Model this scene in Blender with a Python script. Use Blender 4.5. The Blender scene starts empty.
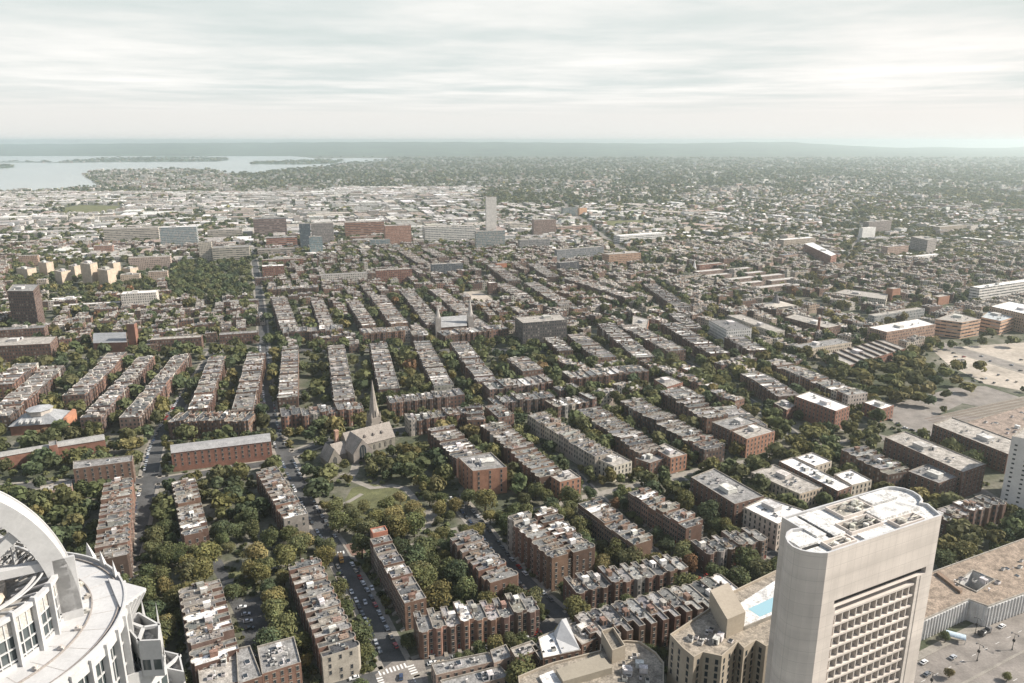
import bpy, bmesh, math, random
import numpy as np
from mathutils import Vector, Matrix

random.seed(7)
rng = np.random.default_rng(11)
SC = bpy.context.scene
COL = SC.collection
PI = math.pi
R = math.radians

# ------------------------------------------------------------------ camera and pixel -> place conversion
F, CX, CY, HOR, HC = 740.0, 512.0, 341.5, 141.0, 225.0
PITCH = math.atan((CY - HOR) / F)
CP, SP = math.cos(PITCH), math.sin(PITCH)

def P(x, y, z=0.0):
    """the place, at height z, that the photograph shows at pixel x, y"""
    dx, dy = (x - CX) / F, (y - CY) / F
    t = (z - HC) / (-SP - dy * CP)
    return (dx * t, (CP - dy * SP) * t)

def Q(X, Y, Z):
    v = Z - HC
    f = Y * CP - v * SP
    return (CX + F * X / f, CY + F * (-Y * SP - v * CP) / f)

def height_at(xb, yb, yt):
    """height of a vertical edge that stands on the ground at xb, yb and ends at row yt"""
    X, Y = P(xb, yb, 0)
    lo, hi = 0.5, 220.0
    for _ in range(40):
        m = (lo + hi) / 2
        if Q(X, Y, m)[1] > yt: lo = m
        else: hi = m
    return lo

cam_d = bpy.data.cameras.new('camera')
cam = bpy.data.objects.new('camera', cam_d)
COL.objects.link(cam)
cam.location = (0, 0, HC)
cam.rotation_euler = (PI / 2 - PITCH, 0, 0)
cam_d.sensor_fit = 'HORIZONTAL'
cam_d.sensor_width = 36.0
cam_d.lens = F / 1024 * 36
cam_d.clip_start = 1.0
cam_d.clip_end = 90000
SC.camera = cam

# ------------------------------------------------------------------ materials
def new_mat(name):
    m = bpy.data.materials.new(name)
    m.use_nodes = True
    nt = m.node_tree
    b = nt.nodes['Principled BSDF']
    return m, nt, b

def N(nt, typ, **kw):
    n = nt.nodes.new(typ)
    for k, v in kw.items():
        if k.startswith('i_'):
            n.inputs[k[2:].replace('_', ' ')].default_value = v
        else:
            setattr(n, k, v)
    return n

def math_node(nt, op, a, b=None, c=None):
    n = nt.nodes.new('ShaderNodeMath'); n.operation = op
    for i, v in enumerate((a, b, c)):
        if v is None: continue
        if isinstance(v, (int, float)): n.inputs[i].default_value = v
        else: nt.links.new(v, n.inputs[i])
    return n.outputs[0]

def mixc(nt, fac, a, b, mode='MIX'):
    n = nt.nodes.new('ShaderNodeMix'); n.data_type = 'RGBA'; n.blend_type = mode
    for idx, v in ((0, fac), (6, a), (7, b)):
        if isinstance(v, (int, float)): n.inputs[idx].default_value = v
        elif isinstance(v, tuple): n.inputs[idx].default_value = v if len(v) == 4 else (*v, 1)
        else: nt.links.new(v, n.inputs[idx])
    return n.outputs[2]

def colour_source(nt, src):
    if src == 'obj':
        return N(nt, 'ShaderNodeObjectInfo').outputs['Color']
    if src == 'attr':
        return N(nt, 'ShaderNodeAttribute', attribute_name='Col').outputs['Color']
    n = N(nt, 'ShaderNodeRGB'); n.outputs[0].default_value = (*src, 1)
    return n.outputs[0]

def ramp(nt, fac, stops):
    r = N(nt, 'ShaderNodeValToRGB')
    e = r.color_ramp.elements
    while len(e) < len(stops): e.new(0.5)
    for el, (p, c) in zip(e, stops):
        el.position = p
        el.color = (*c, 1) if isinstance(c, tuple) else (c, c, c, 1)
    nt.links.new(fac, r.inputs['Fac'])
    return r.outputs['Color']

def noise(nt, vec, scale, detail=3, rough=0.6):
    n = N(nt, 'ShaderNodeTexNoise')
    n.inputs['Scale'].default_value = scale
    n.inputs['Detail'].default_value = detail
    n.inputs['Roughness'].default_value = rough
    if vec is not None: nt.links.new(vec, n.inputs['Vector'])
    return n.outputs['Fac']

def world_pos(nt):
    return N(nt, 'ShaderNodeNewGeometry').outputs['Position']

def mat_surface(name, src, rough=0.85, s1=0.35, a1=0.35, s2=2.2, a2=0.25, spec=0.25):
    """weathered matt surface: its colour varied by two sizes of worn patches"""
    m, nt, b = new_mat(name)
    c = colour_source(nt, src)
    pos = world_pos(nt)
    f1 = ramp(nt, noise(nt, pos, s1, 3), [(0.3, 1 - a1), (0.7, 1 + a1 * 0.8)])
    f2 = ramp(nt, noise(nt, pos, s2, 2), [(0.3, 1 - a2), (0.7, 1 + a2 * 0.8)])
    c = mixc(nt, 1.0, mixc(nt, 1.0, c, f1, 'MULTIPLY'), f2, 'MULTIPLY')
    nt.links.new(c, b.inputs['Base Color'])
    b.inputs['Roughness'].default_value = rough
    b.inputs['Specular IOR Level'].default_value = spec
    return m

def mat_wall(name, src, windows=None, pu=3.0, pv=3.3, rough=0.85, glass=(0.03, 0.036, 0.042), wu=(0.28, 0.72), wv=(0.22, 0.74)):
    """masonry wall; WINDOWS 'punched' or 'band' adds glazing in the storey grid of its uv in metres"""
    m, nt, b = new_mat(name)
    c = colour_source(nt, src)
    pos = world_pos(nt)
    f1 = ramp(nt, noise(nt, pos, 0.25, 3), [(0.3, 0.78), (0.7, 1.18)])
    f2 = ramp(nt, noise(nt, pos, 2.5, 2), [(0.3, 0.82), (0.7, 1.15)])
    c = mixc(nt, 1.0, mixc(nt, 1.0, c, f1, 'MULTIPLY'), f2, 'MULTIPLY')
    b.inputs['Specular IOR Level'].default_value = 0.25
    if windows:
        uv = N(nt, 'ShaderNodeUVMap', uv_map='UVMap').outputs[0]
        sep = N(nt, 'ShaderNodeSeparateXYZ'); nt.links.new(uv, sep.inputs[0])
        u, v = sep.outputs[0], sep.outputs[1]
        fv = math_node(nt, 'FRACT', math_node(nt, 'DIVIDE', v, pv))
        inv = math_node(nt, 'MULTIPLY', math_node(nt, 'GREATER_THAN', fv, wv[0]), math_node(nt, 'LESS_THAN', fv, wv[1]))
        mask = math_node(nt, 'MULTIPLY', inv, math_node(nt, 'GREATER_THAN', v, 0.6))
        fu = math_node(nt, 'FRACT', math_node(nt, 'DIVIDE', u, pu))
        if windows == 'punched':
            inu = math_node(nt, 'MULTIPLY', math_node(nt, 'GREATER_THAN', fu, wu[0]), math_node(nt, 'LESS_THAN', fu, wu[1]))
        else:
            inu = math_node(nt, 'GREATER_THAN', fu, 0.06)
        mask = math_node(nt, 'MULTIPLY', mask, inu)
        cell = N(nt, 'ShaderNodeTexWhiteNoise', noise_dimensions='2D')
        comb = N(nt, 'ShaderNodeCombineXYZ')
        nt.links.new(math_node(nt, 'FLOOR', math_node(nt, 'DIVIDE', u, pu)), comb.inputs[0])
        nt.links.new(math_node(nt, 'FLOOR', math_node(nt, 'DIVIDE', v, pv)), comb.inputs[1])
        nt.links.new(comb.outputs[0], cell.inputs['Vector'])
        g = ramp(nt, cell.outputs['Value'], [(0.0, glass), (0.72, tuple(x * 1.6 for x in glass)), (0.78, (0.22, 0.2, 0.18)), (1.0, (0.3, 0.28, 0.25))])
        c = mixc(nt, mask, c, g)
        nt.links.new(math_node(nt, 'SUBTRACT', rough, math_node(nt, 'MULTIPLY', mask, rough - 0.2)), b.inputs['Roughness'])
    else:
        b.inputs['Roughness'].default_value = rough
    nt.links.new(c, b.inputs['Base Color'])
    return m

def mat_leaf(name):
    m, nt, b = new_mat(name)
    c = mixc(nt, 1.0, colour_source(nt, 'obj'), colour_source(nt, 'attr'), 'MULTIPLY')
    nt.links.new(c, b.inputs['Base Color'])
    b.inputs['Roughness'].default_value = 0.8
    b.inputs['Specular IOR Level'].default_value = 0.12
    tr = N(nt, 'ShaderNodeBsdfTranslucent'); nt.links.new(c, tr.inputs['Color'])
    ms = N(nt, 'ShaderNodeMixShader'); ms.inputs[0].default_value = 0.30
    nt.links.new(b.outputs[0], ms.inputs[1]); nt.links.new(tr.outputs[0], ms.inputs[2])
    nt.links.new(ms.outputs[0], nt.nodes['Material Output'].inputs['Surface'])
    return m

def mat_flat(name, col, rough=0.6, metal=0.0, spec=0.4):
    m, nt, b = new_mat(name)
    b.inputs['Base Color'].default_value = (*col, 1)
    b.inputs['Roughness'].default_value = rough
    b.inputs['Metallic'].default_value = metal
    b.inputs['Specular IOR Level'].default_value = spec
    return m

M = {}
M['wall'] = mat_wall('masonry_plain', 'obj')
M['wallw'] = mat_wall('masonry_windowed', 'obj', 'punched', pu=2.9, pv=3.4)
M['wallb'] = mat_wall('masonry_banded', 'obj', 'band', pu=6.0, pv=3.9, wv=(0.3, 0.68))
M['wallg'] = mat_wall('curtain_glazing', 'obj', 'band', pu=1.8, pv=3.6, wv=(0.1, 0.95), glass=(0.11, 0.135, 0.14))
M['wallc'] = mat_wall('city_walls', 'attr', 'punched', pu=3.1, pv=3.4)
M['roof'] = mat_surface('tar_roofing', 'obj', 0.9, 0.30, 0.42, 1.4, 0.42)
M['cityroof'] = mat_surface('city_roofing', 'attr', 0.9, 0.08, 0.25, 0.5, 0.4)
M['coping'] = mat_surface('pale_coping', (0.27, 0.245, 0.21), 0.85)
M['fit'] = mat_surface('roof_fittings', 'obj', 0.7, 1.0, 0.2, 4.0, 0.2)
M['concrete'] = mat_surface('cast_concrete', 'obj', 0.85, 0.09, 0.10, 0.9, 0.08)
M['white'] = mat_surface('white_steel', (0.44, 0.437, 0.43), 0.5, 0.3, 0.10, 2.0, 0.06, spec=0.4)
M['glass'] = mat_flat('window_glass', (0.025, 0.032, 0.038), 0.12, 0.0, 0.5)
M['blueglass'] = mat_flat('tinted_glass', (0.055, 0.068, 0.07), 0.1, 0.0, 0.6)
M['frame'] = mat_flat('window_frame', (0.20, 0.18, 0.16), 0.7)
M['leaf'] = mat_leaf('leaves')
M['bark'] = mat_surface('bark', (0.06, 0.05, 0.04), 0.95)
M['paint'] = mat_flat('road_paint', (0.62, 0.61, 0.58), 0.7)
M['rubber'] = mat_flat('tyre_rubber', (0.02, 0.02, 0.02), 0.9)
M['wood'] = mat_surface('deck_timber', 'obj', 0.8, 1.0, 0.2, 5.0, 0.3)
M['slate'] = mat_surface('slate_roofing', 'obj', 0.8, 0.2, 0.2, 1.6, 0.3)

def mat_carpaint():
    m, nt, b = new_mat('car_paint')
    nt.links.new(colour_source(nt, 'obj'), b.inputs['Base Color'])
    b.inputs['Roughness'].default_value = 0.25
    b.inputs['Coat Weight'].default_value = 0.5
    return m
M['car'] = mat_carpaint()

def mat_ground():
    m, nt, b = new_mat('city_ground')
    pos = world_pos(nt)
    n1 = noise(nt, pos, 0.045, 4)
    n2 = noise(nt, pos, 0.006, 4)
    n3 = noise(nt, pos, 0.4, 3)
    c1 = ramp(nt, n1, [(0.30, (0.04, 0.05, 0.03)), (0.46, (0.075, 0.08, 0.05)), (0.55, (0.14, 0.13, 0.105)), (0.70, (0.25, 0.225, 0.19))])
    c2 = ramp(nt, n2, [(0.35, (0.04, 0.055, 0.03)), (0.65, (0.17, 0.16, 0.125))])
    c = mixc(nt, 0.45, c1, c2)
    f = ramp(nt, n3, [(0.3, 0.72), (0.7, 1.25)])
    nt.links.new(mixc(nt, 1.0, c, f, 'MULTIPLY'), b.inputs['Base Color'])
    b.inputs['Roughness'].default_value = 0.95
    b.inputs['Specular IOR Level'].default_value = 0.1
    return m
M['ground'] = mat_ground()
M['asphalt'] = mat_surface('asphalt', (0.075, 0.075, 0.074), 0.9, 0.12, 0.35, 1.5, 0.25)
M['asphalt_pale'] = mat_surface('worn_asphalt', (0.20, 0.18, 0.16), 0.9, 0.10, 0.28, 1.0, 0.18)
M['pavement'] = mat_surface('pavement_slabs', (0.24, 0.22, 0.19), 0.9, 0.2, 0.22, 2.0, 0.2)
M['sand'] = mat_surface('dusty_lot', (0.36, 0.315, 0.262), 0.95, 0.03, 0.3, 0.25, 0.22)
M['lawn'] = mat_surface('lawn_grass', (0.105, 0.108, 0.052), 0.95, 0.12, 0.35, 0.9, 0.25)
M['scrub'] = mat_surface('scrub_grass', (0.12, 0.12, 0.05), 0.95, 0.05, 0.35, 0.4, 0.3)
M['brickpave'] = mat_surface('brick_paving', (0.19, 0.125, 0.098), 0.9, 0.3, 0.2, 2.5, 0.25)
M['hill'] = mat_surface('wooded_hill', (0.06, 0.082, 0.05), 0.95, 0.006, 0.6, 0.0014, 0.5)
M['track'] = mat_surface('track_ballast', (0.2, 0.18, 0.15), 0.95, 0.1, 0.2, 1.2, 0.3)

def mat_water():
    m, nt, b = new_mat('bay_water')
    pos = world_pos(nt)
    c = ramp(nt, noise(nt, pos, 0.0008, 3), [(0.35, (0.27, 0.295, 0.29)), (0.65, (0.34, 0.35, 0.34))])
    nt.links.new(c, b.inputs['Base Color'])
    b.inputs['Roughness'].default_value = 0.2
    bp = N(nt, 'ShaderNodeBump'); bp.inputs['Strength'].default_value = 0.18; bp.inputs['Distance'].default_value = 4.0
    nt.links.new(noise(nt, pos, 0.05, 3), bp.inputs['Height'])
    nt.links.new(bp.outputs[0], b.inputs['Normal'])
    return m
M['water'] = mat_water()

# ------------------------------------------------------------------ mesh helpers
class MB:
    def __init__(self):
        self.v = []; self.f = []; self.m = []; self.uv = []
    def vert(self, *p):
        self.v.append(p); return len(self.v) - 1
    def face(self, pts, mi=0, uv=None):
        i = [self.vert(*p) for p in pts]
        self.f.append(i); self.m.append(mi)
        self.uv.append(uv if uv else [(0.0, -9.0)] * len(pts))
    def box(self, x0, x1, y0, y1, z0, z1, mi=0, bottom=True, top=None):
        a = [(x0, y0), (x1, y0), (x1, y1), (x0, y1)]
        self.prism(a, z0, z1, mi, bottom, top)
    def prism(self, poly, z0, z1, mi=0, bottom=False, top=None, cap=True, uvz=None):
        n = len(poly); s = 0.0
        for i in range(n):
            (xa, ya), (xb, yb) = poly[i], poly[(i + 1) % n]
            L = math.hypot(xb - xa, yb - ya)
            uv = [(s, z0), (s + L, z0), (s + L, z1), (s, z1)] if uvz else None
            self.face([(xa, ya, z0), (xb, yb, z0), (xb, yb, z1), (xa, ya, z1)], mi, uv)
            s += L
        if cap: self.face([(x, y, z1) for x, y in poly], mi if top is None else top)
        if bottom: self.face([(x, y, z0) for x, y in reversed(poly)], mi)
    def bar(self, a, b, w, d=None, mi=0):
        """a square bar from a to b"""
        d = d or w
        a, b = Vector(a), Vector(b)
        t = (b - a).normalized()
        up = Vector((0, 0, 1)) if abs(t.z) < 0.95 else Vector((1, 0, 0))
        s = t.cross(up).normalized() * w / 2
        u = s.cross(t).normalized() * d / 2
        q = [s + u, -s + u, -s - u, s - u]
        A = [tuple(a + k) for k in q]; B = [tuple(b + k) for k in q]
        for i in range(4):
            j = (i + 1) % 4
            self.face([A[i], A[j], B[j], B[i]], mi)
        self.face(A[::-1], mi); self.face(B, mi)
    def build(self, name, mats, parent=None, color=None, smooth=False):
        me = bpy.data.meshes.new(name)
        me.from_pydata(self.v, [], self.f)
        for mt in (mats if isinstance(mats, (list, tuple)) else [mats]): me.materials.append(mt)
        me.polygons.foreach_set('material_index', self.m)
        ul = me.uv_layers.new(name='UVMap')
        ul.data.foreach_set('uv', [c for f in self.uv for p in f for c in p])
        bm = bmesh.new(); bm.from_mesh(me)
        bmesh.ops.remove_doubles(bm, verts=bm.verts, dist=0.0005)
        bm.to_mesh(me); bm.free()
        if smooth: me.shade_smooth()
        me.update()
        return link(name, me, parent, color)

def link(name, me, parent=None, color=None, loc=None, rz=None):
    o = bpy.data.objects.new(name, me)
    COL.objects.link(o)
    if parent is not None: o.parent = parent
    if color is not None: o.color = (*color, 1)
    if loc is not None: o.location = loc
    if rz is not None: o.rotation_euler = (0, 0, rz)
    return o

def thing(name, label, cat, loc=(0, 0, 0), rz=0.0, group=None):
    o = bpy.data.objects.new(name, None)
    COL.objects.link(o)
    o.location = loc; o.rotation_euler = (0, 0, rz)
    o.empty_display_size = 1.0
    return tag(o, label, cat, group)

def tag(o, label, cat, group=None):
    o['label'] = label; o['category'] = cat
    if group: o['group'] = group
    return o

def kind(o, k):
    o['kind'] = k
    return o

def copy_tree(o, parent=None, loc=None, rz=None, name=None):
    """a thing, its parts and their sub-parts"""
    c = o.copy(); COL.objects.link(c)
    if parent is not None: c.parent = parent
    if loc is not None: c.location = loc
    if rz is not None: c.rotation_euler = (0, 0, rz)
    for ch in list(o.children): copy_tree(ch, c)
    return c

def ccw(poly):
    a = sum(poly[i][0] * poly[(i + 1) % len(poly)][1] - poly[(i + 1) % len(poly)][0] * poly[i][1] for i in range(len(poly)))
    return poly if a > 0 else poly[::-1]

def inset(poly, t):
    n = len(poly); out = []
    for i in range(n):
        p, c, q = Vector(poly[i - 1]), Vector(poly[i]), Vector(poly[(i + 1) % n])
        e1, e2 = (c - p).normalized(), (q - c).normalized()
        n1, n2 = Vector((-e1.y, e1.x)), Vector((-e2.y, e2.x))
        b = n1 + n2
        k = t / max(0.35, 1 + n1.dot(n2)) 
        out.append((c.x + b.x * k, c.y + b.y * k))
    return out

def shell(poly, h, par=0.6, t=0.3, z0=0.0):
    """walls with a parapet (slot 0 wall, slot 1 coping) and the polygon and height of the roof inside"""
    mb = MB(); n = len(poly); inn = inset(poly, t); s = 0.0
    for i in range(n):
        j = (i + 1) % n
        (xa, ya), (xb, yb) = poly[i], poly[j]
        (xc, yc), (xd, yd) = inn[i], inn[j]
        L = math.hypot(xb - xa, yb - ya)
        mb.face([(xa, ya, z0), (xb, yb, z0), (xb, yb, h), (xa, ya, h)], 0, [(s, z0), (s + L, z0), (s + L, h - 0.9), (s, h - 0.9)])
        mb.face([(xa, ya, h), (xb, yb, h), (xd, yd, h), (xc, yc, h)], 1)
        mb.face([(xd, yd, h - par), (xc, yc, h - par), (xc, yc, h), (xd, yd, h)], 1)
        s += L
    return mb, inn, h - par

ORD = ['first', 'second', 'third', 'fourth', 'fifth', 'sixth', 'seventh', 'eighth', 'ninth', 'tenth', 'eleventh', 'twelfth', 'thirteenth', 'fourteenth', 'fifteenth', 'sixteenth',
       'seventeenth', 'eighteenth', 'nineteenth', 'twentieth']
for tens in ('twenty', 'thirty', 'forty', 'fifty'):
    ORD += [f'{tens}-{o}' for o in ORD[:9]] + [{'twenty': 'thirtieth', 'thirty': 'fortieth', 'forty': 'fiftieth', 'fifty': 'sixtieth'}[tens]]

# big numpy meshes: one colour per face in the attribute Col
def np_mesh(name, verts, faces4, cols, mats, mi=None, uv=None, parent=None):
    me = bpy.data.meshes.new(name)
    nv, nf = len(verts), len(faces4)
    me.vertices.add(nv); me.vertices.foreach_set('co', np.ascontiguousarray(verts, np.float32).ravel())
    me.loops.add(nf * 4); me.loops.foreach_set('vertex_index', np.ascontiguousarray(faces4, np.int32).ravel())
    me.polygons.add(nf)
    me.polygons.foreach_set('loop_start', np.arange(nf, dtype=np.int32) * 4)
    for mt in (mats if isinstance(mats, (list, tuple)) else [mats]): me.materials.append(mt)
    if mi is not None: me.polygons.foreach_set('material_index', np.ascontiguousarray(mi, np.int32))
    a = me.attributes.new('Col', 'FLOAT_COLOR', 'FACE')
    c4 = np.ones((nf, 4), np.float32); c4[:, :3] = cols
    a.data.foreach_set('color', c4.ravel())
    if uv is not None:
        ul = me.uv_layers.new(name='UVMap'); ul.data.foreach_set('uv', np.ascontiguousarray(uv, np.float32).ravel())
    me.update(calc_edges=True)
    me.validate()
    return link(name, me, parent, (1, 1, 1))
# ------------------------------------------------------------------ daylight: sky with a bank of cloud, sun, haze
SUN_AZ, SUN_EL = R(5), R(37)                                # from +x (to the right of the view) towards +y (ahead)
sv = Vector((math.cos(SUN_AZ) * math.cos(SUN_EL), math.sin(SUN_AZ) * math.cos(SUN_EL), math.sin(SUN_EL)))
sd = bpy.data.lights.new('sun', 'SUN'); sd.energy = 4.8; sd.angle = R(0.6); sd.color = (1.0, 0.925, 0.83)
so = bpy.data.objects.new('sun', sd); COL.objects.link(so)
so.rotation_euler = sv.to_track_quat('Z', 'Y').to_euler(); so.location = (600, 0, 900)

W = bpy.data.worlds.new('World'); SC.world = W; W.use_nodes = True
nt = W.node_tree; nt.nodes.clear()
sky = N(nt, 'ShaderNodeTexSky', sky_type='NISHITA', sun_disc=False, sun_elevation=SUN_EL, sun_rotation=PI / 2 - SUN_AZ, altitude=200.0, air_density=1.0, dust_density=1.5)
gen = N(nt, 'ShaderNodeTexCoord').outputs['Generated']
sep = N(nt, 'ShaderNodeSeparateXYZ'); nt.links.new(gen, sep.inputs[0])
zc = math_node(nt, 'MAXIMUM', sep.outputs[2], 0.012)
comb = N(nt, 'ShaderNodeCombineXYZ')
nt.links.new(math_node(nt, 'MULTIPLY', math_node(nt, 'DIVIDE', sep.outputs[0], zc), 0.46), comb.inputs[0])
nt.links.new(math_node(nt, 'MULTIPLY', math_node(nt, 'DIVIDE', sep.outputs[1], zc), 0.50), comb.inputs[1])
n1 = noise(nt, comb.outputs[0], 0.55, 7, 0.58)
n2 = noise(nt, comb.outputs[0], 0.16, 3, 0.5)
nn = math_node(nt, 'ADD', math_node(nt, 'MULTIPLY', n1, 0.70), math_node(nt, 'MULTIPLY', n2, 0.30))
cl = ramp(nt, nn, [(0.37, (0.385, 0.422, 0.415)), (0.45, (0.445, 0.464, 0.457)), (0.51, (0.51, 0.51, 0.498)), (0.60, (0.60, 0.582, 0.565))])
# the low band of sky is an even pale veil
low = ramp(nt, sep.outputs[2], [(0.030, 0.0), (0.062, 1.0)])
cl = mixc(nt, low, (0.51, 0.494, 0.478), cl)
# towards the sun the cloud is brighter
side = ramp(nt, math_node(nt, 'MULTIPLY_ADD', sep.outputs[0], 0.5, 0.5), [(0.55, (0.97, 0.985, 0.98)), (0.80, (1.02, 1.005, 0.99))])
cl = mixc(nt, 1.0, cl, side, 'MULTIPLY')
SKY_K = 0.10
sc_ = N(nt, 'ShaderNodeVectorMath', operation='SCALE'); sc_.inputs['Scale'].default_value = 1 / SKY_K
nt.links.new(cl, sc_.inputs[0])
# the cloud bank lies round the horizon and opens overhead
cover = ramp(nt, sep.outputs[2], [(0.22, 1.0), (0.52, 0.22)])
mx = mixc(nt, cover, sky.outputs[0], sc_.outputs[0])
bg = N(nt, 'ShaderNodeBackground'); bg.inputs['Strength'].default_value = SKY_K
nt.links.new(mx, bg.inputs['Color'])
wo = N(nt, 'ShaderNodeOutputWorld'); nt.links.new(bg.outputs[0], wo.inputs['Surface'])

vs = SC.view_settings
vs.view_transform = 'Standard'; vs.look = 'None'; vs.exposure = 0.86; vs.gamma = 1.0; vs.use_curve_mapping = False
SC.cycles.max_bounces = 5; SC.cycles.diffuse_bounces = 2; SC.cycles.glossy_bounces = 2; SC.cycles.volume_bounces = 1
SC.cycles.transmission_bounces = 2; SC.cycles.transparent_max_bounces = 4

# haze
HAZE_D = 0.000082
hb = MB(); hb.box(-26000, 26000, -1500, 27000, -1.5, 262)
hm = bpy.data.materials.new('haze_air'); hm.use_nodes = True
nt = hm.node_tree; nt.nodes.clear()
pv = N(nt, 'ShaderNodeVolumePrincipled')
pv.inputs['Color'].default_value = (0.82, 0.93, 0.94, 1); pv.inputs['Density'].default_value = HAZE_D; pv.inputs['Anisotropy'].default_value = 0.65
mo = N(nt, 'ShaderNodeOutputMaterial'); nt.links.new(pv.outputs[0], mo.inputs['Volume'])
hz = kind(hb.build('haze', hm), 'stuff')

# ------------------------------------------------------------------ ground, water, hills
gb = MB(); gb.face([(-25000, -1200, 0), (25000, -1200, 0), (25000, 26500, 0), (-25000, 26500, 0)])
kind(gb.build('ground', M['ground']), 'structure')

def sheet(name, px, mat, z, grid=None):
    mb = MB(); mb.face([(*P(x, y, 0), z) for x, y in px])
    poly = [v[:2] for v in mb.v]
    if ccw(poly) is not poly: mb.f[0].reverse()
    return kind(mb.build(name, mat), 'structure'), ccw(poly)

WATER = [(-260, 190), (0, 191), (55, 190), (82, 187), (100, 187), (92, 181), (83, 176), (90, 171), (133, 169.5), (180, 168.5), (213, 169.5), (226, 173), (252, 173), (299, 168.5), (326, 166),
         (345, 163), (385, 160.5), (392, 158.5), (356, 158), (320, 158.5), (290, 156), (250, 152.5), (212, 151.8), (120, 152), (50, 153.6), (0, 153.4), (-260, 154)]
sheet('water', WATER, M['water'], 0.4)
wpoly = [P(x, y) for x, y in WATER]
ISLES = [('island', [(48, 163.2), (110, 162.2), (170, 162), (215, 161.6), (230, 160.2), (222, 157.6), (170, 156.4), (110, 158.2), (70, 160.8)], M['hill']),
         ('sandbar', [(-200, 162.6), (50, 162.6), (50, 161.6), (-200, 161.6)], M['hill']),
         ('island', [(-200, 168.6), (8, 168.4), (16, 167), (8, 165.2), (-200, 165)], M['hill']),
         ('sandbar', [(250, 164.2), (300, 164.6), (334, 163.6), (345, 160.6), (320, 159.6), (285, 161), (255, 162)], M['hill'])]
ipolys = []
for nme, px, mt in ISLES:
    sheet(nme, px, mt, 0.8); ipolys.append([P(x, y) for x, y in px])

# hills along the far edge: a height field whose crest follows the skyline
DROP = 0.0
SKYL = [(-500, 144.4), (0, 144), (100, 143.6), (200, 142.8), (300, 142.2), (400, 141.9), (500, 142), (600, 142.8), (660, 143.2), (700, 142.6), (730, 141.9), (775, 142.0), (810, 144.2), (850, 146),
        (880, 147.2), (910, 146.2), (940, 147.2), (975, 147.2), (1005, 145.2), (1040, 145.6), (1100, 144.5), (1500, 145)]
sx_, sy_ = np.array([a for a, _ in SKYL]), np.array([b for _, b in SKYL])
xs = np.linspace(-480, 1500, 190)
dist = [11500, 12300, 13000, 14000, 15500, 17000, 19000, 21500]
frac = [-0.03, 0.05, 0.12, 0.3, 0.55, 0.8, 1.0, 0.55]
hv, hf = [], []
for di, fr in zip(dist, frac):
    for i, x in enumerate(xs):
        top = (np.interp(x, sx_, sy_) - HOR)
        D = 19000
        crest = HC - max(0.6, top) / F * D * 1.03
        wob = 1 + 0.12 * math.sin(i * 0.35 + di * 0.01) * (1 - fr) + 0.03 * math.sin(i * 1.7 + di)
        hv.append(((x - CX) / F * di * 1.03, di, max(-2.0, crest * fr * wob)))
n = len(xs)
for a in range(len(dist) - 1):
    for b in range(n - 1): hf.append((a * n + b, a * n + b + 1, (a + 1) * n + b + 1, (a + 1) * n + b))
me = bpy.data.meshes.new('hills'); me.from_pydata(hv, [], hf); me.materials.append(M['hill']); me.shade_smooth()
kind(link('hills', me), 'structure')

# ------------------------------------------------------------------ occupancy of the ground, one cell per metre
GX0, GX1, GY0, GY1 = -1700, 1700, 60, 3200
occ_b = np.zeros((GY1 - GY0, GX1 - GX0), bool)       # buildings
occ_r = np.zeros_like(occ_b)                         # streets, lots, lawns

def raster(poly, mask, grow=0.0):
    poly = ccw([tuple(p) for p in poly])
    xs = [p[0] for p in poly]; ys = [p[1] for p in poly]
    x0, x1 = int(max(GX0, min(xs) - grow - 1)), int(min(GX1 - 1, max(xs) + grow + 1))
    y0, y1 = int(max(GY0, min(ys) - grow - 1)), int(min(GY1 - 1, max(ys) + grow + 1))
    if x1 <= x0 or y1 <= y0: return
    X, Y = np.meshgrid(np.arange(x0, x1) + 0.5, np.arange(y0, y1) + 0.5)
    inside = np.zeros(X.shape, bool)
    n = len(poly)
    for i in range(n):                                # even-odd
        (xa, ya), (xb, yb) = poly[i], poly[(i + 1) % n]
        if ya == yb: continue
        c = ((ya > Y) != (yb > Y)) & (X < (xb - xa) * (Y - ya) / (yb - ya) + xa)
        inside ^= c
    if grow > 0:
        for i in range(n):
            (xa, ya), (xb, yb) = poly[i], poly[(i + 1) % n]
            dx, dy = xb - xa, yb - ya; L2 = dx * dx + dy * dy + 1e-9
            t = np.clip(((X - xa) * dx + (Y - ya) * dy) / L2, 0, 1)
            inside |= (X - xa - t * dx) ** 2 + (Y - ya - t * dy) ** 2 < grow * grow
    mask[y0 - GY0:y1 - GY0, x0 - GX0:x1 - GX0] |= inside

def at(mask, x, y):
    i, j = int(y - GY0), int(x - GX0)
    if 0 <= i < mask.shape[0] and 0 <= j < mask.shape[1]: return bool(mask[i, j])
    return False

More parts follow.
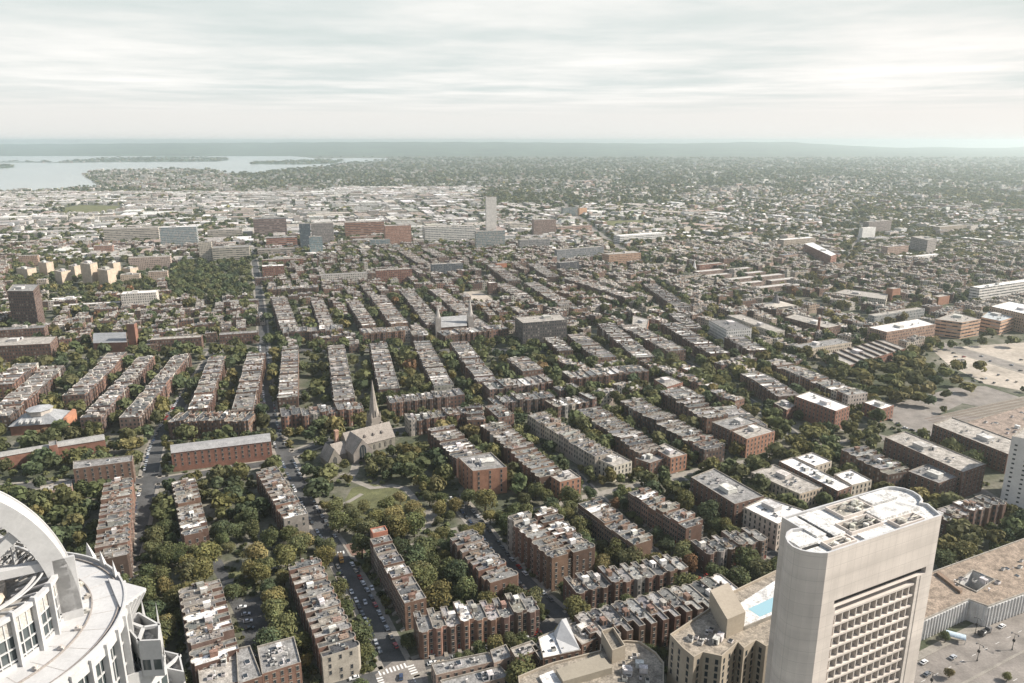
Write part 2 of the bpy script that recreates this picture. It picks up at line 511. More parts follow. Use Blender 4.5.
# ------------------------------------------------------------------ streets, pavements, paths, lots
STREETS = [  # name, pixels of the centre line on the ground, width, pavement width, where
    ('street', [(424, 725), (397, 668), (364, 600), (337, 552), (312, 512), (297, 482), (283, 452), (272, 425), (266, 380), (262, 320), (256, 270), (247, 230)], 10, 2.6, 'church side street'),
    ('street', [(300, 700), (395, 673), (450, 655), (548, 626), (604, 606), (690, 577), (760, 556)], 9, 2.2, 'crosswalk street'),
    ('street', [(455, 497), (480, 527), (505, 560), (540, 598), (568, 622)], 9, 2.4, 'plaza terrace street'),
    ('street', [(120, 585), (138, 527), (147, 490), (155, 450), (165, 428), (180, 405), (202, 372), (217, 346)], 10.5, 2.4, 'long brick block avenue'),
    ('street', [(-60, 494), (0, 488), (75, 483), (165, 480), (270, 463), (330, 440), (420, 428), (470, 415)], 10, 2.4, 'church front street'),
    ('street', [(-60, 480), (-5, 560), (0, 600)], 8, 2, 'the side street'),
    ('street', [(570, 470), (640, 540), (690, 590)], 7, 1.6, 'brick row lane'),
    ('street', [(215, 560), (240, 610), (262, 660)], 6, 0, 'the car lot lane'),
    ('street', [(666, 470), (706, 500), (760, 545), (800, 575)], 8, 1.8, 'dark block street'),
    ('street', [(610, 330), (690, 365), (760, 408), (800, 440)], 9, 2, 'the far diagonal street'),
    ('street', [(0, 366), (60, 361), (200, 350), (345, 350), (520, 350), (566, 352)], 9, 2, 'the far cross street'),
    ('avenue', [(640, 262), (700, 273), (760, 289), (850, 318), (940, 345), (1060, 380)], 20, 4, 'the wide far avenue'),
    ('highway', [(-30, 230), (60, 224.5), (140, 220), (200, 216)], 30, 0, 'far road'),
    ('highway', [(-30, 243), (60, 238), (100, 236)], 22, 0, 'far road'),
    ('highway', [(300, 216), (420, 207), (520, 201), (640, 199)], 26, 0, 'far road'),
    ('highway', [(560, 262), (640, 247), (760, 233), (900, 226)], 24, 0, 'far road'),
    ('highway', [(846, 262), (862, 232), (858, 212), (850, 200)], 11, 0, 'far road'),
    ('highway', [(640, 262), (600, 235), (575, 215), (560, 200)], 20, 0, 'far road'),
    ('avenue', [(830, 425), (890, 440), (960, 480), (1040, 530)], 9, 2, 'brown row street'),
]
street_lines = []
def seg_strip(pts, w, z, name, mat, off=0.0):
    mb = MB(); L = []; Rr = []
    for i, p in enumerate(pts):
        a = Vector(pts[max(0, i - 1)]); b = Vector(pts[min(len(pts) - 1, i + 1)])
        t = (b - a).normalized(); nrm = Vector((-t.y, t.x))
        c = Vector(p)
        L.append(c + nrm * (off + w / 2)); Rr.append(c + nrm * (off - w / 2))
    for i in range(len(pts) - 1):
        mb.face([(*Rr[i], z), (*Rr[i + 1], z), (*L[i + 1], z), (*L[i], z)])
    return mb, L, Rr

def dense(pts, step):
    out = [Vector(pts[0])]
    for a, b in zip(pts, pts[1:]):
        a, b = Vector(a), Vector(b); n = max(1, int((b - a).length / step))
        out += [a + (b - a) * (k + 1) / n for k in range(n)]
    return out

zz = 0.010
for nme, px, w, pw, where in STREETS:
    pts = [P(x, y, 0) for x, y in px]
    mb, L, Rr = seg_strip(pts, w, zz, nme, None)
    kind(mb.build(nme, M['asphalt'] if nme == 'street' else M['asphalt_pale']), 'structure')
    zz += 0.005
    for i in range(len(pts) - 1): raster([Rr[i], Rr[i + 1], L[i + 1], L[i]], occ_r)
    street_lines.append((nme, pts, w, pw, where))
for nme, pts, w, pw, where in street_lines:
    if pw <= 0: continue
    d = dense(pts, 4.0)
    for side in (1, -1):
        mb = MB()
        for a, b in zip(d, d[1:]):
            t = (b - a).normalized(); nrm = Vector((-t.y, t.x)) * side
            m = (a + b) / 2 + nrm * (w / 2 + pw / 2)
            if at(occ_r, m.x, m.y): continue
            q = [a + nrm * (w / 2), b + nrm * (w / 2), b + nrm * (w / 2 + pw), a + nrm * (w / 2 + pw)]
            mb.prism(ccw([tuple(k) for k in q]), 0.0, 0.13, 0)
        if mb.f: kind(mb.build('pavement', M['pavement']), 'structure')

# crosswalk bars at the near junction
def crosswalk(px0, px1, length):
    a, b = Vector(P(*px0)), Vector(P(*px1)); t = (b - a).normalized(); nn_ = Vector((-t.y, t.x))
    L = (b - a).length; k = int(L / 1.5)
    mb = MB()
    for i in range(k):
        c = a + t * (i + 0.5) * L / k
        q = [c - t * 0.38 - nn_ * length / 2, c + t * 0.38 - nn_ * length / 2, c + t * 0.38 + nn_ * length / 2, c - t * 0.38 + nn_ * length / 2]
        mb.face([(*p, 0.10) for p in q])
    kind(mb.build('crosswalk_marking', M['paint']), 'structure')
jn = [P(x, y) for x, y in [(375, 675), (392, 662), (424, 660), (430, 690), (384, 700)]]
mb = MB(); mb.face([(*p, 0.09) for p in ccw(jn)]); kind(mb.build('street_junction', M['asphalt_pale']), 'structure'); raster(jn, occ_r)
crosswalk((378, 674), (407, 665), 3.2)
crosswalk((410, 665), (420, 684), 3.2)
crosswalk((379, 677), (386, 694), 2.6)
crosswalk((323, 556), (345, 552), 3.0)

# rails on the railway bed
for k in range(6):
    a, b = Vector(P(925 + 4 * k, 419 + 1.9 * k)), Vector(P(1075 + 4 * k, 388 + 2.2 * k)); t = (b - a).normalized(); nn_ = Vector((-t.y, t.x))
    mb = MB()
    for off in (-0.72, 0.72): mb.prism(ccw([tuple(a + nn_ * (off - 0.1)), tuple(b + nn_ * (off - 0.1)), tuple(b + nn_ * (off + 0.1)), tuple(a + nn_ * (off + 0.1))]), 0.07, 0.3)
    kind(mb.build('railway_track', M['fit'], None, (0.2, 0.15, 0.12)), 'structure')
# lots, lawns, paths
def area(name, px, mat, z, keep=True):
    o, poly = sheet(name, px, mat, z)
    if keep: raster(poly, occ_r)
    return poly
area('sandy_lot', [(931, 349), (1000, 344), (1100, 338), (1140, 395), (1024, 391), (985, 384), (968, 375), (950, 366)], M['sand'], 0.02)
area('lot', [(948, 388), (985, 386), (1010, 394), (1060, 410), (1010, 412), (955, 402)], M['asphalt_pale'], 0.04)
area('railway_bed', [(925, 418), (1060, 388), (1100, 404), (1000, 425), (955, 432)], M['track'], 0.06)
area('plaza', [(898, 423), (938, 416), (1060, 418), (1100, 470), (1024, 470), (930, 440)], M['asphalt_pale'], 0.085)
area('lot', [(463, 292), (480, 291), (499, 303), (478, 306)], M['sand'], 0.02)
area('scrub_field', [(62, 208), (80, 205), (120, 206), (112, 212), (66, 214)], M['scrub'], 0.05)
area('scrub_field', [(604, 221), (648, 220), (650, 225), (606, 227)], M['scrub'], 0.05)
area('lawn', [(345, 500), (352, 488), (372, 484), (398, 488), (410, 496), (418, 508), (404, 522), (372, 520), (350, 512)], M['lawn'], 0.03)
area('lawn', [(222, 574), (284, 560), (287, 566), (226, 580)], M['lawn'], 0.03, False)
for px, w in (([(341, 474), (352, 480), (372, 488), (392, 486), (405, 488), (413, 497), (420, 510), (412, 524)], 4.5), ([(342, 505), (352, 500), (362, 494)], 3.0), ([(356, 464), (354, 472), (349, 480)], 6.0),
              ([(222, 583), (255, 574), (290, 564)], 3.0),
              ([(405, 550), (430, 538), (462, 528), (534, 510), (590, 496), (650, 482), (700, 470), (755, 460), (800, 450), (850, 440)], 6.0)):
    pts = [P(x, y) for x, y in px]
    mb, L, Rr = seg_strip(pts, w, zz, 'path', None); zz += 0.005
    kind(mb.build('path', M['pavement']), 'structure')
    for i in range(len(pts) - 1): raster([Rr[i], Rr[i + 1], L[i + 1], L[i]], occ_r)
area('lot', [(878, 408), (946, 390), (962, 404), (930, 418), (895, 424)], M['asphalt_pale'], 0.075)
area('plaza', [(404, 516), (434, 508), (440, 520), (424, 530), (408, 532)], M['pavement'], 0.02)
area('brick_plaza', [(345, 545), (361, 541), (366, 553), (352, 556)], M['brickpave'], 0.16)
# the car park between the two near rows
LOT = area('car_park', [(234, 602), (262, 596), (270, 640), (246, 648)], M['asphalt'], 0.02)
# the wide avenue below the concrete tower
AV = [P(x, y) for x, y in [(905, 668), (1040, 596), (1200, 560), (1200, 760), (860, 800)]]
mb = MB(); mb.face([(*p, 0.03) for p in ccw(AV)]); kind(mb.build('avenue', M['asphalt_pale']), 'structure'); raster(AV, occ_r)
mb = MB()
a, b = Vector(P(938, 697)), Vector(P(1060, 632)); t = (b - a).normalized(); nn_ = Vector((-t.y, t.x)) * 1.0
mb.prism(ccw([tuple(a - nn_ * 0.6), tuple(b - nn_ * 0.6), tuple(b + nn_ * 0.6), tuple(a + nn_ * 0.6)]), 0.0, 0.16)
kind(mb.build('median_kerb', M['pavement']), 'structure')
mb = MB()
for off in (-9, 9):
    for k in range(9):
        c = a + t * (k * 9 + 2) + nn_ * off
        q = [c - nn_ * 0.08, c + t * 3 - nn_ * 0.08, c + t * 3 + nn_ * 0.08, c + nn_ * 0.08]
        mb.face([(*p, 0.04) for p in q])
kind(mb.build('lane_marking', M['paint']), 'structure')
mb = MB()
pp = [P(x, y) for x, y in [(918, 652), (1040, 590), (1046, 597), (905, 667)]]
mb.prism(ccw(pp), 0.0, 0.14); kind(mb.build('pavement', M['pavement']), 'structure')
# ------------------------------------------------------------------ rows of brick houses
BRICK = [(0.145, 0.088, 0.067), (0.168, 0.10, 0.075), (0.122, 0.078, 0.061), (0.195, 0.116, 0.086), (0.147, 0.10, 0.081), (0.105, 0.073, 0.06)]
BROWN = [(0.13, 0.085, 0.065), (0.16, 0.10, 0.075), (0.12, 0.075, 0.058), (0.19, 0.12, 0.085)]
PALE = [(0.36, 0.30, 0.24), (0.42, 0.36, 0.29), (0.30, 0.26, 0.22)]
ROOFS = [(0.14, 0.139, 0.134), (0.18, 0.175, 0.167), (0.225, 0.218, 0.208), (0.09, 0.09, 0.091), (0.31, 0.296, 0.277), (0.125, 0.126, 0.127), (0.20, 0.182, 0.16), (0.07, 0.073, 0.075), (0.255, 0.245, 0.23)]

# name of the row, roof corners (near end one side, near end other side, far end other side, far end one side), height, side of the fronts, tones, where it is, house width
ROWS = [
 ([(195, 664), (240, 655), (220, 577), (180, 588)], 15, 'L', BRICK, 'wavy row beside the crown tower'),
 ([(322, 658), (358, 646), (316, 556), (288, 567)], 14, 'R', BRICK, 'row across from the crosswalk'),
 ([(403, 603), (428, 598), (388, 537), (371, 541)], 15, 'L', BRICK, 'row between park and crosswalk'),
 ([(491, 585), (517, 578), (473, 528), (447, 536)], 14, 'R', BRICK, 'row with the gabled end'),
 ([(419, 632), (413, 612), (530, 590), (539, 608)], 14, 'R', BRICK, 'long row behind the crosswalk'),
 ([(592, 640), (578, 616), (722, 572), (746, 597)], 15, 'L', BRICK, 'row behind the stepped hotel'),
 ([(93, 560), (127, 556), (131, 476), (104, 480)], 15, 'R', BRICK, 'row behind the white arch'),
 ([(184, 535), (209, 531), (195, 477), (173, 480)], 13, 'L', BROWN, 'row below the long brick block'),
 ([(284, 519), (308, 515), (277, 466), (254, 470)], 14, 'R', BRICK, 'row facing the church trees'),
 ([(458, 462), (482, 452), (452, 424), (430, 430)], 14, 'L', BROWN, 'row behind the orange corner block'),
 ([(542, 478), (563, 470), (500, 417), (484, 427)], 14, 'L', BROWN, 'row beside the orange corner block'),
 ([(597, 458), (613, 452), (545, 411), (528, 416)], 14, 'L', PALE, 'row behind the cream corner house'),
 ([(640, 455), (664, 447), (597, 403), (580, 411)], 13, 'L', BROWN, 'row beyond the cream corner house'),
 ([(707, 451), (726, 446), (640, 396), (622, 402)], 13, 'L', BRICK, 'row with the blank orange end'),
 ([(634, 546), (657, 539), (598, 498), (579, 505)], 15, 'L', BROWN, 'row beside the tall plaza terraces'),
 ([(553, 559), (573, 553), (530, 513), (507, 518)], 19, 'L', BROWN, 'tall terrace facing the park plaza'),
 ([(574, 553.5), (594, 548), (553, 509), (531, 513)], 18, 'R', BROWN, 'tall terrace behind plaza terrace'),
 ([(686, 530), (707, 522), (646, 486), (630, 493)], 14, 'L', BROWN, 'row opposite the dark brick block'),
 ([(578, 592), (562, 578), (671, 551), (690, 566)], 13, 'R', BRICK, 'row behind the orange street trees'),
 ([(703, 553), (694, 541), (752, 525), (767, 541)], 13, 'R', BROWN, 'short row beside the concrete tower'),
 ([(98, 420), (83, 416), (139, 356), (154, 357)], 14, 'R', BRICK, 'sunlit row behind the octagon roof'),
 ([(136, 420), (122, 416), (175, 354), (190, 355)], 14, 'R', BRICK, 'sunlit row by the avenue corner'),
 ([(208, 409), (188, 408), (210, 356), (225, 356)], 14, 'R', BRICK, 'row leaving the dark shaded terrace'),
 ([(253, 411), (231, 411), (248, 352), (264, 352)], 14, 'R', BROWN, 'row behind the dark shaded terrace'),
 ([(297, 396), (279, 397), (282, 348), (299, 347)], 14, 'L', BROWN, 'row behind the orange bayed terrace'),
 ([(356, 400), (334, 401), (328, 345), (344, 345)], 14, 'L', BROWN, 'broad row behind the church spire'),
 ([(400, 388), (379, 390), (370, 343), (386, 342)], 14, 'L', BROWN, 'row beyond the church spire'),
 ([(456, 386), (432, 386), (415, 342), (428, 341)], 14, 'L', BROWN, 'row split by a garden gap'),
 ([(498, 380), (477, 381), (451, 343), (466, 341)], 14, 'L', BROWN, 'row below the twin steeple church'),
 ([(166, 421), (181, 411), (253, 412), (253, 421)], 15, 'R', BROWN, 'dark shaded terrace'),
 ([(302, 416), (300, 408), (361, 401), (362, 408)], 14, 'R', BRICK, 'orange bayed terrace'),
 ([(281, 418), (280, 405), (300, 404), (302, 414)], 14, 'R', BRICK, 'stub of the orange bayed terrace'),
 ([(388, 403), (388, 396), (461, 388), (463, 395)], 14, 'R', BRICK, 'bayed terrace behind the park trees'),
 ([(407, 421), (406, 414), (466, 406), (467, 413)], 13, 'R', BRICK, 'terrace beside the park trees'),
 ([(467, 424), (484, 419), (480, 405), (466, 408)], 14, 'R', BROWN, 'stub of the park terrace'),
 ([(486, 390), (486, 381), (545, 375), (552, 381)], 14, 'R', BRICK, 'terrace with the red corner'),
 ([(494, 404), (488, 397), (546, 390), (556, 396)], 13, 'R', BRICK, 'low terrace before the red corner'),
 ([(548, 408), (552, 399), (590, 392), (592, 400)], 12, 'R', BROWN, 'short terrace by the garden'),
 ([(500, 420), (514, 414), (500, 402), (486, 406)], 14, 'L', BROWN, 'short row by the park terrace'),
 ([(708, 423), (729, 414), (680, 386), (662, 392)], 15, 'L', BROWN, 'tall row above the green lane'),
 ([(783, 398), (796, 391), (757, 370), (744, 375)], 13, 'L', BROWN, 'row below the saw roofed flats'),
 ([(850, 400), (866, 390), (780, 357), (764, 363)], 13, 'L', BROWN, 'long row before the park trees'),
 ([(890, 475), (912, 468), (862, 443), (845, 451)], 16, 'L', BROWN, 'brown row by the terraced flats'),
 ([(941, 521), (935, 510), (990, 492), (1006, 502)], 14, 'R', BRICK, 'red roofed row past concrete tower'),
 ([(6, 420), (-14, 413), (46, 364), (60, 368)], 13, 'R', BRICK, 'sunlit row at the picture edge'),
 ([(8, 388), (-10, 380), (20, 361), (33, 366)], 13, 'R', BRICK, 'short row by the dark brick court'),
 ([(81, 398), (66, 394), (109, 352), (126, 354)], 13, 'R', BRICK, 'row behind the pale hipped roof'),
 # further off
 ([(283, 333), (283, 327), (343, 324), (343, 329)], 15, 'R', BROWN, ''),
 ([(362, 335), (360, 328), (408, 324), (409, 330)], 15, 'R', BROWN, ''),
 ([(411, 336), (411, 330), (428, 329), (428, 335)], 15, 'R', BROWN, ''),
 ([(440, 337), (440, 329), (504, 322), (506, 329)], 16, 'R', BROWN, ''),
 ([(428, 327), (442, 322), (412, 288), (401, 291)], 13, 'L', BROWN, ''),
 ([(461, 314), (472, 310), (440, 287), (430, 290)], 13, 'L', BROWN, ''),
 ([(391, 326), (408, 321), (384, 294), (371, 297)], 13, 'L', BROWN, ''),
 ([(362, 326), (376, 323), (358, 299), (348, 302)], 13, 'L', BROWN, ''),
 ([(320, 327), (334, 324), (322, 297), (311, 299)], 13, 'L', BROWN, ''),
 ([(281, 330), (298, 326), (286, 296), (272, 299)], 14, 'L', BROWN, ''),
 ([(268, 290), (268, 286), (318, 284), (318, 288)], 14, 'R', BROWN, ''),
 ([(600, 360), (614, 355), (582, 332), (570, 337)], 13, 'L', BROWN, ''),
 ([(638, 360), (652, 354), (612, 322), (600, 326)], 13, 'L', BROWN, ''),
 ([(668, 353), (686, 347), (632, 322), (620, 326)], 14, 'L', BROWN, ''),
 ([(712, 357), (728, 351), (676, 320), (662, 325)], 14, 'L', BROWN, ''),
 ([(522, 373), (544, 368), (527, 356), (506, 359)], 14, 'L', BROWN, ''),
 ([(566, 379), (566, 371), (643, 364), (645, 370)], 15, 'R', BROWN, ''),
 ([(676, 309), (690, 305), (655, 282), (645, 286)], 13, 'L', BROWN, ''),
 ([(622, 301), (640, 293), (576, 274), (560, 280)], 14, 'L', BROWN, ''),
 ([(560, 308), (575, 302), (536, 280), (525, 284)], 13, 'L', BROWN, ''),
 ([(548, 278), (558, 275), (540, 262), (527, 265)], 13, 'L', BROWN, ''),
 ([(507, 283), (522, 279), (498, 262), (486, 266)], 13, 'L', BROWN, ''),
 ([(418, 264), (430, 261), (408, 250), (399, 252)], 12, 'L', BROWN, ''),
 ([(440, 259), (448, 256), (430, 247), (422, 249)], 12, 'L', BROWN, ''),
 ([(520, 300), (532, 295), (505, 281), (495, 285)], 12, 'L', BROWN, ''),
 ([(480, 331), (492, 327), (470, 312), (460, 316)], 12, 'L', BROWN, ''),
 ([(560, 352), (572, 348), (556, 335), (546, 338)], 12, 'L', BROWN, ''),
 ([(690, 330), (700, 326), (680, 312), (671, 315)], 13, 'L', BROWN, ''),
 ([(752, 352), (764, 346), (738, 334), (728, 338)], 13, 'L', BROWN, ''),
 ([(688, 402), (702, 395), (680, 384), (668, 390)], 12, 'L', BROWN, ''),
 ([(745, 432), (765, 423), (732, 403), (716, 409)], 12, 'L', BROWN, ''),
]

def house_outline(w, d, bay):
    h = w / 2 - 0.01
    fy = -d / 2
    if bay == 'bow':
        c = -w * 0.12; r = w * 0.31
        pts = [(c - r, fy), (c - r * 0.86, fy - 0.75), (c - r * 0.4, fy - 1.25), (c + r * 0.4, fy - 1.25), (c + r * 0.86, fy - 0.75), (c + r, fy)]
    elif bay == 'bay':
        c = -w * 0.12; r = w * 0.30
        pts = [(c - r, fy), (c - r * 0.6, fy - 1.1), (c + r * 0.6, fy - 1.1), (c + r, fy)]
    else:
        pts = []
    if d > 12.5:                                       # a rear wing with a light well beside it
        return [(-h, fy)] + pts + [(h, fy), (h, d * 0.24), (w * 0.02, d * 0.24), (w * 0.02, d / 2), (-h, d / 2)]
    return [(-h, fy)] + pts + [(h, fy), (h, d / 2), (-h, d / 2)]

# fittings seen on the roofs, one mesh each
proto = {}
def fit(name, build, mats):
    mb = MB(); build(mb)
    o = mb.build(name, mats); proto[name] = o.data
    bpy.data.objects.remove(o)
def b_chimney(mb):
    mb.box(-0.32, 0.32, -0.7, 0.7, -0.3, 1.5); mb.box(-0.4, 0.4, -0.78, 0.78, 1.5, 1.65, 1)
    for y in (-0.4, 0.0, 0.4): mb.box(-0.11, 0.11, y - 0.11, y + 0.11, 1.65, 2.0, 1)
fit('chimney', b_chimney, [M['wall'], M['coping']])
def b_sky(mb):
    mb.box(-0.6, 0.6, -0.8, 0.8, 0, 0.3); mb.face([(-0.5, -0.7, 0.32), (0.5, -0.7, 0.32), (0.5, 0.7, 0.45), (-0.5, 0.7, 0.45)], 1)
    mb.face([(-0.5, 0.7, 0.3), (-0.5, 0.7, 0.45), (0.5, 0.7, 0.45), (0.5, 0.7, 0.3)], 0)
fit('skylight', b_sky, [M['fit'], M['glass']])
def b_deck(mb):
    for i in range(9): mb.box(-1.9 + i * 0.42, -1.9 + i * 0.42 + 0.37, -2.1, 2.1, 0.25, 0.33)
    for x in (-1.9, 0, 1.85):
        for y in (-2.1, 2.1): mb.box(x - 0.05, x + 0.05, y - 0.05, y + 0.05, 0, 1.35)
    for y in (-2.1, 2.1): mb.box(-1.9, 1.85, y - 0.04, y + 0.04, 1.25, 1.33)
    for x in (-1.9, 1.85): mb.box(x - 0.04, x + 0.04, -2.05, 2.05, 1.25, 1.33)
    mb.box(-1.3, -0.5, -1.2, -0.4, 0.34, 0.75, 1); mb.box(0.3, 1.3, 0.2, 1.4, 0.34, 0.8, 1); mb.box(-1.5, -0.6, 0.9, 1.7, 0.34, 0.9, 1)
fit('roof_deck', b_deck, [M['wood'], M['fit']])
def b_head(mb):
    mb.prism([(-1.1, -1.6), (1.1, -1.6), (1.1, 1.6), (-1.1, 1.6)], 0, 2.3, 0, top=1)
    mb.box(-0.45, 0.45, -1.64, -1.605, 0.1, 2.0, 2)
    mb.box(-1.2, 1.2, -1.7, 1.7, 2.3, 2.42, 1)
fit('stair_house', b_head, [M['fit'], M['roof'], M['glass']])
def b_ac(mb):
    mb.box(-0.55, 0.55, -0.5, 0.5, 0.15, 1.05); mb.box(-0.5, 0.5, -0.42, 0.42, 1.05, 1.10, 1)
    for x in (-0.45, 0.45): mb.box(x - 0.06, x + 0.06, -0.5, 0.5, 0, 0.15)
fit('condenser', b_ac, [M['fit'], M['rubber']])
def b_vent(mb):
    mb.prism([(0.14 * math.cos(a), 0.14 * math.sin(a)) for a in [k * PI / 3 for k in range(6)]], 0, 0.9)
    mb.prism([(0.3 * math.cos(a), 0.3 * math.sin(a)) for a in [k * PI / 4 for k in range(8)]], 0.9, 1.15)
fit('roof_vent', b_vent, [M['fit']])
def b_window(mb):
    mb.box(-0.58, 0.58, -0.10, 0.02, 0, 1.95, 0); mb.box(-0.72, 0.72, -0.16, 0.02, -0.22, 0.0, 1); mb.box(-0.72, 0.72, -0.13, 0.02, 1.95, 2.2, 1)
    mb.face([(-0.48, -0.104, 0.1), (0.48, -0.104, 0.1), (0.48, -0.104, 0.94), (-0.48, -0.104, 0.94)], 2)
    mb.face([(-0.48, -0.104, 1.02), (0.48, -0.104, 1.02), (0.48, -0.104, 1.86), (-0.48, -0.104, 1.86)], 2)
fit('window', b_window, [M['frame'], M['coping'], M['glass']])
def b_door(mb):
    mb.box(-0.8, 0.8, -0.14, 0.02, 1.2, 4.1, 1); mb.box(-0.5, 0.5, -0.18, -0.14, 1.25, 3.4, 0); mb.face([(-0.45, -0.185, 3.45), (0.45, -0.185, 3.45), (0.45, -0.185, 3.95), (-0.45, -0.185, 3.95)], 2)
fit('door', b_door, [M['fit'], M['coping'], M['glass']])
def b_stoop(mb):
    for i in range(6): mb.box(-0.9, 0.9, -2.2 + i * 0.36, 0.0, i * 0.2, i * 0.2 + 0.2, 0, False)
fit('stoop', b_stoop, [M['coping']])

def jit(c, a=0.12):
    k = 1 + random.uniform(-a, a)
    return tuple(min(0.85, x * k * (1 + random.uniform(-0.03, 0.03))) for x in c)

# every house of every row, then the 300 that show largest become things
houses = []
for ri, (px, h, front, tones, where) in enumerate(ROWS):
    q = [Vector(P(x, y, h)) for x, y in px]
    a, b = (q[0] + q[1]) / 2, (q[2] + q[3]) / 2
    ax = (b - a); L = ax.length; ax.normalize()
    nl = Vector((-ax.y, ax.x))
    d = (abs((q[1] - q[0]).dot(nl)) + abs((q[2] - q[3]).dot(nl))) / 2
    d = max(9.0, min(21.0, d))
    n = max(1, round(L / 6.6)); w = L / n
    ang = math.atan2(ax.y, ax.x)
    hn = nl * (d / 2)
    raster([tuple(a + hn), tuple(a - hn), tuple(b - hn), tuple(b + hn)], occ_b, 1.2)
    tone = random.choice(tones)
    for i in range(n):
        c = a + ax * (i + 0.5) * w
        if random.random() < 0.3: tone = random.choice(tones)
        houses.append(dict(row=ri, i=i, n=n, c=c, ang=ang + (PI if front == 'L' else 0), w=w, d=d, h=h, tone=tone, where=where, dist=math.hypot(c.x, c.y), front=front, L=L))
vis = [k for k in houses if k['where'] and -15 < Q(k['c'].x, k['c'].y, k['h'])[0] < 1040 and Q(k['c'].x, k['c'].y, k['h'])[1] < 690]
vis.sort(key=lambda k: k['dist'])
near = vis[:300]
near_id = {id(k) for k in near}

wall_cache = {}
def house_parts(k):
    key = (k['row'], k['var'])
    if key not in wall_cache:
        bay = ['bay', 'bow', 'flat'][k['row'] % 3 if k['row'] else 1]
        if k['row'] in (4, 5, 29, 30, 32): bay = 'bay'
        poly = house_outline(k['w'], k['d'], bay)
        dh = [0.0, 0.6, -0.7, 1.5][k['var']]
        mb, inn, zr = shell(poly, k['h'] + dh, 0.55, 0.28)
        wall = mb.build('wall', [M['wall'] if k['detail'] else M['wallw'], M['coping']])
        rb = MB(); rb.face([(x, y, zr) for x, y in inn]); roof = rb.build('roof', M['roof'])
        wall_cache[key] = (wall.data, roof.data, zr, bay, k['h'] + dh)
        bpy.data.objects.remove(wall); bpy.data.objects.remove(roof)
    return wall_cache[key]

def facing(c, n2, margin=0.12):
    v = Vector((-c.x, -c.y)).normalized()
    return v.dot(n2) > -margin

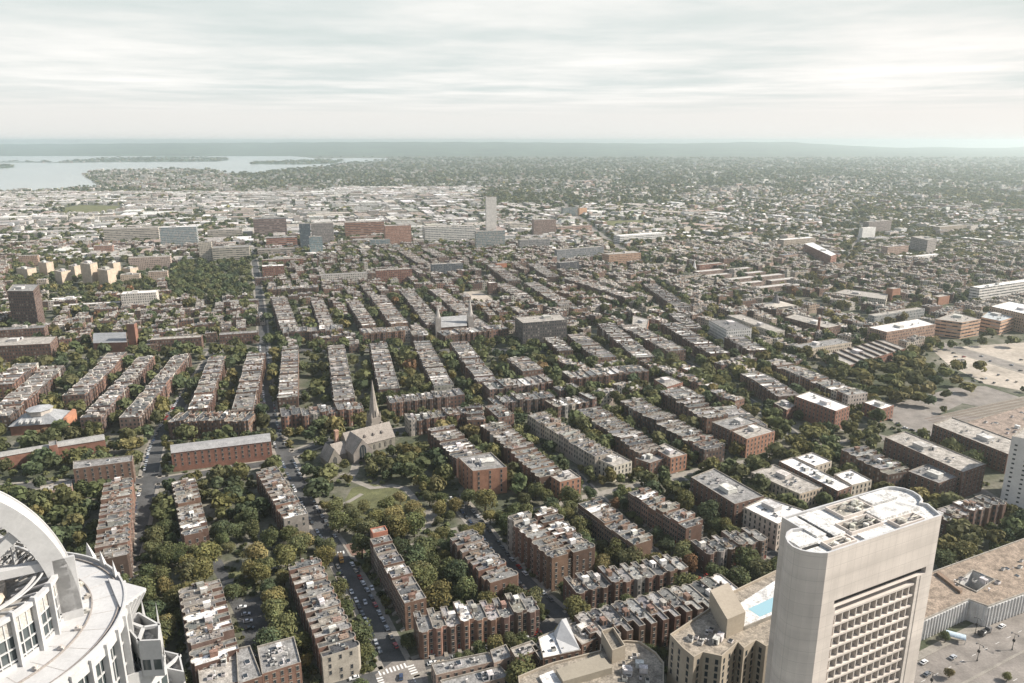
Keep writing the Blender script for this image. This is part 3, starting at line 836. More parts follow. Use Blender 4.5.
ENDS = {4: 'crosswalk', 5: 'crosswalk', 18: 'street', 19: 'tower', 29: 'avenue', 30: 'street', 31: 'street', 32: 'spire', 33: 'spire', 35: 'corner', 36: 'corner', 43: 'tower'}
FLIP = {19, 35, 36}
for idx, k in enumerate(near):
    k['var'] = random.choice([0, 0, 0, 1, 1, 2, 2, 3]); k['detail'] = idx < 150
    wd, rd, zr, bay, H = house_parts(k)
    rz, w, d = k['ang'], k['w'], k['d']
    t = thing('brick_rowhouse', '', 'rowhouse', (k['c'].x, k['c'].y, 0), rz, 'houses of the ' + k['where'])
    wc = jit(k['tone'], 0.25)
    if random.random() < 0.07: wc = jit(random.choice([(0.30, 0.265, 0.22), (0.24, 0.222, 0.20), (0.34, 0.31, 0.27)]), 0.1)
    link('wall', wd, t, wc)
    white = random.random() < 0.07
    rc = (0.66, 0.64, 0.61) if white else jit(random.choice(ROOFS), 0.15)
    link('roof', rd, t, rc)
    feats = []
    r = random.random
    # chimneys on the party walls
    for _ in range(1 if r() < 0.65 else 2):
        o = link('chimney', proto['chimney'], t, jit(k['tone'], 0.15), (random.choice((-1, 1)) * (w / 2 - 0.5), random.uniform(-d * 0.35, d * 0.2), H - 0.35))
    has_deck = r() < 0.33
    yb = 0
    if has_deck:
        o = link('roof_deck', proto['roof_deck'], t, jit(random.choice([(0.25, 0.19, 0.145), (0.31, 0.265, 0.215), (0.24, 0.215, 0.19), (0.28, 0.205, 0.165)]), 0.15), (random.uniform(-0.4, 0.4), random.choice((-0.26, 0.06)) * d, zr), 0)
    if r() < 0.42:
        link('stair_house', proto['stair_house'], t, jit(random.choice([(0.5, 0.48, 0.45), (0.3, 0.28, 0.25), (0.2, 0.13, 0.1), (0.62, 0.6, 0.57)]), 0.1), (random.uniform(-w * 0.2, w * 0.2), random.uniform(-1, 1), zr), random.choice((0, PI / 2, PI)))
        has_head = True
    else: has_head = False
    for _ in range(random.choice((1, 1, 2, 3, 4))):
        link('condenser', proto['condenser'], t, jit(random.choice([(0.5, 0.49, 0.47), (0.66, 0.65, 0.62), (0.34, 0.33, 0.31), (0.15, 0.15, 0.15)]), 0.1), (random.uniform(-w * 0.36, -w * 0.02) if random.random() < 0.5 else random.uniform(-w * 0.36, w * 0.36), random.uniform(-d * 0.42, d * 0.20), zr), random.choice((0, PI / 2)))
    for _ in range(random.choice((0, 1, 1, 2))):
        link('skylight', proto['skylight'], t, jit((0.55, 0.53, 0.5), 0.2), (random.uniform(-w * 0.3, w * 0.3), random.uniform(-d * 0.42, d * 0.18), zr))
    if k['detail']:
        for _ in range(random.choice((1, 2, 2))):
            link('roof_vent', proto['roof_vent'], t, jit((0.5, 0.5, 0.48), 0.2), (random.uniform(-w * 0.38, w * 0.38), random.uniform(-d * 0.44, d * 0.2), zr))
        cx_ = -w * 0.12
        fdir = Vector((math.sin(rz), -math.cos(rz)))
        floors = max(3, int(H / 3.4))
        spots = []
        if facing(k['c'], fdir):
            fy = -d / 2
            if bay == 'flat': cols = [(-w * 0.3, fy), (0.0, fy), (w * 0.3, fy)]
            else: cols = [(cx_, fy - (1.25 if bay == 'bow' else 1.1)), (w * 0.345, fy)]
            for f_ in range(floors):
                for x, y in cols:
                    if f_ == 0 and x > 0.2: continue
                    spots.append((x, y, 0.9 + f_ * 3.3, 0))
            link('door', proto['door'], t, random.choice([(0.06, 0.05, 0.045), (0.2, 0.04, 0.03), (0.04, 0.07, 0.06)]), (w * 0.345, fy, 0))
            link('stoop', proto['stoop'], t, None, (w * 0.345, fy - 0.15, 0))
        if facing(k['c'], -fdir):
            for f_ in range(floors):
                for x in (-w * 0.26, w * 0.2): spots.append((x, d / 2 if x < 0 or d <= 12.5 else d * 0.24, 0.9 + f_ * 3.3, PI))
        xd = Vector((math.cos(rz), math.sin(rz)))
        for sgn in (1, -1):
            end = (k['i'] == k['n'] - 1 and (sgn == 1) == (k['front'] == 'R')) or (k['i'] == 0 and (sgn == -1) == (k['front'] == 'R'))
            if end and facing(k['c'], xd * sgn, 0):
                for f_ in range(floors):
                    for y in (-d * 0.3, 0.0, d * 0.3): 
                        if r() < 0.75: spots.append((sgn * (w / 2 - 0.01), y, 0.9 + f_ * 3.3, sgn * PI / 2))
        for x, y, z, a in spots: link('window', proto['window'], t, None, (x, y, z), a)
    look = 'white roofed ' if white else ''
    look2 = 'with timber deck' if has_deck else ('with stair house' if has_head else 'with bare roof')
    if white: look2 = ''
    end = ENDS.get(k['row'], 'near')
    i_ = k['n'] - 1 - k['i'] if k['row'] in FLIP else k['i']
    t['label'] = ' '.join(f"{look}rowhouse {look2}, {ORD[i_]} from {end} end, {k['where']}".replace(' ,', ',').split())
print('rowhouses', len(houses), 'near', len(near))

# ------------------------------------------------------------------ stuff: the other rowhouses, as boxes with parapets, chimneys and clutter
class Stuff:
    def __init__(self): self.v = []; self.f = []; self.c = []; self.m = []; self.uv = []; self.n = 0
    def quad(self, pts, col, mi=0, uv=None):
        self.v += pts; self.f.append((self.n, self.n + 1, self.n + 2, self.n + 3)); self.n += 4
        self.c.append(col); self.m.append(mi); self.uv += uv if uv else [(0, -9)] * 4
    def box(self, cx, cy, w, d, ang, z0, z1, wc, rc, par=0.0, ridge=0.0):
        ca, sa = math.cos(ang), math.sin(ang)
        T = lambda x, y, z: (cx + x * ca - y * sa, cy + x * sa + y * ca, z)
        h, e = w / 2, d / 2
        q = [(-h, -e), (h, -e), (h, e), (-h, e)]; s = 0
        for i in range(4):
            (xa, ya), (xb, yb) = q[i], q[(i + 1) % 4]
            L = math.hypot(xb - xa, yb - ya)
            self.quad([T(xa, ya, z0), T(xb, yb, z0), T(xb, yb, z1), T(xa, ya, z1)], wc, 0, [(s, z0), (s + L, z0), (s + L, z1), (s, z1)] if par >= 0 and z0 == 0 else None)
            s += L
        if ridge > 0:
            self.quad([T(-h, -e, z1), T(h, -e, z1), T(h, 0, z1 + ridge), T(-h, 0, z1 + ridge)], rc, 1)
            self.quad([T(h, e, z1), T(-h, e, z1), T(-h, 0, z1 + ridge), T(h, 0, z1 + ridge)], rc, 1)
            self.quad([T(-h, -e, z1), T(-h, 0, z1 + ridge), T(-h, 0, z1 + ridge), T(-h, e, z1)], wc, 0)
            self.quad([T(h, e, z1), T(h, 0, z1 + ridge), T(h, 0, z1 + ridge), T(h, -e, z1)], wc, 0)
        else:
            self.quad([T(*p, z1 - par) for p in q], rc, 1)
            if par > 0:
                for i in range(4):                     # inner faces of the parapet
                    a, b = q[(i + 1) % 4], q[i]
                    k = 0.97
                    self.quad([T(a[0] * k, a[1] * k, z1 - par), T(b[0] * k, b[1] * k, z1 - par), T(b[0] * k, b[1] * k, z1), T(a[0] * k, a[1] * k, z1)], (0.33, 0.3, 0.27), 1)
                    self.quad([T(b[0], b[1], z1), T(a[0], a[1], z1), T(a[0] * k, a[1] * k, z1), T(b[0] * k, b[1] * k, z1)], (0.36, 0.33, 0.29), 1)
    def build(self, name):
        return kind(np_mesh(name, np.array(self.v), np.array(self.f), np.array(self.c), [M['wallc'], M['cityroof']], self.m, self.uv), 'stuff')

rows_far = Stuff()
def far_house(S, cx, cy, ang, w, d, h, tone, clutter=True):
    hh = h + random.uniform(-1.0, 1.1)
    rc = (0.6, 0.58, 0.55) if random.random() < 0.07 else jit(random.choice(ROOFS), 0.2)
    S.box(cx, cy, w - 0.02, d, ang, 0, hh, jit(tone, 0.3) if random.random() > 0.1 else jit((0.4, 0.36, 0.31), 0.2), rc, 0.5)
    if not clutter: return
    ca, sa = math.cos(ang), math.sin(ang)
    for _ in range(random.choice((2, 3, 4))):
        x, y = random.uniform(-w * 0.36, w * 0.36), random.uniform(-d * 0.42, d * 0.42)
        k = random.choice((0, 1, 1, 2, 3))
        s = [(0.7, 1.5, 2.2, tone), (1.2, 1.2, 1.1, (0.5, 0.48, 0.45)), (2.2, 3.2, 2.3, (0.4, 0.37, 0.33)), (3.6, 4.0, 0.5, (0.27, 0.22, 0.18))][k]
        S.box(cx + x * ca - y * sa, cy + x * sa + y * ca, s[0], s[1], ang, hh - 0.55, hh - 0.55 + s[2], jit(s[3], 0.2), jit(s[3], 0.2), -1 if False else 0.0)
for k in houses:
    if id(k) in near_id: continue
    c = k['c']
    far_house(rows_far, c.x, c.y, k['ang'], k['w'], k['d'], k['h'], k['tone'])
    if random.random() < 0.7:                          # its bay
        fx, fy = math.sin(k['ang']), -math.cos(k['ang'])
        rows_far.box(c.x + fx * (k['d'] / 2 + 0.5), c.y + fy * (k['d'] / 2 + 0.5), k['w'] * 0.5, 1.2, k['ang'], 0, k['h'] - 0.8, jit(k['tone'], 0.15), jit(random.choice(ROOFS), 0.2), 0.0)
# ------------------------------------------------------------------ single buildings
BEIGE = (0.44, 0.36, 0.28); TAN = (0.36, 0.30, 0.24); CREAM = (0.50, 0.45, 0.38); WHITE = (0.62, 0.60, 0.57); PB = (0.34, 0.25, 0.20)
ORANGE = (0.31, 0.165, 0.11); RED = (0.225, 0.115, 0.083); DKB = (0.14, 0.085, 0.065); GREY = (0.27, 0.26, 0.25); DK = (0.085, 0.085, 0.09)
RW = (0.68, 0.66, 0.63); RG = (0.22, 0.213, 0.203); RT = (0.32, 0.295, 0.262); RD = (0.16, 0.155, 0.15)

def FR(xl, yl, xr, yr, yb, depth):
    """footprint from the upper front edge, the row where its foot stands, and a depth in metres"""
    xm, ym = (xl + xr) / 2, (yl + yr) / 2
    h = height_at(xm, yb, ym)
    a, b = Vector(P(xl, yl, h)), Vector(P(xr, yr, h))
    if a.y > 800:                                      # far off, fronts follow the street grid
        g = R(17) if xl < 540 else R(27)
        t_ = ((xr - CX) / F * (a.y * CP + (HC - h) * SP) - a.x) / (math.cos(g) - (xr - CX) / F * math.sin(g) * CP)
        b = a + Vector((math.cos(g), math.sin(g))) * t_
    n = Vector((-(b - a).y, (b - a).x)).normalized()
    if n.y < 0: n = -n
    return [tuple(a), tuple(b), tuple(b + n * depth), tuple(a + n * depth)], h
def QB(pts, foot):
    """footprint from four roof corners; foot = pixel of the ground below the corner with the same x"""
    k = min(range(len(pts)), key=lambda i: abs(pts[i][0] - foot[0]))
    h = height_at(foot[0], foot[1], pts[k][1] + (0))
    return [P(x, y, h) for x, y in pts], h
def QH(pts, h): return [P(x, y, h) for x, y in pts], h

def rooftop(t, poly, h, n, seed, col=(0.5, 0.48, 0.45), big=True):
    """machine rooms, condensers and vents on a flat roof"""
    rr = random.Random(seed)
    c = sum((Vector(p) for p in poly), Vector((0, 0))) / len(poly)
    e = Vector(poly[1]) - Vector(poly[0]); ang = math.atan2(e.y, e.x)
    if big:
        L = min(e.length, (Vector(poly[2]) - Vector(poly[1])).length)
        if L > 8:
            mb = MB(); a = min(3.5, L * 0.18); mb.box(-a * 1.3, a * 1.3, -a, a, 0, 2.6); mb.box(-a * 1.3 - 0.15, a * 1.3 + 0.15, -a - 0.15, a + 0.15, 2.6, 2.8, 1)
            o = mb.build('machine_room', [M['fit'], M['roof']], t, jit(col, 0.2)); p = c + (Vector(rr.choice(poly)) - c) * 0.25; o.location = (p.x, p.y, h); o.rotation_euler.z = ang
    for _ in range(int(n * 1.9)):
        p = c
        for _k in range(20):
            i = rr.randrange(len(poly)); j = (i + 1) % len(poly)
            u = rr.random(); q = Vector(poly[i]).lerp(Vector(poly[j]), u); p = c.lerp(q, rr.uniform(0.25, 0.82))
            break
        nm = rr.choice(('condenser', 'condenser', 'skylight', 'roof_vent', 'roof_vent', 'stair_house' if rr.random() < 0.4 else 'condenser'))
        o = link(nm, proto[nm], t, jit((0.52, 0.5, 0.48), 0.2), (p.x, p.y, h), ang)
        s = rr.uniform(0.9, 2.0) if nm != 'stair_house' else 1.0; o.scale = (s, s, min(s, 1.3))

def block(name, label, cat, spec, wall, roof=RG, style='w', win=False, n=3, group=None, gable=0.0, pitch=3.0, grow=1.5, head=True, par=0.7, ridge=''):
    poly, h = spec
    poly = ccw(poly)
    raster(poly, occ_b, grow)
    c = sum((Vector(p) for p in poly), Vector((0, 0))) / len(poly)
    loc = [(p[0] - c.x, p[1] - c.y) for p in poly]
    t = thing(name, label, cat, (c.x, c.y, 0), 0, group)
    mats = {'w': 'wallw', 'b': 'wallb', 'g': 'wallg', 'p': 'wall'}
    if gable > 0:
        e = [Vector(p) for p in loc]
        l0, l1 = (e[1] - e[0]).length, (e[2] - e[1]).length
        if l0 < l1 and ridge != 'front': e = e[1:] + e[:1]
        mb = MB(); s = 0
        mb.prism([tuple(p) for p in e], 0, h, 0, cap=False, uvz=True)
        r0, r1 = (e[3] + e[0]) / 2, (e[1] + e[2]) / 2
        mb.face([(*e[3], h), (*e[0], h), (*r0, h + gable)], 0); mb.face([(*e[1], h), (*e[2], h), (*r1, h + gable)], 0)
        mb.build('wall', M[mats[style]] if not win else M['wall'], t, wall)
        rb = MB()
        for s_ in ((e[0], e[1], r1, r0), (e[2], e[3], r0, r1)):
            a, b, cc, dd = s_
            o1 = (a - dd).normalized() * 0.4
            lo = [(a.x + o1.x, a.y + o1.y, h - 0.1), (b.x + o1.x, b.y + o1.y, h - 0.1), (cc.x, cc.y, h + gable + 0.25), (dd.x, dd.y, h + gable + 0.25)]
            rb.face(lo)
        rb.build('roof', M['slate'], t, roof)
        zr = h
    else:
        mb, inn, zr = shell(loc, h, par, 0.35)
        mb.build('wall', [M['wall'] if win else M[mats[style]], M['coping']], t, wall)
        rb = MB(); rb.face([(x, y, zr) for x, y in inn]); rb.build('roof', M['roof'], t, roof)
        if n > 0: rooftop(t, inset(loc, 2.2), zr, n, len(label) * 7 + int(h), big=head)
    if win:
        fl = max(2, int((h - 1.2) / 3.4)); spots = []
        for i in range(len(loc)):
            a, b = Vector(loc[i]), Vector(loc[(i + 1) % len(loc)])
            e = b - a; L = e.length
            if L < 3: continue
            nn2 = Vector((e.y, -e.x)).normalized()
            m = (a + b) / 2 + c
            if nn2.dot(Vector((-m.x, -m.y)).normalized()) < -0.05: continue
            k = max(1, int((L - 1.5) / pitch))
            for j in range(k):
                p = a + e * ((j + 0.5) / k)
                for f_ in range(fl): spots.append((p.x, p.y, h - 1.3 - 2.0 - f_ * 3.4, math.atan2(nn2.y, nn2.x) + PI / 2, (p + c).length))
        spots = [s for s in spots if s[2] > 0.6]
        spots.sort(key=lambda s: s[4] - s[2] * 0.5)
        for s in spots[:100]: link('window', proto['window'], t, None, s[:3], s[3])
        if len(spots) > 100:
            src = proto['window']; me = bpy.data.meshes.new('window'); vv = [v.co.copy() for v in src.vertices]; ff = [tuple(p.vertices) for p in src.polygons]; mi = [p.material_index for p in src.polygons]
            V, Fc, Mi = [], [], []
            for s in spots[100:]:
                mt = Matrix.Translation(s[:3]) @ Matrix.Rotation(s[3], 4, 'Z'); o = len(V)
                V += [tuple(mt @ v) for v in vv]; Fc += [tuple(i + o for i in f) for f in ff]; Mi += mi
            me.from_pydata(V, [], Fc)
            for mt in src.materials: me.materials.append(mt)
            me.polygons.foreach_set('material_index', Mi)
            kind(link('window', me, t), 'stuff')
    return t

B = block
# the district in the middle, nearest first
B('brick_block', 'long plain red brick block with low grey gabled roof beyond the avenue', 'apartment block', QB([(171, 453), (271, 441), (270, 433), (170, 445)], (171, 472)), RED, (0.27, 0.265, 0.26), 'w', True, gable=1.2, pitch=4.2)
B('brick_hall', 'long low red brick hall with grey roof behind dark trees, split by a tower', 'hall', QB([(0, 457), (50, 448), (49, 444), (0, 452)], (0, 470)), RED, (0.30, 0.29, 0.27), 'p', gable=1.0)
B('brick_hall', 'grey roofed red brick hall wing on the avenue side of the square brick tower', 'hall', QB([(57, 447), (105, 439.5), (104, 434), (57, 441.5)], (105, 452)), RED, (0.30, 0.29, 0.27), 'p', gable=1.0)
B('brick_tower', 'square red brick stair tower joining two grey roofed halls', 'tower', QB([(49, 446), (57, 444.5), (56.5, 440), (48.5, 441)], (57, 463)), RED, RG, 'p', n=0)
B('apartment_block', 'brick apartment block with stacked white balconies at the avenue corner', 'apartment block', QH([(73, 469), (132, 461), (133, 455), (73, 461)], 16), BROWN[1], RG, 'w', True, pitch=4)
B('apartment_block', 'orange brick corner block with dark slit windows above the park', 'apartment block', QB([(473, 471), (507, 467), (491, 452), (458, 457)], (473, 497)), ORANGE, RG, 'w', True, pitch=5.5, n=8)
B('apartment_block', 'small orange brick end block with grey roof by the corridor path', 'apartment block', QH([(560, 482), (581, 477), (570, 469), (549, 475)], 13), ORANGE, RT, 'w', True, pitch=3.4)
B('corner_house', 'cream bowed corner house with white roof at the row end', 'house', QB([(598, 459), (614, 466), (632, 461), (613, 451)], (614, 482)), (0.52, 0.48, 0.4), RT, 'w', True, pitch=2.8)
B('apartment_block', 'dark brick end block with orange gable before the corridor path', 'apartment block', QB([(635, 458), (650, 463), (668, 457), (656, 449)], (650, 476)), DKB, RG, 'w', True, pitch=3)
B('apartment_block', 'orange brick end block with clustered roof fittings by the lane mouth', 'apartment block', QB([(653, 448), (671, 458), (687, 454), (665, 443)], (671, 474)), ORANGE, RT, 'w', True, pitch=3, n=6)
B('apartment_block', 'tall block with dark flank and blank orange end above the green lane', 'apartment block', QB([(654, 379), (667, 387), (683, 382), (669, 376)], (667, 400)), RED, RT, 'w', n=3)
B('apartment_block', 'dark brick flat roofed block with roof pipes beside the green lane', 'apartment block', QB([(712, 422), (730, 430), (757, 422), (739, 415)], (730, 450)), BROWN[0], RG, 'w', True, pitch=3.2, n=6)
B('apartment_block', 'orange fronted flat roofed block with white bays by the corridor path', 'apartment block', QB([(730, 430), (747, 439), (775, 431), (757, 423)], (747, 458)), ORANGE, RT, 'w', True, pitch=3.2, n=5)
B('apartment_block', 'dark brick stepped block with wide grey roof before the cream block', 'apartment block', QB([(691, 477), (735, 504), (764, 496), (714, 468)], (735, 530)), DKB, RG, 'w', True, pitch=4, n=10)
B('apartment_block', 'small white roofed block with one red brick flank behind the concrete tower', 'apartment block', QH([(744, 507), (778, 524), (805, 510), (766, 497)], 17), (0.42, 0.36, 0.31), RW, 'w', True, pitch=3, n=5)
B('apartment_block', 'cream block with many dark windows and flat grey roof', 'apartment block', QB([(751, 472), (800, 494), (823, 487), (774, 464)], (800, 512)), (0.46, 0.38, 0.29), RT, 'w', True, pitch=2.7, n=9)
sp = QH([(779, 461), (838, 491), (852, 486), (793, 457)], 14)
B('apartment_block', 'long spine of the white roofed block behind the cream block', 'apartment block', sp, DKB, RW, 'w', True, n=8, pitch=3.6)
for lb, q in (('stub wing of the white roofed block, farther from the concrete tower', [(795, 457), (815, 466), (832, 461), (812, 452)]), ('stub wing of the white roofed block, closer to the concrete tower', [(834, 474), (852, 485), (872, 480), (851, 469)])):
    B('apartment_wing', lb, 'apartment block', QH(q, 14.3), (0.48, 0.42, 0.34), RW, 'w', True, n=3, head=False, pitch=3.2)
B('apartment_block', 'brown brick flats with dark glazed penthouse and bowed front', 'apartment block', QB([(908, 471), (939, 483), (960, 476), (929, 463)], (939, 505)), DKB, RG, 'w', True, pitch=3.2, n=6)
t = B('apartment_block', 'long brown brick block with terraced dark penthouses by the plaza', 'apartment block', QB([(885, 437), (963, 472), (986, 464), (905, 431)], (963, 500)), DKB, RT, 'w', True, pitch=3.6, n=8)
B('apartment_block', 'long dark brick block with rippled front along the dusty plaza', 'apartment block', QB([(933, 424), (1008, 454), (1028, 445), (952, 417)], (1008, 474)), DKB, RT, 'w', True, pitch=3, n=8)
B('apartment_block', 'tall white roofed block with orange end wall near the park trees', 'apartment block', QB([(795, 396), (836, 411), (850, 406), (810, 391)], (836, 432)), RED, RW, 'w', True, pitch=3.4, n=3)
B('brick_building', 'small white roofed red brick building at the plaza corner', 'building', QB([(863, 402), (882, 409), (894, 405), (875, 399)], (882, 422)), RED, RW, 'w', True, pitch=3.4, n=2)
B('brick_building', 'little red brick house with pale roof under the tall white roofed block', 'building', QB([(774, 403), (787, 410), (796, 405), (783, 399)], (787, 422)), RED, RT, 'w', n=2)
B('brick_house', 'pale orange brick house with slate gable behind the hotel pool', 'house', QB([(751, 590), (770, 601), (790, 592), (770, 580)], (770, 615)), PB, (0.13, 0.17, 0.17), 'w', True, gable=3)
# the low buildings by the crosswalk
B('low_building', 'low grey roofed building with white vents beside the crosswalk corner', 'building', QH([(436, 675), (500, 660), (487, 652), (431, 663)], 8), PB, RG, 'w', True, n=7, head=False)
B('low_building', 'low grey roofed building before the one at the crosswalk corner', 'building', QH([(446, 692), (510, 676), (500, 665), (440, 680)], 7), PB, RG, 'w', True, n=5, head=False)
B('low_building', 'small grey flat roof building against the yard trees near the crosswalk', 'building', QH([(494, 663), (513, 656), (506, 644), (490, 650)], 9), PB, RG, 'w', True, n=2, head=False)
B('brick_building', 'squat brick house with cluttered roof beside the bright white roof', 'building', QH([(516, 658), (541, 649), (532, 640), (510, 648)], 12), BROWN[1], RT, 'w', True, n=6, head=False)
B('brick_building', 'grey roofed brick house squeezed beside the bright white roof', 'building', QH([(541, 660), (556, 655), (545, 640), (531, 645)], 12), BROWN[0], RG, 'w', True, n=2, head=False)
B('brick_building', 'flat roofed building with pale parapets between white roof and hotel row', 'building', QH([(582, 645), (606, 634), (590, 617), (566, 625)], 13), BROWN[1], RT, 'w', True, n=8)
# the court beside the avenue
B('apartment_block', 'dark brick tower block standing behind the low brick court', 'tower block', QB([(7, 291), (33, 291), (39, 284), (13, 284)], (33, 331)), (0.13, 0.085, 0.07), RG, 'w', n=3)
B('brick_court', 'long low dark brick court building with bays under the tower block', 'apartment block', QB([(-14, 346.5), (50, 343.5), (57, 336), (-10, 338)], (50, 360)), DKB, RT, 'w', n=2)
B('brick_court', 'rear wing of the low dark brick court touching the tower block', 'apartment block', FR(-12, 331, 44, 330, 346, 14), DKB, RD, 'w', n=2)
B('brick_church', 'brick hall church with long slate roof below the pale houses', 'church', QB([(93, 343), (127, 342), (126, 332), (94, 333)], (93, 353)), RED, (0.22, 0.225, 0.23), 'p', gable=4, ridge='front')
B('brick_tower', 'square brick bell tower beside the slate roofed hall church', 'tower', FR(126, 324, 134, 324, 351, 6), RED, RG, 'p', n=0)
B('mansard_terrace', 'dark terrace with white dormers behind the sunlit rows', 'terrace', FR(150, 340, 201, 337, 352, 12), DKB, RT, 'w', n=3)
B('brick_terrace', 'grey roofed terrace closing the row tops beside the avenue', 'terrace', FR(219, 335, 258, 334, 345, 12), DKB, RG, 'w', n=3)
B('brick_terrace', 'long grey roofed terrace before the dark grove', 'terrace', FR(223, 302, 258, 299, 307, 12), DKB, RG, 'w', n=2)
B('white_house', 'square pale house with hipped roof beside the straight street', 'house', FR(246, 306, 257, 305, 312, 11), CREAM, RT, 'w', n=0)
B('apartment_block', 'big dark grid fronted block with a roof box in the middle rows', 'apartment block', QB([(523, 323), (567, 319.5), (561, 314), (515, 317)], (567, 343)), (0.10, 0.09, 0.085), RT, 'w', n=4)
B('apartment_block', 'orange stone house with flat roof before the leafy square', 'house', QB([(632, 327), (646, 331), (649, 319), (633, 315)], (646, 342)), ORANGE, RT, 'w', n=2)
B('modern_block', 'modern white block with black flank in the brick rows', 'apartment block', QB([(709, 320), (727, 330), (752, 328), (733, 319)], (727, 344)), WHITE, RD, 'w', n=6)
B('mill_building', 'long pale mill building with rows of windows', 'mill', QB([(727, 315), (774, 332), (785, 330), (742, 314)], (774, 342)), (0.38, 0.35, 0.3), RT, 'w', n=2)
B('mill_building', 'long dark brick mill building by the tall chimney', 'mill', QB([(785, 317), (827, 328), (841, 325), (796, 313.5)], (827, 340)), DKB, RT, 'w', n=2)
B('apartment_block', 'row of cream bay fronted flats below the brick chimney', 'apartment block', QB([(792, 345), (806, 349), (852, 342), (838, 338)], (806, 360)), (0.5, 0.43, 0.34), RG, 'w', n=5)
flats = B('brick_flats', 'low brown brick flats with pale striped roofs above the park trees', 'apartment block', QB([(826, 354), (850, 365), (906, 348), (882, 339)], (850, 374)), RED, RT, 'w', n=4)
fq = [Vector(p) - Vector(flats.location[:2]) for p in QB([(826, 354), (850, 365), (906, 348), (882, 339)], (850, 374))[0]]; fh = QB([(826, 354), (850, 365), (906, 348), (882, 339)], (850, 374))[1]
for k in range(1, 8):
    a, b_ = fq[1].lerp(fq[2], k / 8), fq[0].lerp(fq[3], k / 8)
    mb = MB(); mb.bar((*a, fh), (*b_, fh), 1.1, 2.4); mb.build('party_wall', M['wall'], flats, (0.12, 0.085, 0.07))
B('low_building', 'low pale garage roof behind the golden trees by the white arch', 'garage', QH([(40, 493), (72, 486), (72, 479), (40, 486)], 6), PB, RT, 'p', n=4, head=False)
B('apartment_block', 'large brick flats with bright white roof and white bays', 'apartment block', QB([(868, 327), (887, 332), (936, 324), (918, 318.5)], (887, 348)), (0.3, 0.2, 0.15), RW, 'w', n=4)
B('office_block', 'salmon brick office with glazed middle beside the dusty lot', 'office block', QB([(935.5, 319), (962, 322.5), (981, 319), (955, 312)], (962, 339)), (0.45, 0.29, 0.2), RT, 'b', n=4)
B('office_block', 'salmon brick office with pale blue roof hatch beside the dusty lot', 'office block', QB([(981, 317), (1001, 321), (1017, 316), (990, 310)], (1001, 335)), (0.45, 0.29, 0.2), (0.4, 0.42, 0.42), 'b', n=4)
B('office_block', 'brick block with white roof at the frame edge by the dusty lot', 'office block', QB([(990, 306), (1030, 315), (1050, 309), (1010, 301)], (1030, 334)), (0.4, 0.28, 0.2), RW, 'w', n=3)
B('grey_terrace', 'curved grey terrace behind the large white roofed flats', 'terrace', FR(875, 316, 925, 321, 330, 10), (0.3, 0.3, 0.29), RT, 'w', n=2)
B('white_slab', 'long white slab with banded windows beyond the salmon offices', 'apartment block', FR(980, 288, 1034, 286, 303, 14), (0.6, 0.57, 0.53), RW, 'b', n=4)
B('cream_block', 'long cream block with wide flat roof amid the trees', 'apartment block', QB([(834, 292.5), (886, 299.5), (888, 294), (846, 289)], (886, 307)), CREAM, RT, 'w', n=2)
B('orange_tower', 'slim orange brick block among trees beyond the cream block', 'building', FR(893, 289, 901, 289, 302, 10), ORANGE, RT, 'p', n=0)
B('orange_house', 'low orange brick block in the trees below the white slab', 'building', FR(939, 297, 950, 296, 305, 10), ORANGE, RT, 'p', n=0)
B('brick_slab', 'brick slab with white roof and orange end by the sports ground', 'apartment block', QB([(804, 243.5), (831, 256), (837, 254), (813, 242)], (831, 269)), RED, RW, 'w', n=3)
B('tan_block', 'tan block with blue flank and pale roof beyond the playing field', 'building', FR(784, 240, 816, 238, 249, 18), TAN, RW, 'w', n=2)
for i, (xa, ya, xb, yb_) in enumerate([(698, 272, 725, 270), (710, 276, 732, 274), (728, 280, 757, 277), (741, 284, 765, 281), (761, 288, 795, 286), (772, 281, 799, 279.5), (730, 270, 753, 268), (748, 273.5, 766, 271.5), (759, 277, 785, 275), (793, 286, 804, 284)]):
    B('low_flats', 'low white roofed brick flats in the ranks beside the wide avenue', 'flats', FR(xa, ya, xb, yb_, (ya + yb_) / 2 + 5, 13), (0.24, 0.175, 0.145), (0.44, 0.42, 0.39), 'w', n=0, group='low white roofed flats')
B('brick_block', 'twin brick block beside the small white steeple', 'apartment block', FR(700, 265, 724, 263, 271, 12), RED, RT, 'w', n=2)
B('brick_block', 'brick block of joined towers before the pale high slab', 'apartment block', FR(888, 247, 909, 245, 258, 14), (0.34, 0.24, 0.19), RT, 'w', n=2)
B('grey_slab', 'grey slab tower with one lit end rising from the trees', 'tower block', QB([(911, 236.5), (928, 240), (937, 238.5), (922, 235.5)], (928, 257)), (0.27, 0.24, 0.22), RT, 'w', n=2)
B('low_building', 'low white building at the foot of the grey slab tower', 'building', FR(912, 257, 941, 256, 263, 12), WHITE, RW, 'p', n=1)
B('grey_block', 'grey brown block with pale roof on the far avenue', 'building', FR(869, 222, 892, 221, 236, 16), (0.25, 0.21, 0.19), RT, 'w', n=2)
B('white_block', 'white blank ended block beside the grey brown block', 'building', FR(863, 228, 876, 228, 242, 10), WHITE, RW, 'p', n=1)
B('school', 'wide low building with pale roof beyond the tree belt', 'school', FR(940, 227, 967, 225.5, 234, 18), TAN, RT, 'w', n=0)
B('brown_tower', 'brown brick block standing alone behind the grey slab rows', 'tower block', FR(534, 220, 556, 219, 236, 16), (0.28, 0.2, 0.165), RT, 'w', n=2)
B('low_building', 'long low reddish building beside the lone brown block', 'building', FR(557, 227, 592, 226, 233, 12), (0.36, 0.24, 0.19), RT, 'b', n=1)
B('grey_slab', 'long blue grey slab of flats with pale stripes', 'apartment block', FR(557, 250, 604, 249, 261, 10), (0.2, 0.205, 0.21), RT, 'w', n=2)
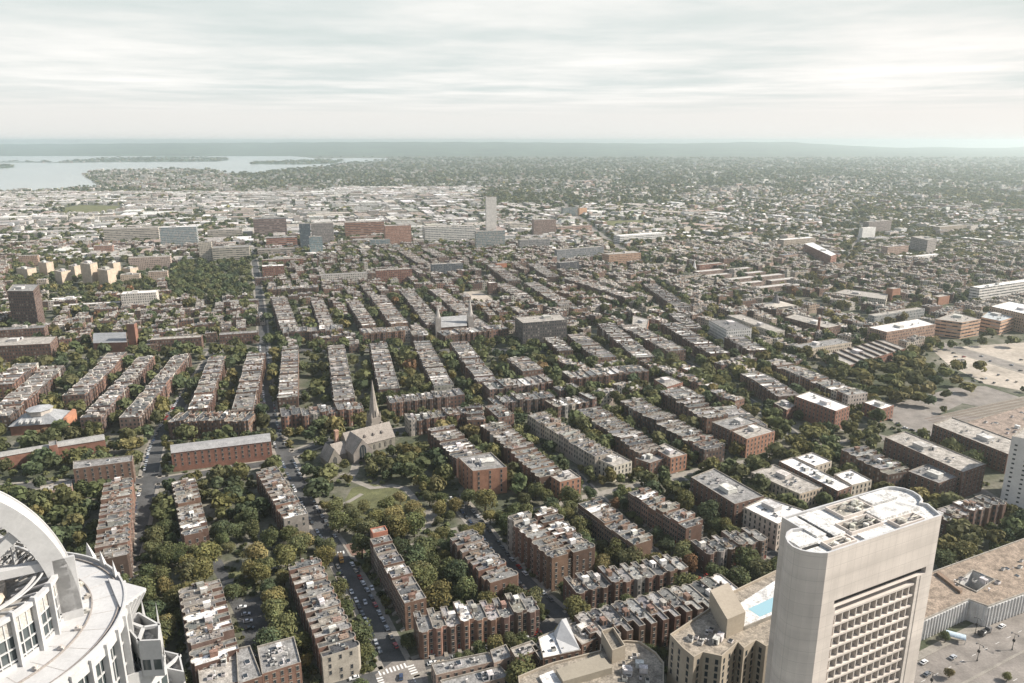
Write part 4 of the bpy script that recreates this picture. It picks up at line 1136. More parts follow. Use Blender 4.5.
B('brick_slab', 'long orange brick slab of flats joined to the grey slab', 'apartment block', QB([(602, 253.5), (609, 254.5), (641, 252.5), (634, 250.5)], (609, 267)), (0.4, 0.26, 0.18), RT, 'w', n=2)
B('dark_block', 'dark blocky flats with a roof box below the grey slab', 'apartment block', FR(560, 263, 579, 264, 275, 12), DK, RG, 'w', n=2)
B('shed', 'long white striped shed beside the bus yard', 'warehouse', FR(620, 236, 666, 234, 243, 25), WHITE, RW, 'b', n=0)
B('grey_block', 'grey pillared block under the lone brown block', 'building', FR(520, 240, 550, 237, 249, 14), GREY, RT, 'w', n=2)
B('low_building', 'pale low banded building beside the lone brown block', 'building', FR(510, 224, 528, 224, 232, 16), CREAM, RT, 'b', n=1)
B('dark_block', 'dark glass block joined to a sunlit orange end', 'building', FR(563, 208, 579, 208, 216, 10), DK, RG, 'g', n=1)
B('orange_block', 'sunlit orange end block beside the dark glass block', 'building', FR(579.5, 208, 587, 208, 216, 10), (0.5, 0.3, 0.18), RT, 'p', n=0)
# towers and hospital blocks beyond the rows
def F2(xl, yl, xm, ym, xr, yr, yb):
    """footprint of a tower seen corner on: roof pixels of its left, nearest and right corners, and the row of the nearest corner's foot"""
    h = height_at(xm, yb, ym); a, b, c_ = (Vector(P(x, y, h)) for x, y in ((xl, yl), (xm, ym), (xr, yr)))
    return [tuple(a), tuple(b), tuple(c_), tuple(a + c_ - b)], h
for lb, f in (('beige tower block with a shaded flank before the low white school', (54, 270.5, 61, 272, 70.5, 270, 287)), ('tallest beige tower block, grey flank and sunlit front', (80, 263, 90, 264.5, 97, 262, 287)),
              ('beige tower block with pale stepped fronts above the long low roof', (97, 269, 107, 270.5, 115, 268, 288)), ('beige tower block peeping out behind the stepped fronts', (107, 262.5, 113, 263.5, 120, 262, 277)),
              ('beige tower block peeping out behind the tallest beige tower', (68, 265.5, 74, 266.5, 80, 265, 280)), ('short beige block between the tallest tower and the hospital', (122, 268, 130, 269, 138, 267, 277)),
              ('beige block at the sunlit yard edge beyond the dark tower', (38, 262, 46, 263, 53, 261.5, 275)), ('low beige block in the lane behind the dark tower', (16, 268, 27, 269.5, 36, 267.5, 279))):
    B('tower_block', lb, 'tower block', F2(*f), BEIGE, RT, 'p', n=2, group='beige tower blocks', grow=4)
B('white_block', 'white stuccoed block with flat white roof behind leafy gardens', 'building', FR(120.5, 294, 156, 290, 307, 20), (0.58, 0.53, 0.47), RW, 'w', n=3)
B('low_building', 'white flat roof of the low school beneath the beige towers', 'school', FR(48, 301, 80, 298, 304, 24), CREAM, RW, 'p', n=2)
B('low_building', 'long low pale building with bands before the beige towers', 'school', FR(52, 306, 120, 301, 309.5, 10), CREAM, RW, 'b', n=0)
B('brick_block', 'pale brick courtyard block with tan roof under the hospital', 'apartment block', FR(128, 258, 170, 255.5, 269, 16), (0.4, 0.31, 0.26), RT, 'w', n=2)
B('hospital_block', 'long beige hospital block with window bands and grey stair end', 'hospital', FR(103, 229, 158, 229, 244, 28), (0.46, 0.41, 0.35), RT, 'b', n=4)
B('hospital_block', 'white hospital block with a wide blue glass front', 'hospital', FR(159, 227.5, 196, 227, 248, 25), (0.55, 0.57, 0.57), RW, 'g', n=3)
B('brick_block', 'brown brick block under the long beige hospital', 'building', FR(93, 246, 112, 246, 256, 15), (0.28, 0.17, 0.13), RT, 'w', n=2)
B('brick_block', 'brown brick block at the frame edge of the beige towers', 'building', FR(18, 256, 37, 256, 267, 12), (0.34, 0.23, 0.17), RT, 'w', n=2)
B('tan_block', 'small tan block between brown brick and the beige towers', 'building', FR(36, 280, 46, 279, 291, 12), TAN, RT, 'w', n=1)
B('tan_block', 'stepped tan block beyond the white stuccoed block', 'building', FR(120, 275, 139, 273.5, 284, 15), BEIGE, RT, 'w', n=2)
B('tan_block', 'stepped tan block with brick base beside the dark grove', 'building', FR(148, 272, 167, 270, 283, 12), (0.42, 0.32, 0.25), RT, 'w', n=2)
B('warehouse', 'long warehouse with bright white roof at the edge of the yards', 'warehouse', FR(40, 250.5, 93, 247.5, 253, 20), CREAM, RW, 'p', n=0)
B('hospital_tower', 'beige hospital tower striped with tall dark windows', 'hospital', FR(198, 242.5, 211, 241.5, 261, 14), (0.46, 0.41, 0.34), RT, 'w', n=2)
B('hospital_block', 'tan hospital wing behind the dark grove with dark canopy roof', 'hospital', FR(212, 248, 249, 246.5, 262, 28), (0.4, 0.36, 0.3), RG, 'b', n=4)
B('hospital_block', 'long tan block behind the striped hospital tower', 'hospital', FR(207, 230.5, 242, 230.5, 239, 20), (0.42, 0.37, 0.31), RT, 'b', n=3)
B('hospital_block', 'broad brown brick block with grey glass inset at the street head', 'hospital', FR(253, 219, 286, 218, 236, 30), (0.22, 0.15, 0.13), RD, 'b', n=3)
B('hospital_block', 'long orange brick block below the broad brown block', 'hospital', FR(266, 238, 297, 236.5, 248, 24), (0.34, 0.17, 0.12), RG, 'b', n=3)
B('tan_block', 'flat tan block with a darker roof line on the straight street', 'building', FR(258, 249.5, 295, 247.5, 257, 16), (0.36, 0.31, 0.26), RG, 'b', n=2)
B('dark_block', 'tall dark slate block beside the glass tower', 'building', FR(299, 224, 310, 224, 251, 16), (0.09, 0.11, 0.125), RG, 'w', n=1)
B('glass_tower', 'pale teal glass tower before the grey brown block', 'office block', FR(309, 237, 322, 236, 256, 13), (0.28, 0.36, 0.37), RT, 'g', n=1)
B('grey_block', 'grey brown windowed block behind the teal glass tower', 'building', FR(311, 223.5, 333, 223, 246, 18), (0.27, 0.24, 0.22), RT, 'w', n=2)
B('brick_block', 'red brick block with bright white roof on the straight street', 'apartment block', FR(262, 266.5, 284, 264.5, 280, 17), RED, RW, 'w', n=2)
B('brick_terrace', 'long low brick terrace with pale roof behind the white roofed block', 'terrace', FR(262, 260, 303, 258, 266, 11), RED, RT, 'w', n=2)
B('mansard_terrace', 'long terrace of white dormers on brown brick', 'terrace', FR(321, 275, 367, 271.5, 284, 12), (0.5, 0.46, 0.41), RG, 'w', n=2)
B('hospital_block', 'bright orange brick block with pale roof units', 'hospital', FR(345, 222.5, 384, 220.5, 238, 28), ORANGE, RT, 'b', n=5)
B('low_building', 'low brick wing under the bright orange block', 'building', FR(350, 237, 382, 235, 242, 10), (0.3, 0.17, 0.13), RT, 'b', n=1)
B('glass_block', 'low block with a grid of blue glass beneath the orange brick', 'office block', FR(370, 240, 390, 238.5, 249, 12), (0.25, 0.29, 0.31), RG, 'g', n=1)
B('brick_block', 'salmon brick block with stepped roof by the white banded building', 'building', FR(385, 226, 411, 224.5, 247, 24), (0.38, 0.22, 0.16), RT, 'w', n=3)
B('banded_building', 'wide white building with dark window bands', 'building', FR(425, 227.5, 476, 226, 244, 34), (0.55, 0.53, 0.49), RT, 'b', n=5)
B('high_tower', 'slim pale tower standing high over the district', 'tower', FR(486, 197, 496.5, 196.5, 233, 8), (0.50, 0.47, 0.43), RT, 'p', n=1)
B('portal_building', 'pale portal framed building before the slim high tower', 'building', FR(476, 231.5, 505, 230, 250, 12), (0.47, 0.44, 0.39), RT, 'g', n=1)
B('brick_terrace', 'red brown brick terrace across the top of the rows', 'terrace', FR(376, 270.5, 412, 268.5, 284, 13), RED, RT, 'w', n=3)
B('apartment_block', 'dark block with a white window grid amid trees', 'apartment block', FR(432, 264.5, 463, 262.5, 276, 13), (0.13, 0.14, 0.15), RT, 'w', n=3)
B('orange_house', 'small bright orange house near the portal framed building', 'house', FR(497, 263.5, 507, 263, 273, 10), (0.4, 0.18, 0.11), RT, 'p', n=0)
B('brown_block', 'small brown block beside the empty sandy lot', 'building', FR(489, 283, 497, 283, 295, 10), DKB, RW, 'w', n=0)

# ------------------------------------------------------------------ landmarks
def cone_ring(mb, pts_bot, apex, mi=0):
    n = len(pts_bot)
    for i in range(n): mb.face([pts_bot[i], pts_bot[(i + 1) % n], apex], mi)
def ngon(cx, cy, r, n, ph=0.0): return [(cx + r * math.cos(ph + 2 * PI * k / n), cy + r * math.sin(ph + 2 * PI * k / n)) for k in range(n)]

# mill chimney, white steeple
def slim(name, label, cat, xb, yb, yt, r, col, taper=0.7, mat='wall'):
    X, Y = P(xb, yb, 0); h = height_at(xb, yb, yt)
    mb = MB(); a, b = ngon(0, 0, r, 10), ngon(0, 0, r * taper, 10)
    for i in range(10):
        j = (i + 1) % 10
        mb.face([(*a[i], 0), (*a[j], 0), (*b[j], h), (*b[i], h)])
    mb.prism(ngon(0, 0, r * taper * 1.2, 10), h - 0.8, h, 0)
    o = mb.build(name, M[mat], None, col); o.location = (X, Y, 0)
    return tag(o, label, cat)
slim('chimney_stack', 'tall thin brick chimney by the dark mill', 'chimney', 817, 341, 317.5, 1.9, RED)
def steeple(name, label, xb, yb, y_mid, y_top, w, col, roofcol):
    X, Y = P(xb, yb, 0); h1 = height_at(xb, yb, y_mid); h2 = height_at(xb, yb, y_top)
    t = thing(name, label, 'steeple', (X, Y, 0), 0.3)
    mb = MB(); mb.box(-w / 2, w / 2, -w / 2, w / 2, 0, h1); mb.build('tower', M['wall'], t, col)
    mb = MB(); cone_ring(mb, [(x, y, h1) for x, y in ngon(0, 0, w * 0.56, 8, PI / 8)], (0, 0, h2))
    for sx in (-1, 1):
        for sy in (-1, 1):
            c = (sx * w * 0.42, sy * w * 0.42); cone_ring(mb, [(x, y, h1) for x, y in ngon(*c, w * 0.11, 4, PI / 4)], (*c, h1 + (h2 - h1) * 0.22))
    mb.build('spire', M['slate'], t, roofcol)
    raster(ngon(X, Y, w, 8), occ_b)
    return t
steeple('church_steeple', 'small white steeple by the twin brick block', 694, 272, 268, 260, 6, WHITE, (0.6, 0.58, 0.55))

# the cathedral with two steeples
B('grey_church', 'church with wide pale grey slate roof between two steeples', 'church', QB([(440, 327.5), (467, 325.5), (466, 315), (440, 317)], (440, 340)), DKB, (0.30, 0.297, 0.29), 'p', gable=6, ridge='front')
steeple('church_steeple', 'pale steeple at the spire end of the slate roofed twin church', 438.5, 341, 318, 305, 6, (0.33, 0.3, 0.27), (0.4, 0.37, 0.34))
steeple('church_steeple', 'taller steeple at the garden end of the slate roofed twin church', 470.5, 336, 316, 297, 6, (0.33, 0.3, 0.27), (0.4, 0.37, 0.34))
# pale church with pyramid roof far along the avenue
t = thing('pyramid_church', 'pale low church with a dark pointed pyramid roof near the mills', 'church', (*P(775, 311), 0), 0.4)
mb = MB(); mb.box(-22, 22, -14, 14, 0, 9); mb.build('wall', M['wall'], t, CREAM)
mb = MB(); cone_ring(mb, [(-23, -15, 9), (23, -15, 9), (23, 15, 9), (-23, 15, 9)], (0, 0, 13)); mb.build('roof', M['slate'], t, (0.4, 0.36, 0.31))
mb = MB(); cone_ring(mb, [(x, y, 10) for x, y in ngon(0, 0, 6.5, 8)], (0, 0, 25)); mb.build('spire', M['slate'], t, (0.13, 0.12, 0.12))
raster([(t.location.x - 24, t.location.y - 18), (t.location.x + 24, t.location.y - 18), (t.location.x + 24, t.location.y + 18), (t.location.x - 24, t.location.y + 18)], occ_b)

# octagon roofed church
ox, oy = P(43, 428, 0)
t = thing('octagon_church', 'brick church with grey slate roof rising to an octagon lantern', 'church', (ox, oy, 0), 0.22)
raster(ngon(ox, oy, 27, 8), occ_b)
mb = MB(); mb.box(-18, 18, -13, 13, 0, 8); mb.build('wall', M['wall'], t, RED)
mb = MB()
lo = [(-19, -14, 8), (19, -14, 8), (19, 14, 8), (-19, 14, 8)]; hi = [(-8, -6, 14), (8, -6, 14), (8, 6, 14), (-8, 6, 14)]
for i in range(4): mb.face([lo[i], lo[(i + 1) % 4], hi[(i + 1) % 4], hi[i]])
mb.face(hi); mb.build('roof', M['slate'], t, (0.26, 0.265, 0.27))
mb = MB(); mb.prism(ngon(0, 0, 9, 8, PI / 8), 13, 17, 0); lan = mb.build('lantern', M['wall'], t, (0.4, 0.36, 0.32))
mb = MB(); cone_ring(mb, [(x, y, 17) for x, y in ngon(0, 0, 10, 8, PI / 8)], (0, 0, 19.5)); mb.build('lantern_roof', M['slate'], lan, (0.33, 0.335, 0.34))
for k in range(4):
    mb = MB(); mb.box(-0.9, 0.9, -2.2, 1.5, 0, 1.9); mb.face([(-1.1, -2.3, 1.9), (1.1, -2.3, 1.9), (1.1, 2, 2.9), (-1.1, 2, 2.9)])
    o = mb.build('dormer', M['fit'], t, (0.4, 0.4, 0.39)); o.location = (-10 + k * 4.5, -12.3, 9.2)
mb = MB(); ap = [(20 + 5 * math.sin(a), 11 * math.cos(a)) for a in [PI * k / 8 for k in range(9)]][::-1]
mb.prism(ccw(ap), 0, 11, 0); mb.build('apse', M['wall'], t, (0.42, 0.2, 0.12))
mb = MB(); mb.box(-1.1, 1.1, -1.1, 1.1, 0, 21); o = mb.build('chimney', M['wall'], t, DKB); o.location = (-13, 10, 0)

# stone church with the tall spire
ch = P(365, 452, 0)
a0, a1 = Vector(P(345, 462, 0)), Vector(P(392, 449, 0))
cang = math.atan2((a1 - a0).y, (a1 - a0).x)
STONE = (0.22, 0.195, 0.17); SROOF = (0.25, 0.222, 0.195)
t = thing('stone_church', 'grey stone church with tan roofs and one tall needle spire', 'church', (*P(358, 455, 0), 0), cang)
def gab(x0, x1, y0, y1, h, r, axis):
    """walls and roof of a gabled range; axis is the direction of its ridge"""
    w, rf = MB(), MB()
    w.prism([(x0, y0), (x1, y0), (x1, y1), (x0, y1)], 0, h, 0, cap=False)
    if axis == 'x':
        ym = (y0 + y1) / 2
        for x in (x0, x1): w.face([(x, y0, h), (x, y1, h), (x, ym, h + r)])
        rf.face([(x0 - .3, y0 - .5, h - .4), (x1 + .3, y0 - .5, h - .4), (x1 + .3, ym, h + r + .2), (x0 - .3, ym, h + r + .2)])
        rf.face([(x1 + .3, y1 + .5, h - .4), (x0 - .3, y1 + .5, h - .4), (x0 - .3, ym, h + r + .2), (x1 + .3, ym, h + r + .2)])
    else:
        xm = (x0 + x1) / 2
        for y in (y0, y1): w.face([(x0, y, h), (x1, y, h), (xm, y, h + r)])
        rf.face([(x0 - .5, y0 + .3, h - .4), (xm, y0 + .3, h + r + .2), (xm, y1, h + r + .2), (x0 - .5, y1, h - .4)])
        rf.face([(xm, y0 + .3, h + r + .2), (x1 + .5, y0 + .3, h - .4), (x1 + .5, y1, h - .4), (xm, y1, h + r + .2)])
    return w, rf
def arch_window(tall, wid):
    mb = MB(); pts = [(-wid / 2, 0), (wid / 2, 0)] + [(wid / 2 * math.cos(a), tall * 0.6 + tall * 0.4 * math.sin(a)) for a in [PI * k / 8 for k in range(0, 9)]]
    mb.face([(x, -0.08, z) for x, z in pts])
    for x in (-wid / 6, wid / 6): mb.box(x - 0.12, x + 0.12, -0.2, -0.09, 0, tall * 0.85, 1)
    return mb
for x0, x1, y0, y1, h, r, ax_ in ((-8, 30, -2, 14, 8, 9.5, 'x'), (-10, 5, -14, 7, 8.3, 9.2, 'y'), (-27, -17, -9, 6, 5, 8.5, 'y'), (-19, -8, -3, 12, 6, 6, 'x')):
    w, rf = gab(x0, x1, y0, y1, h, r, ax_)
    w.build('wall', M['wall'], t, jit(STONE, 0.06)); rf.build('roof', M['slate'], t, SROOF)
o = arch_window(11, 5.2).build('window', [M['glass'], M['coping']], t); o.location = (-2.5, -14.02, 2.6)
o = arch_window(5, 2.6).build('window', [M['glass'], M['coping']], t); o.location = (-22, -9.02, 2.5)
for k in range(5):
    o = arch_window(4, 1.6).build('window', [M['glass'], M['coping']], t); o.location = (8 + k * 4.6, -2.03, 2)
for k in range(3):
    mb = MB(); mb.box(-0.7, 0.7, -1.2, 1.0, 0, 1.0); cone_ring(mb, [(-.9, -1.4, 1), (.9, -1.4, 1), (.9, 1.2, 1), (-.9, 1.2, 1)], (0, 0, 2.1))
    o = mb.build('dormer', M['slate'], t, (0.16, 0.14, 0.13)); o.location = (7 + k * 7, 1.6, 12.0)
mb = MB(); mb.box(-1.3, 1.3, -1.3, 1.3, 0, 19); mb.box(-1.5, 1.5, -1.5, 1.5, 19, 19.8); o = mb.build('chimney', M['wall'], t, (0.35, 0.22, 0.16)); o.location = (-12, 9, 0)
tw = MB(); tw.box(-4, 4, -4, 4, 0, 21)
for sx in (-1, 1):
    for sy in (-1, 1):
        tw.box(sx * 4 - 0.8, sx * 4 + 0.8, sy * 4 - 0.8, sy * 4 + 0.8, 0, 17)
        cone_ring(tw, [(x, y, 21) for x, y in ngon(sx * 3.5, sy * 3.5, 0.9, 4, PI / 4)], (sx * 3.5, sy * 3.5, 26))
o = tw.build('tower', M['wall'], t, (0.25, 0.22, 0.19)); o.location = (22, 15, 0)
sp_ = MB(); cone_ring(sp_, [(x, y, 21) for x, y in ngon(0, 0, 4.1, 8, PI / 8)], (0, 0, 51))
for k in range(4):
    a = k * PI / 2; c = (3.6 * math.cos(a), 3.6 * math.sin(a)); cone_ring(sp_, [(x, y, 22) for x, y in ngon(*c, 1.0, 4, a)], (*c, 28))
o = sp_.build('spire', M['wall'], t, (0.27, 0.24, 0.21)); o.location = (22, 15, 0)
mt = Matrix.Translation(t.location) @ Matrix.Rotation(cang, 4, 'Z')
raster([tuple((mt @ Vector((x, y, 0)))[:2]) for x, y in ((-29, -16), (32, -8), (32, 21), (-29, 16))], occ_b, 2)

# red framed rooftop house and gabled end of the near rows
def roof_hut(label, px, h0, sx, sy, hz_, col, rc):
    X, Y = P(*px, h0); t = thing('stair_tower', label, 'tower', (X, Y, 0), -1.15)
    mb, inn, zr = shell([(-sx, -sy), (sx, -sy), (sx, sy), (-sx, sy)], h0 + hz_, 0.6, 0.5); mb.build('wall', [M['wall'], M['wall']], t, col)
    rb = MB(); rb.face([(x, y, zr) for x, y in inn]); rb.build('roof', M['roof'], t, rc)
    return t
roof_hut('red brick stair tower with hollow top at the park end of its row', (379, 531), 18, 3.0, 4.2, 1.0, (0.34, 0.15, 0.1), RT)
# white roofed house with a tall white fin
t = B('white_house', 'house with dazzling white roof and a tall white fin wall', 'house', QH([(543, 658), (581, 650), (563, 626), (538, 637)], 13), BROWN[1], (0.72, 0.71, 0.69), 'w', True, n=2, head=False)
lc = Vector(t.location[:2])
f0, f1, f2, f3 = (Vector(P(x, y, 13)) - lc for x, y in ((562, 653), (580, 649), (566, 628), (553, 632)))
m = MB()
m.face([(*f0, 12.9), (*f1, 12.9), (*f2, 18.2), (*f2.lerp(f3, 0.35), 18.2), (*f3.lerp(f0, 0.35), 13.2)]); m.face([(*f1, 12.3), (*f2, 12.3), (*f2, 18.2), (*f1, 12.9)]); m.face([(*f2, 12.3), (*f3, 12.3), (*f2.lerp(f3, 0.35), 18.2), (*f2, 18.2)]); m.face([(*f3, 12.3), (*f3.lerp(f0, 0.35), 13.2), (*f2.lerp(f3, 0.35), 18.2)])
m.build('fin_wall', M['white'], t)
# corner houses at the frame's lower edge
B('brick_house', 'grey roofed brick house joining the wavy row to the cluttered corner house', 'house', QH([(238, 684), (262, 676), (250, 645), (236, 648)], 14), BRICK[0], RG, 'w', True, n=2, head=False)
B('brick_house', 'flat grey roofed house ending the wavy row near the white terraces', 'house', QH([(200, 688), (238, 682), (235, 650), (196, 654)], 13), BRICK[1], RT, 'w', True, n=7, head=False)
B('brick_house', 'bayed corner house with a crowded roof of pale fittings', 'house', QH([(262, 674), (301, 662), (294, 636), (257, 646)], 14.5), BRICK[3], RG, 'w', True, n=16, head=False, pitch=2.6)
B('station_shed', 'wide low brown roofed station hall beyond the rippled brick block', 'station', QH([(958, 424), (1030, 404), (1090, 420), (1020, 446)], 9), BROWN[1], (0.24, 0.19, 0.155), 'p', n=14, head=False)
# ------------------------------------------------------------------ concrete tower with the window grid
H1 = 108.0
def tp(x, y, z=H1): return Vector(P(x, y, z))
A_, B_ = tp(828, 553), tp(942, 515)                        # the long front, left and right
ux = (B_ - A_).normalized(); uy = Vector((-ux.y, ux.x)); LF = (B_ - A_).length
DPT = 22.0
tang = math.atan2(ux.y, ux.x)
t = thing('concrete_tower', 'pale concrete tower with rounded ends and a deep window grid', 'tower', (A_.x, A_.y, 0), tang)
CON = (0.60, 0.54, 0.485)
raster([tuple(A_ - ux * 14), tuple(B_ + ux * 8), tuple(B_ + ux * 8 + uy * 24), tuple(A_ - ux * 14 + uy * 24)], occ_b, 3)
# plan in metres: u along the front, v into the block
def bulge(u0, sgn, v0, v1, out, n=9):
    return [(u0 + sgn * out * math.sin(PI * k / (n - 1)) ** 0.8, v0 + (v1 - v0) * (0.5 - 0.5 * math.cos(PI * k / (n - 1)))) for k in range(n)]
left = [(4.2, 14.6), (1.2, 15.2), (-1.6, 14.4), (-4.2, 12.4), (-6.0, 9.8), (-6.6, 7.2), (-6.0, 4.8), (-4.4, 2.8), (-2.0, 0.9)]
right = [(LF + 3.4, 7.2), (LF + 2.2, 8.8), (LF + 4.2, 9.6), (LF + 6.3, 12.0), (LF + 7.2, 15.4), (LF + 6.6, 18.4), (LF + 4.6, 20.8), (LF + 2.4, DPT - 0.2)]
TAIL = right + [(LF - 2, DPT), (4.2, DPT)] + left
ZG0, ZG1 = 3.0, 85.0                                       # the glazed grid
U0, U1 = 7.5, 41.5
body = MB()
plan = [(0.0, 0.0), (U0 - 1.2, 0.0), (U0 - 1.2, 3.2), (U1 + 2.5, 3.2), (U1 + 2.5, 0.0), (LF, 0.0)] + TAIL
body.prism(plan, 0, ZG1 + 2.8, 0, cap=False)
full = [(0.0, 0.0), (LF, 0.0)] + TAIL
# the upper wall, with a dark slot under it
slot = [(0.0, 0.0), (U0 - 2, 0.0), (U0 - 2, 1.6), (U1 + 6.5, 1.6), (U1 + 6.5, 0.0)] + full[1:]
body.face([(x, y, ZG1 + 2.8) for x, y in [(U0 - 1.2, 0), (U1 + 2.5, 0), (U1 + 2.5, 3.2), (U0 - 1.2, 3.2)]][::-1])
body.prism(slot, ZG1 + 2.8, ZG1 + 5.2, 0, cap=False)
body.face([(x, y, ZG1 + 2.801) for x, y in [(U0 - 2, 0), (U1 + 6.5, 0), (U1 + 6.5, 1.6), (U0 - 2, 1.6)]])
body.face([(x, y, ZG1 + 5.2) for x, y in [(U0 - 2, 0), (U1 + 6.5, 0), (U1 + 6.5, 1.6), (U0 - 2, 1.6)]][::-1])
sh, inn, zr = shell(full, H1, 1.0, 0.6, ZG1 + 5.2)
for f_, m_, uv_ in zip(sh.f, sh.m, sh.uv): body.face([sh.v[i] for i in f_], m_, uv_)

def mat_tower():
    """board marked concrete: faint pour lines every storey and panel joints"""
    m, nt, b = new_mat('tower_concrete')
    tc = N(nt, 'ShaderNodeTexCoord').outputs['Object']
    sp2 = N(nt, 'ShaderNodeSeparateXYZ'); nt.links.new(tc, sp2.inputs[0])
    fz = math_node(nt, 'FRACT', math_node(nt, 'DIVIDE', sp2.outputs[2], 4.1))
    fx = math_node(nt, 'FRACT', math_node(nt, 'DIVIDE', math_node(nt, 'ADD', sp2.outputs[0], sp2.outputs[1]), 3.05))
    j = math_node(nt, 'MAXIMUM', math_node(nt, 'LESS_THAN', fz, 0.025), math_node(nt, 'LESS_THAN', fx, 0.025))
    mp = N(nt, 'ShaderNodeMapping'); mp.inputs['Scale'].default_value = (1, 1, 0.3); nt.links.new(tc, mp.inputs[0])
    st = ramp(nt, noise(nt, mp.outputs[0], 0.16, 5), [(0.3, 0.88), (0.7, 1.08)])
    mp2 = N(nt, 'ShaderNodeMapping'); mp2.inputs['Scale'].default_value = (0.05, 0.05, 1); nt.links.new(tc, mp2.inputs[0])
    bd = ramp(nt, noise(nt, mp2.outputs[0], 0.13, 3), [(0.35, 0.86), (0.65, 1.06)])
    c = mixc(nt, 1.0, mixc(nt, 1.0, (*CON, 1), st, 'MULTIPLY'), bd, 'MULTIPLY')
    c = mixc(nt, j, c, tuple(x * 0.68 for x in CON))
    nt.links.new(c, b.inputs['Base Color']); b.inputs['Roughness'].default_value = 0.9; b.inputs['Specular IOR Level'].default_value = 0.2
    return m
M['tower'] = mat_tower()
body.build('wall', [M['tower'], M['white']], t)
rb = MB(); rb.face([(x, y, zr) for x, y in inn]); rb.build('roof', M['roof'], t, (0.56, 0.55, 0.525))
# egg crate: floors and fins in front of the glass
NC, NR = 11, 20
cw, rh = (U1 - U0) / NC, (ZG1 - ZG0) / NR
fl = MB()
for r_ in range(NR + 1):
    z = ZG1 - r_ * rh
    fl.box(U0 - 1.19, U1 + 2.0, 0.25, 3.19, z - 0.55, z + 0.15)
fl.build('spandrel_grid', M['tower'], t)
fn = MB(); fn.box(-0.22, 0.22, 0.45, 3.19, 0.16, rh - 0.56); fin = fn.build('fin', M['tower'])
pn = MB(); pn.face([(0, 3.0, 0.2), (cw, 3.0, 0.2), (cw, 3.0, rh - 0.6), (0, 3.0, rh - 0.6)], 0); pn.box(0.25, cw - 0.25, 2.86, 2.99, 0.2, 0.5, 1); pn.box(cw / 2 - 0.08, cw / 2 + 0.08, 2.86, 2.99, 0.5, rh - 0.6, 1)
pane = pn.build('window', [M['glass'], M['frame']])
vis_rows = 9
for r_ in range(vis_rows):
    for c_ in range(NC + 1):
        link('fin', fin.data, t, None, (U0 + c_ * cw, 0, ZG1 - (r_ + 1) * rh)) if r_ * (NC + 1) + c_ < 100 else None
    for c_ in range(NC): link('window', pane.data, t, None, (U0 + c_ * cw, 0, ZG1 - (r_ + 1) * rh)) if r_ * NC + c_ < 100 else None
fm, pm = MB(), MB()
for r_ in range(0, NR):
    z = ZG1 - (r_ + 1) * rh
    for c_ in range(NC + 1):
        if r_ >= vis_rows or r_ * (NC + 1) + c_ >= 100: fm.box(U0 + c_ * cw - 0.22, U0 + c_ * cw + 0.22, 0.45, 3.19, z + 0.16, z + rh - 0.56)
    for c_ in range(NC):
        if r_ >= vis_rows: pm.face([(U0 + c_ * cw, 3.0, z + 0.2), (U0 + (c_ + 1) * cw, 3.0, z + 0.2), (U0 + (c_ + 1) * cw, 3.0, z + rh - 0.6), (U0 + c_ * cw, 3.0, z + rh - 0.6)])
kind(fm.build('fin', M['tower'], t), 'stuff'); kind(pm.build('window', M['glass'], t), 'stuff')
bpy.data.objects.remove(fin); bpy.data.objects.remove(pane)
mb = MB(); mb.box(U0 - 1.9, U1 + 6.4, 1.45, 1.58, ZG1 + 2.9, ZG1 + 5.1); mb.build('louvre_slot', M['rubber'], t)
mb = MB(); mb.box(U1 + 4.2, U1 + 4.6, -0.12, 0.3, 0, ZG1 + 2.5); mb.build('corner_rib', M['tower'], t)
# roof: pits with plant, raised slabs, curbs
def slab(name, u0, u1, v0, v1, z0, z1, mat, col=None, mi=None):
    mb = MB(); mb.box(u0, u1, v0, v1, z0, z1); return mb.build(name, mat, t, col)
Z = H1 - 1.0
slab('raised_roof', 5.2, 9.0, 8.5, 20.8, Z + 0.01, Z + 0.7, M['roof'], (0.56, 0.55, 0.525))
slab('raised_roof', 10.2, 15.0, 6.5, 20.8, Z + 0.01, Z + 0.8, M['roof'], (0.56, 0.55, 0.525))
slab('raised_roof', 32.0, LF - 1.0, 7.0, 14.0, Z + 0.01, Z + 0.9, M['roof'], (0.56, 0.55, 0.525))
slab('raised_roof', 38.0, LF - 1.5, 15.0, DPT - 1.2, Z + 0.01, Z + 1.1, M['roof'], (0.56, 0.55, 0.525))
slab('raised_roof', 17.0, 30.0, 0.9, 4.0, Z + 0.01, Z + 0.8, M['roof'], (0.56, 0.55, 0.525))
slab('roof_gutter', 9.15, 10.1, 7.0, 20.8, Z + 0.01, Z + 0.4, M['rubber'])
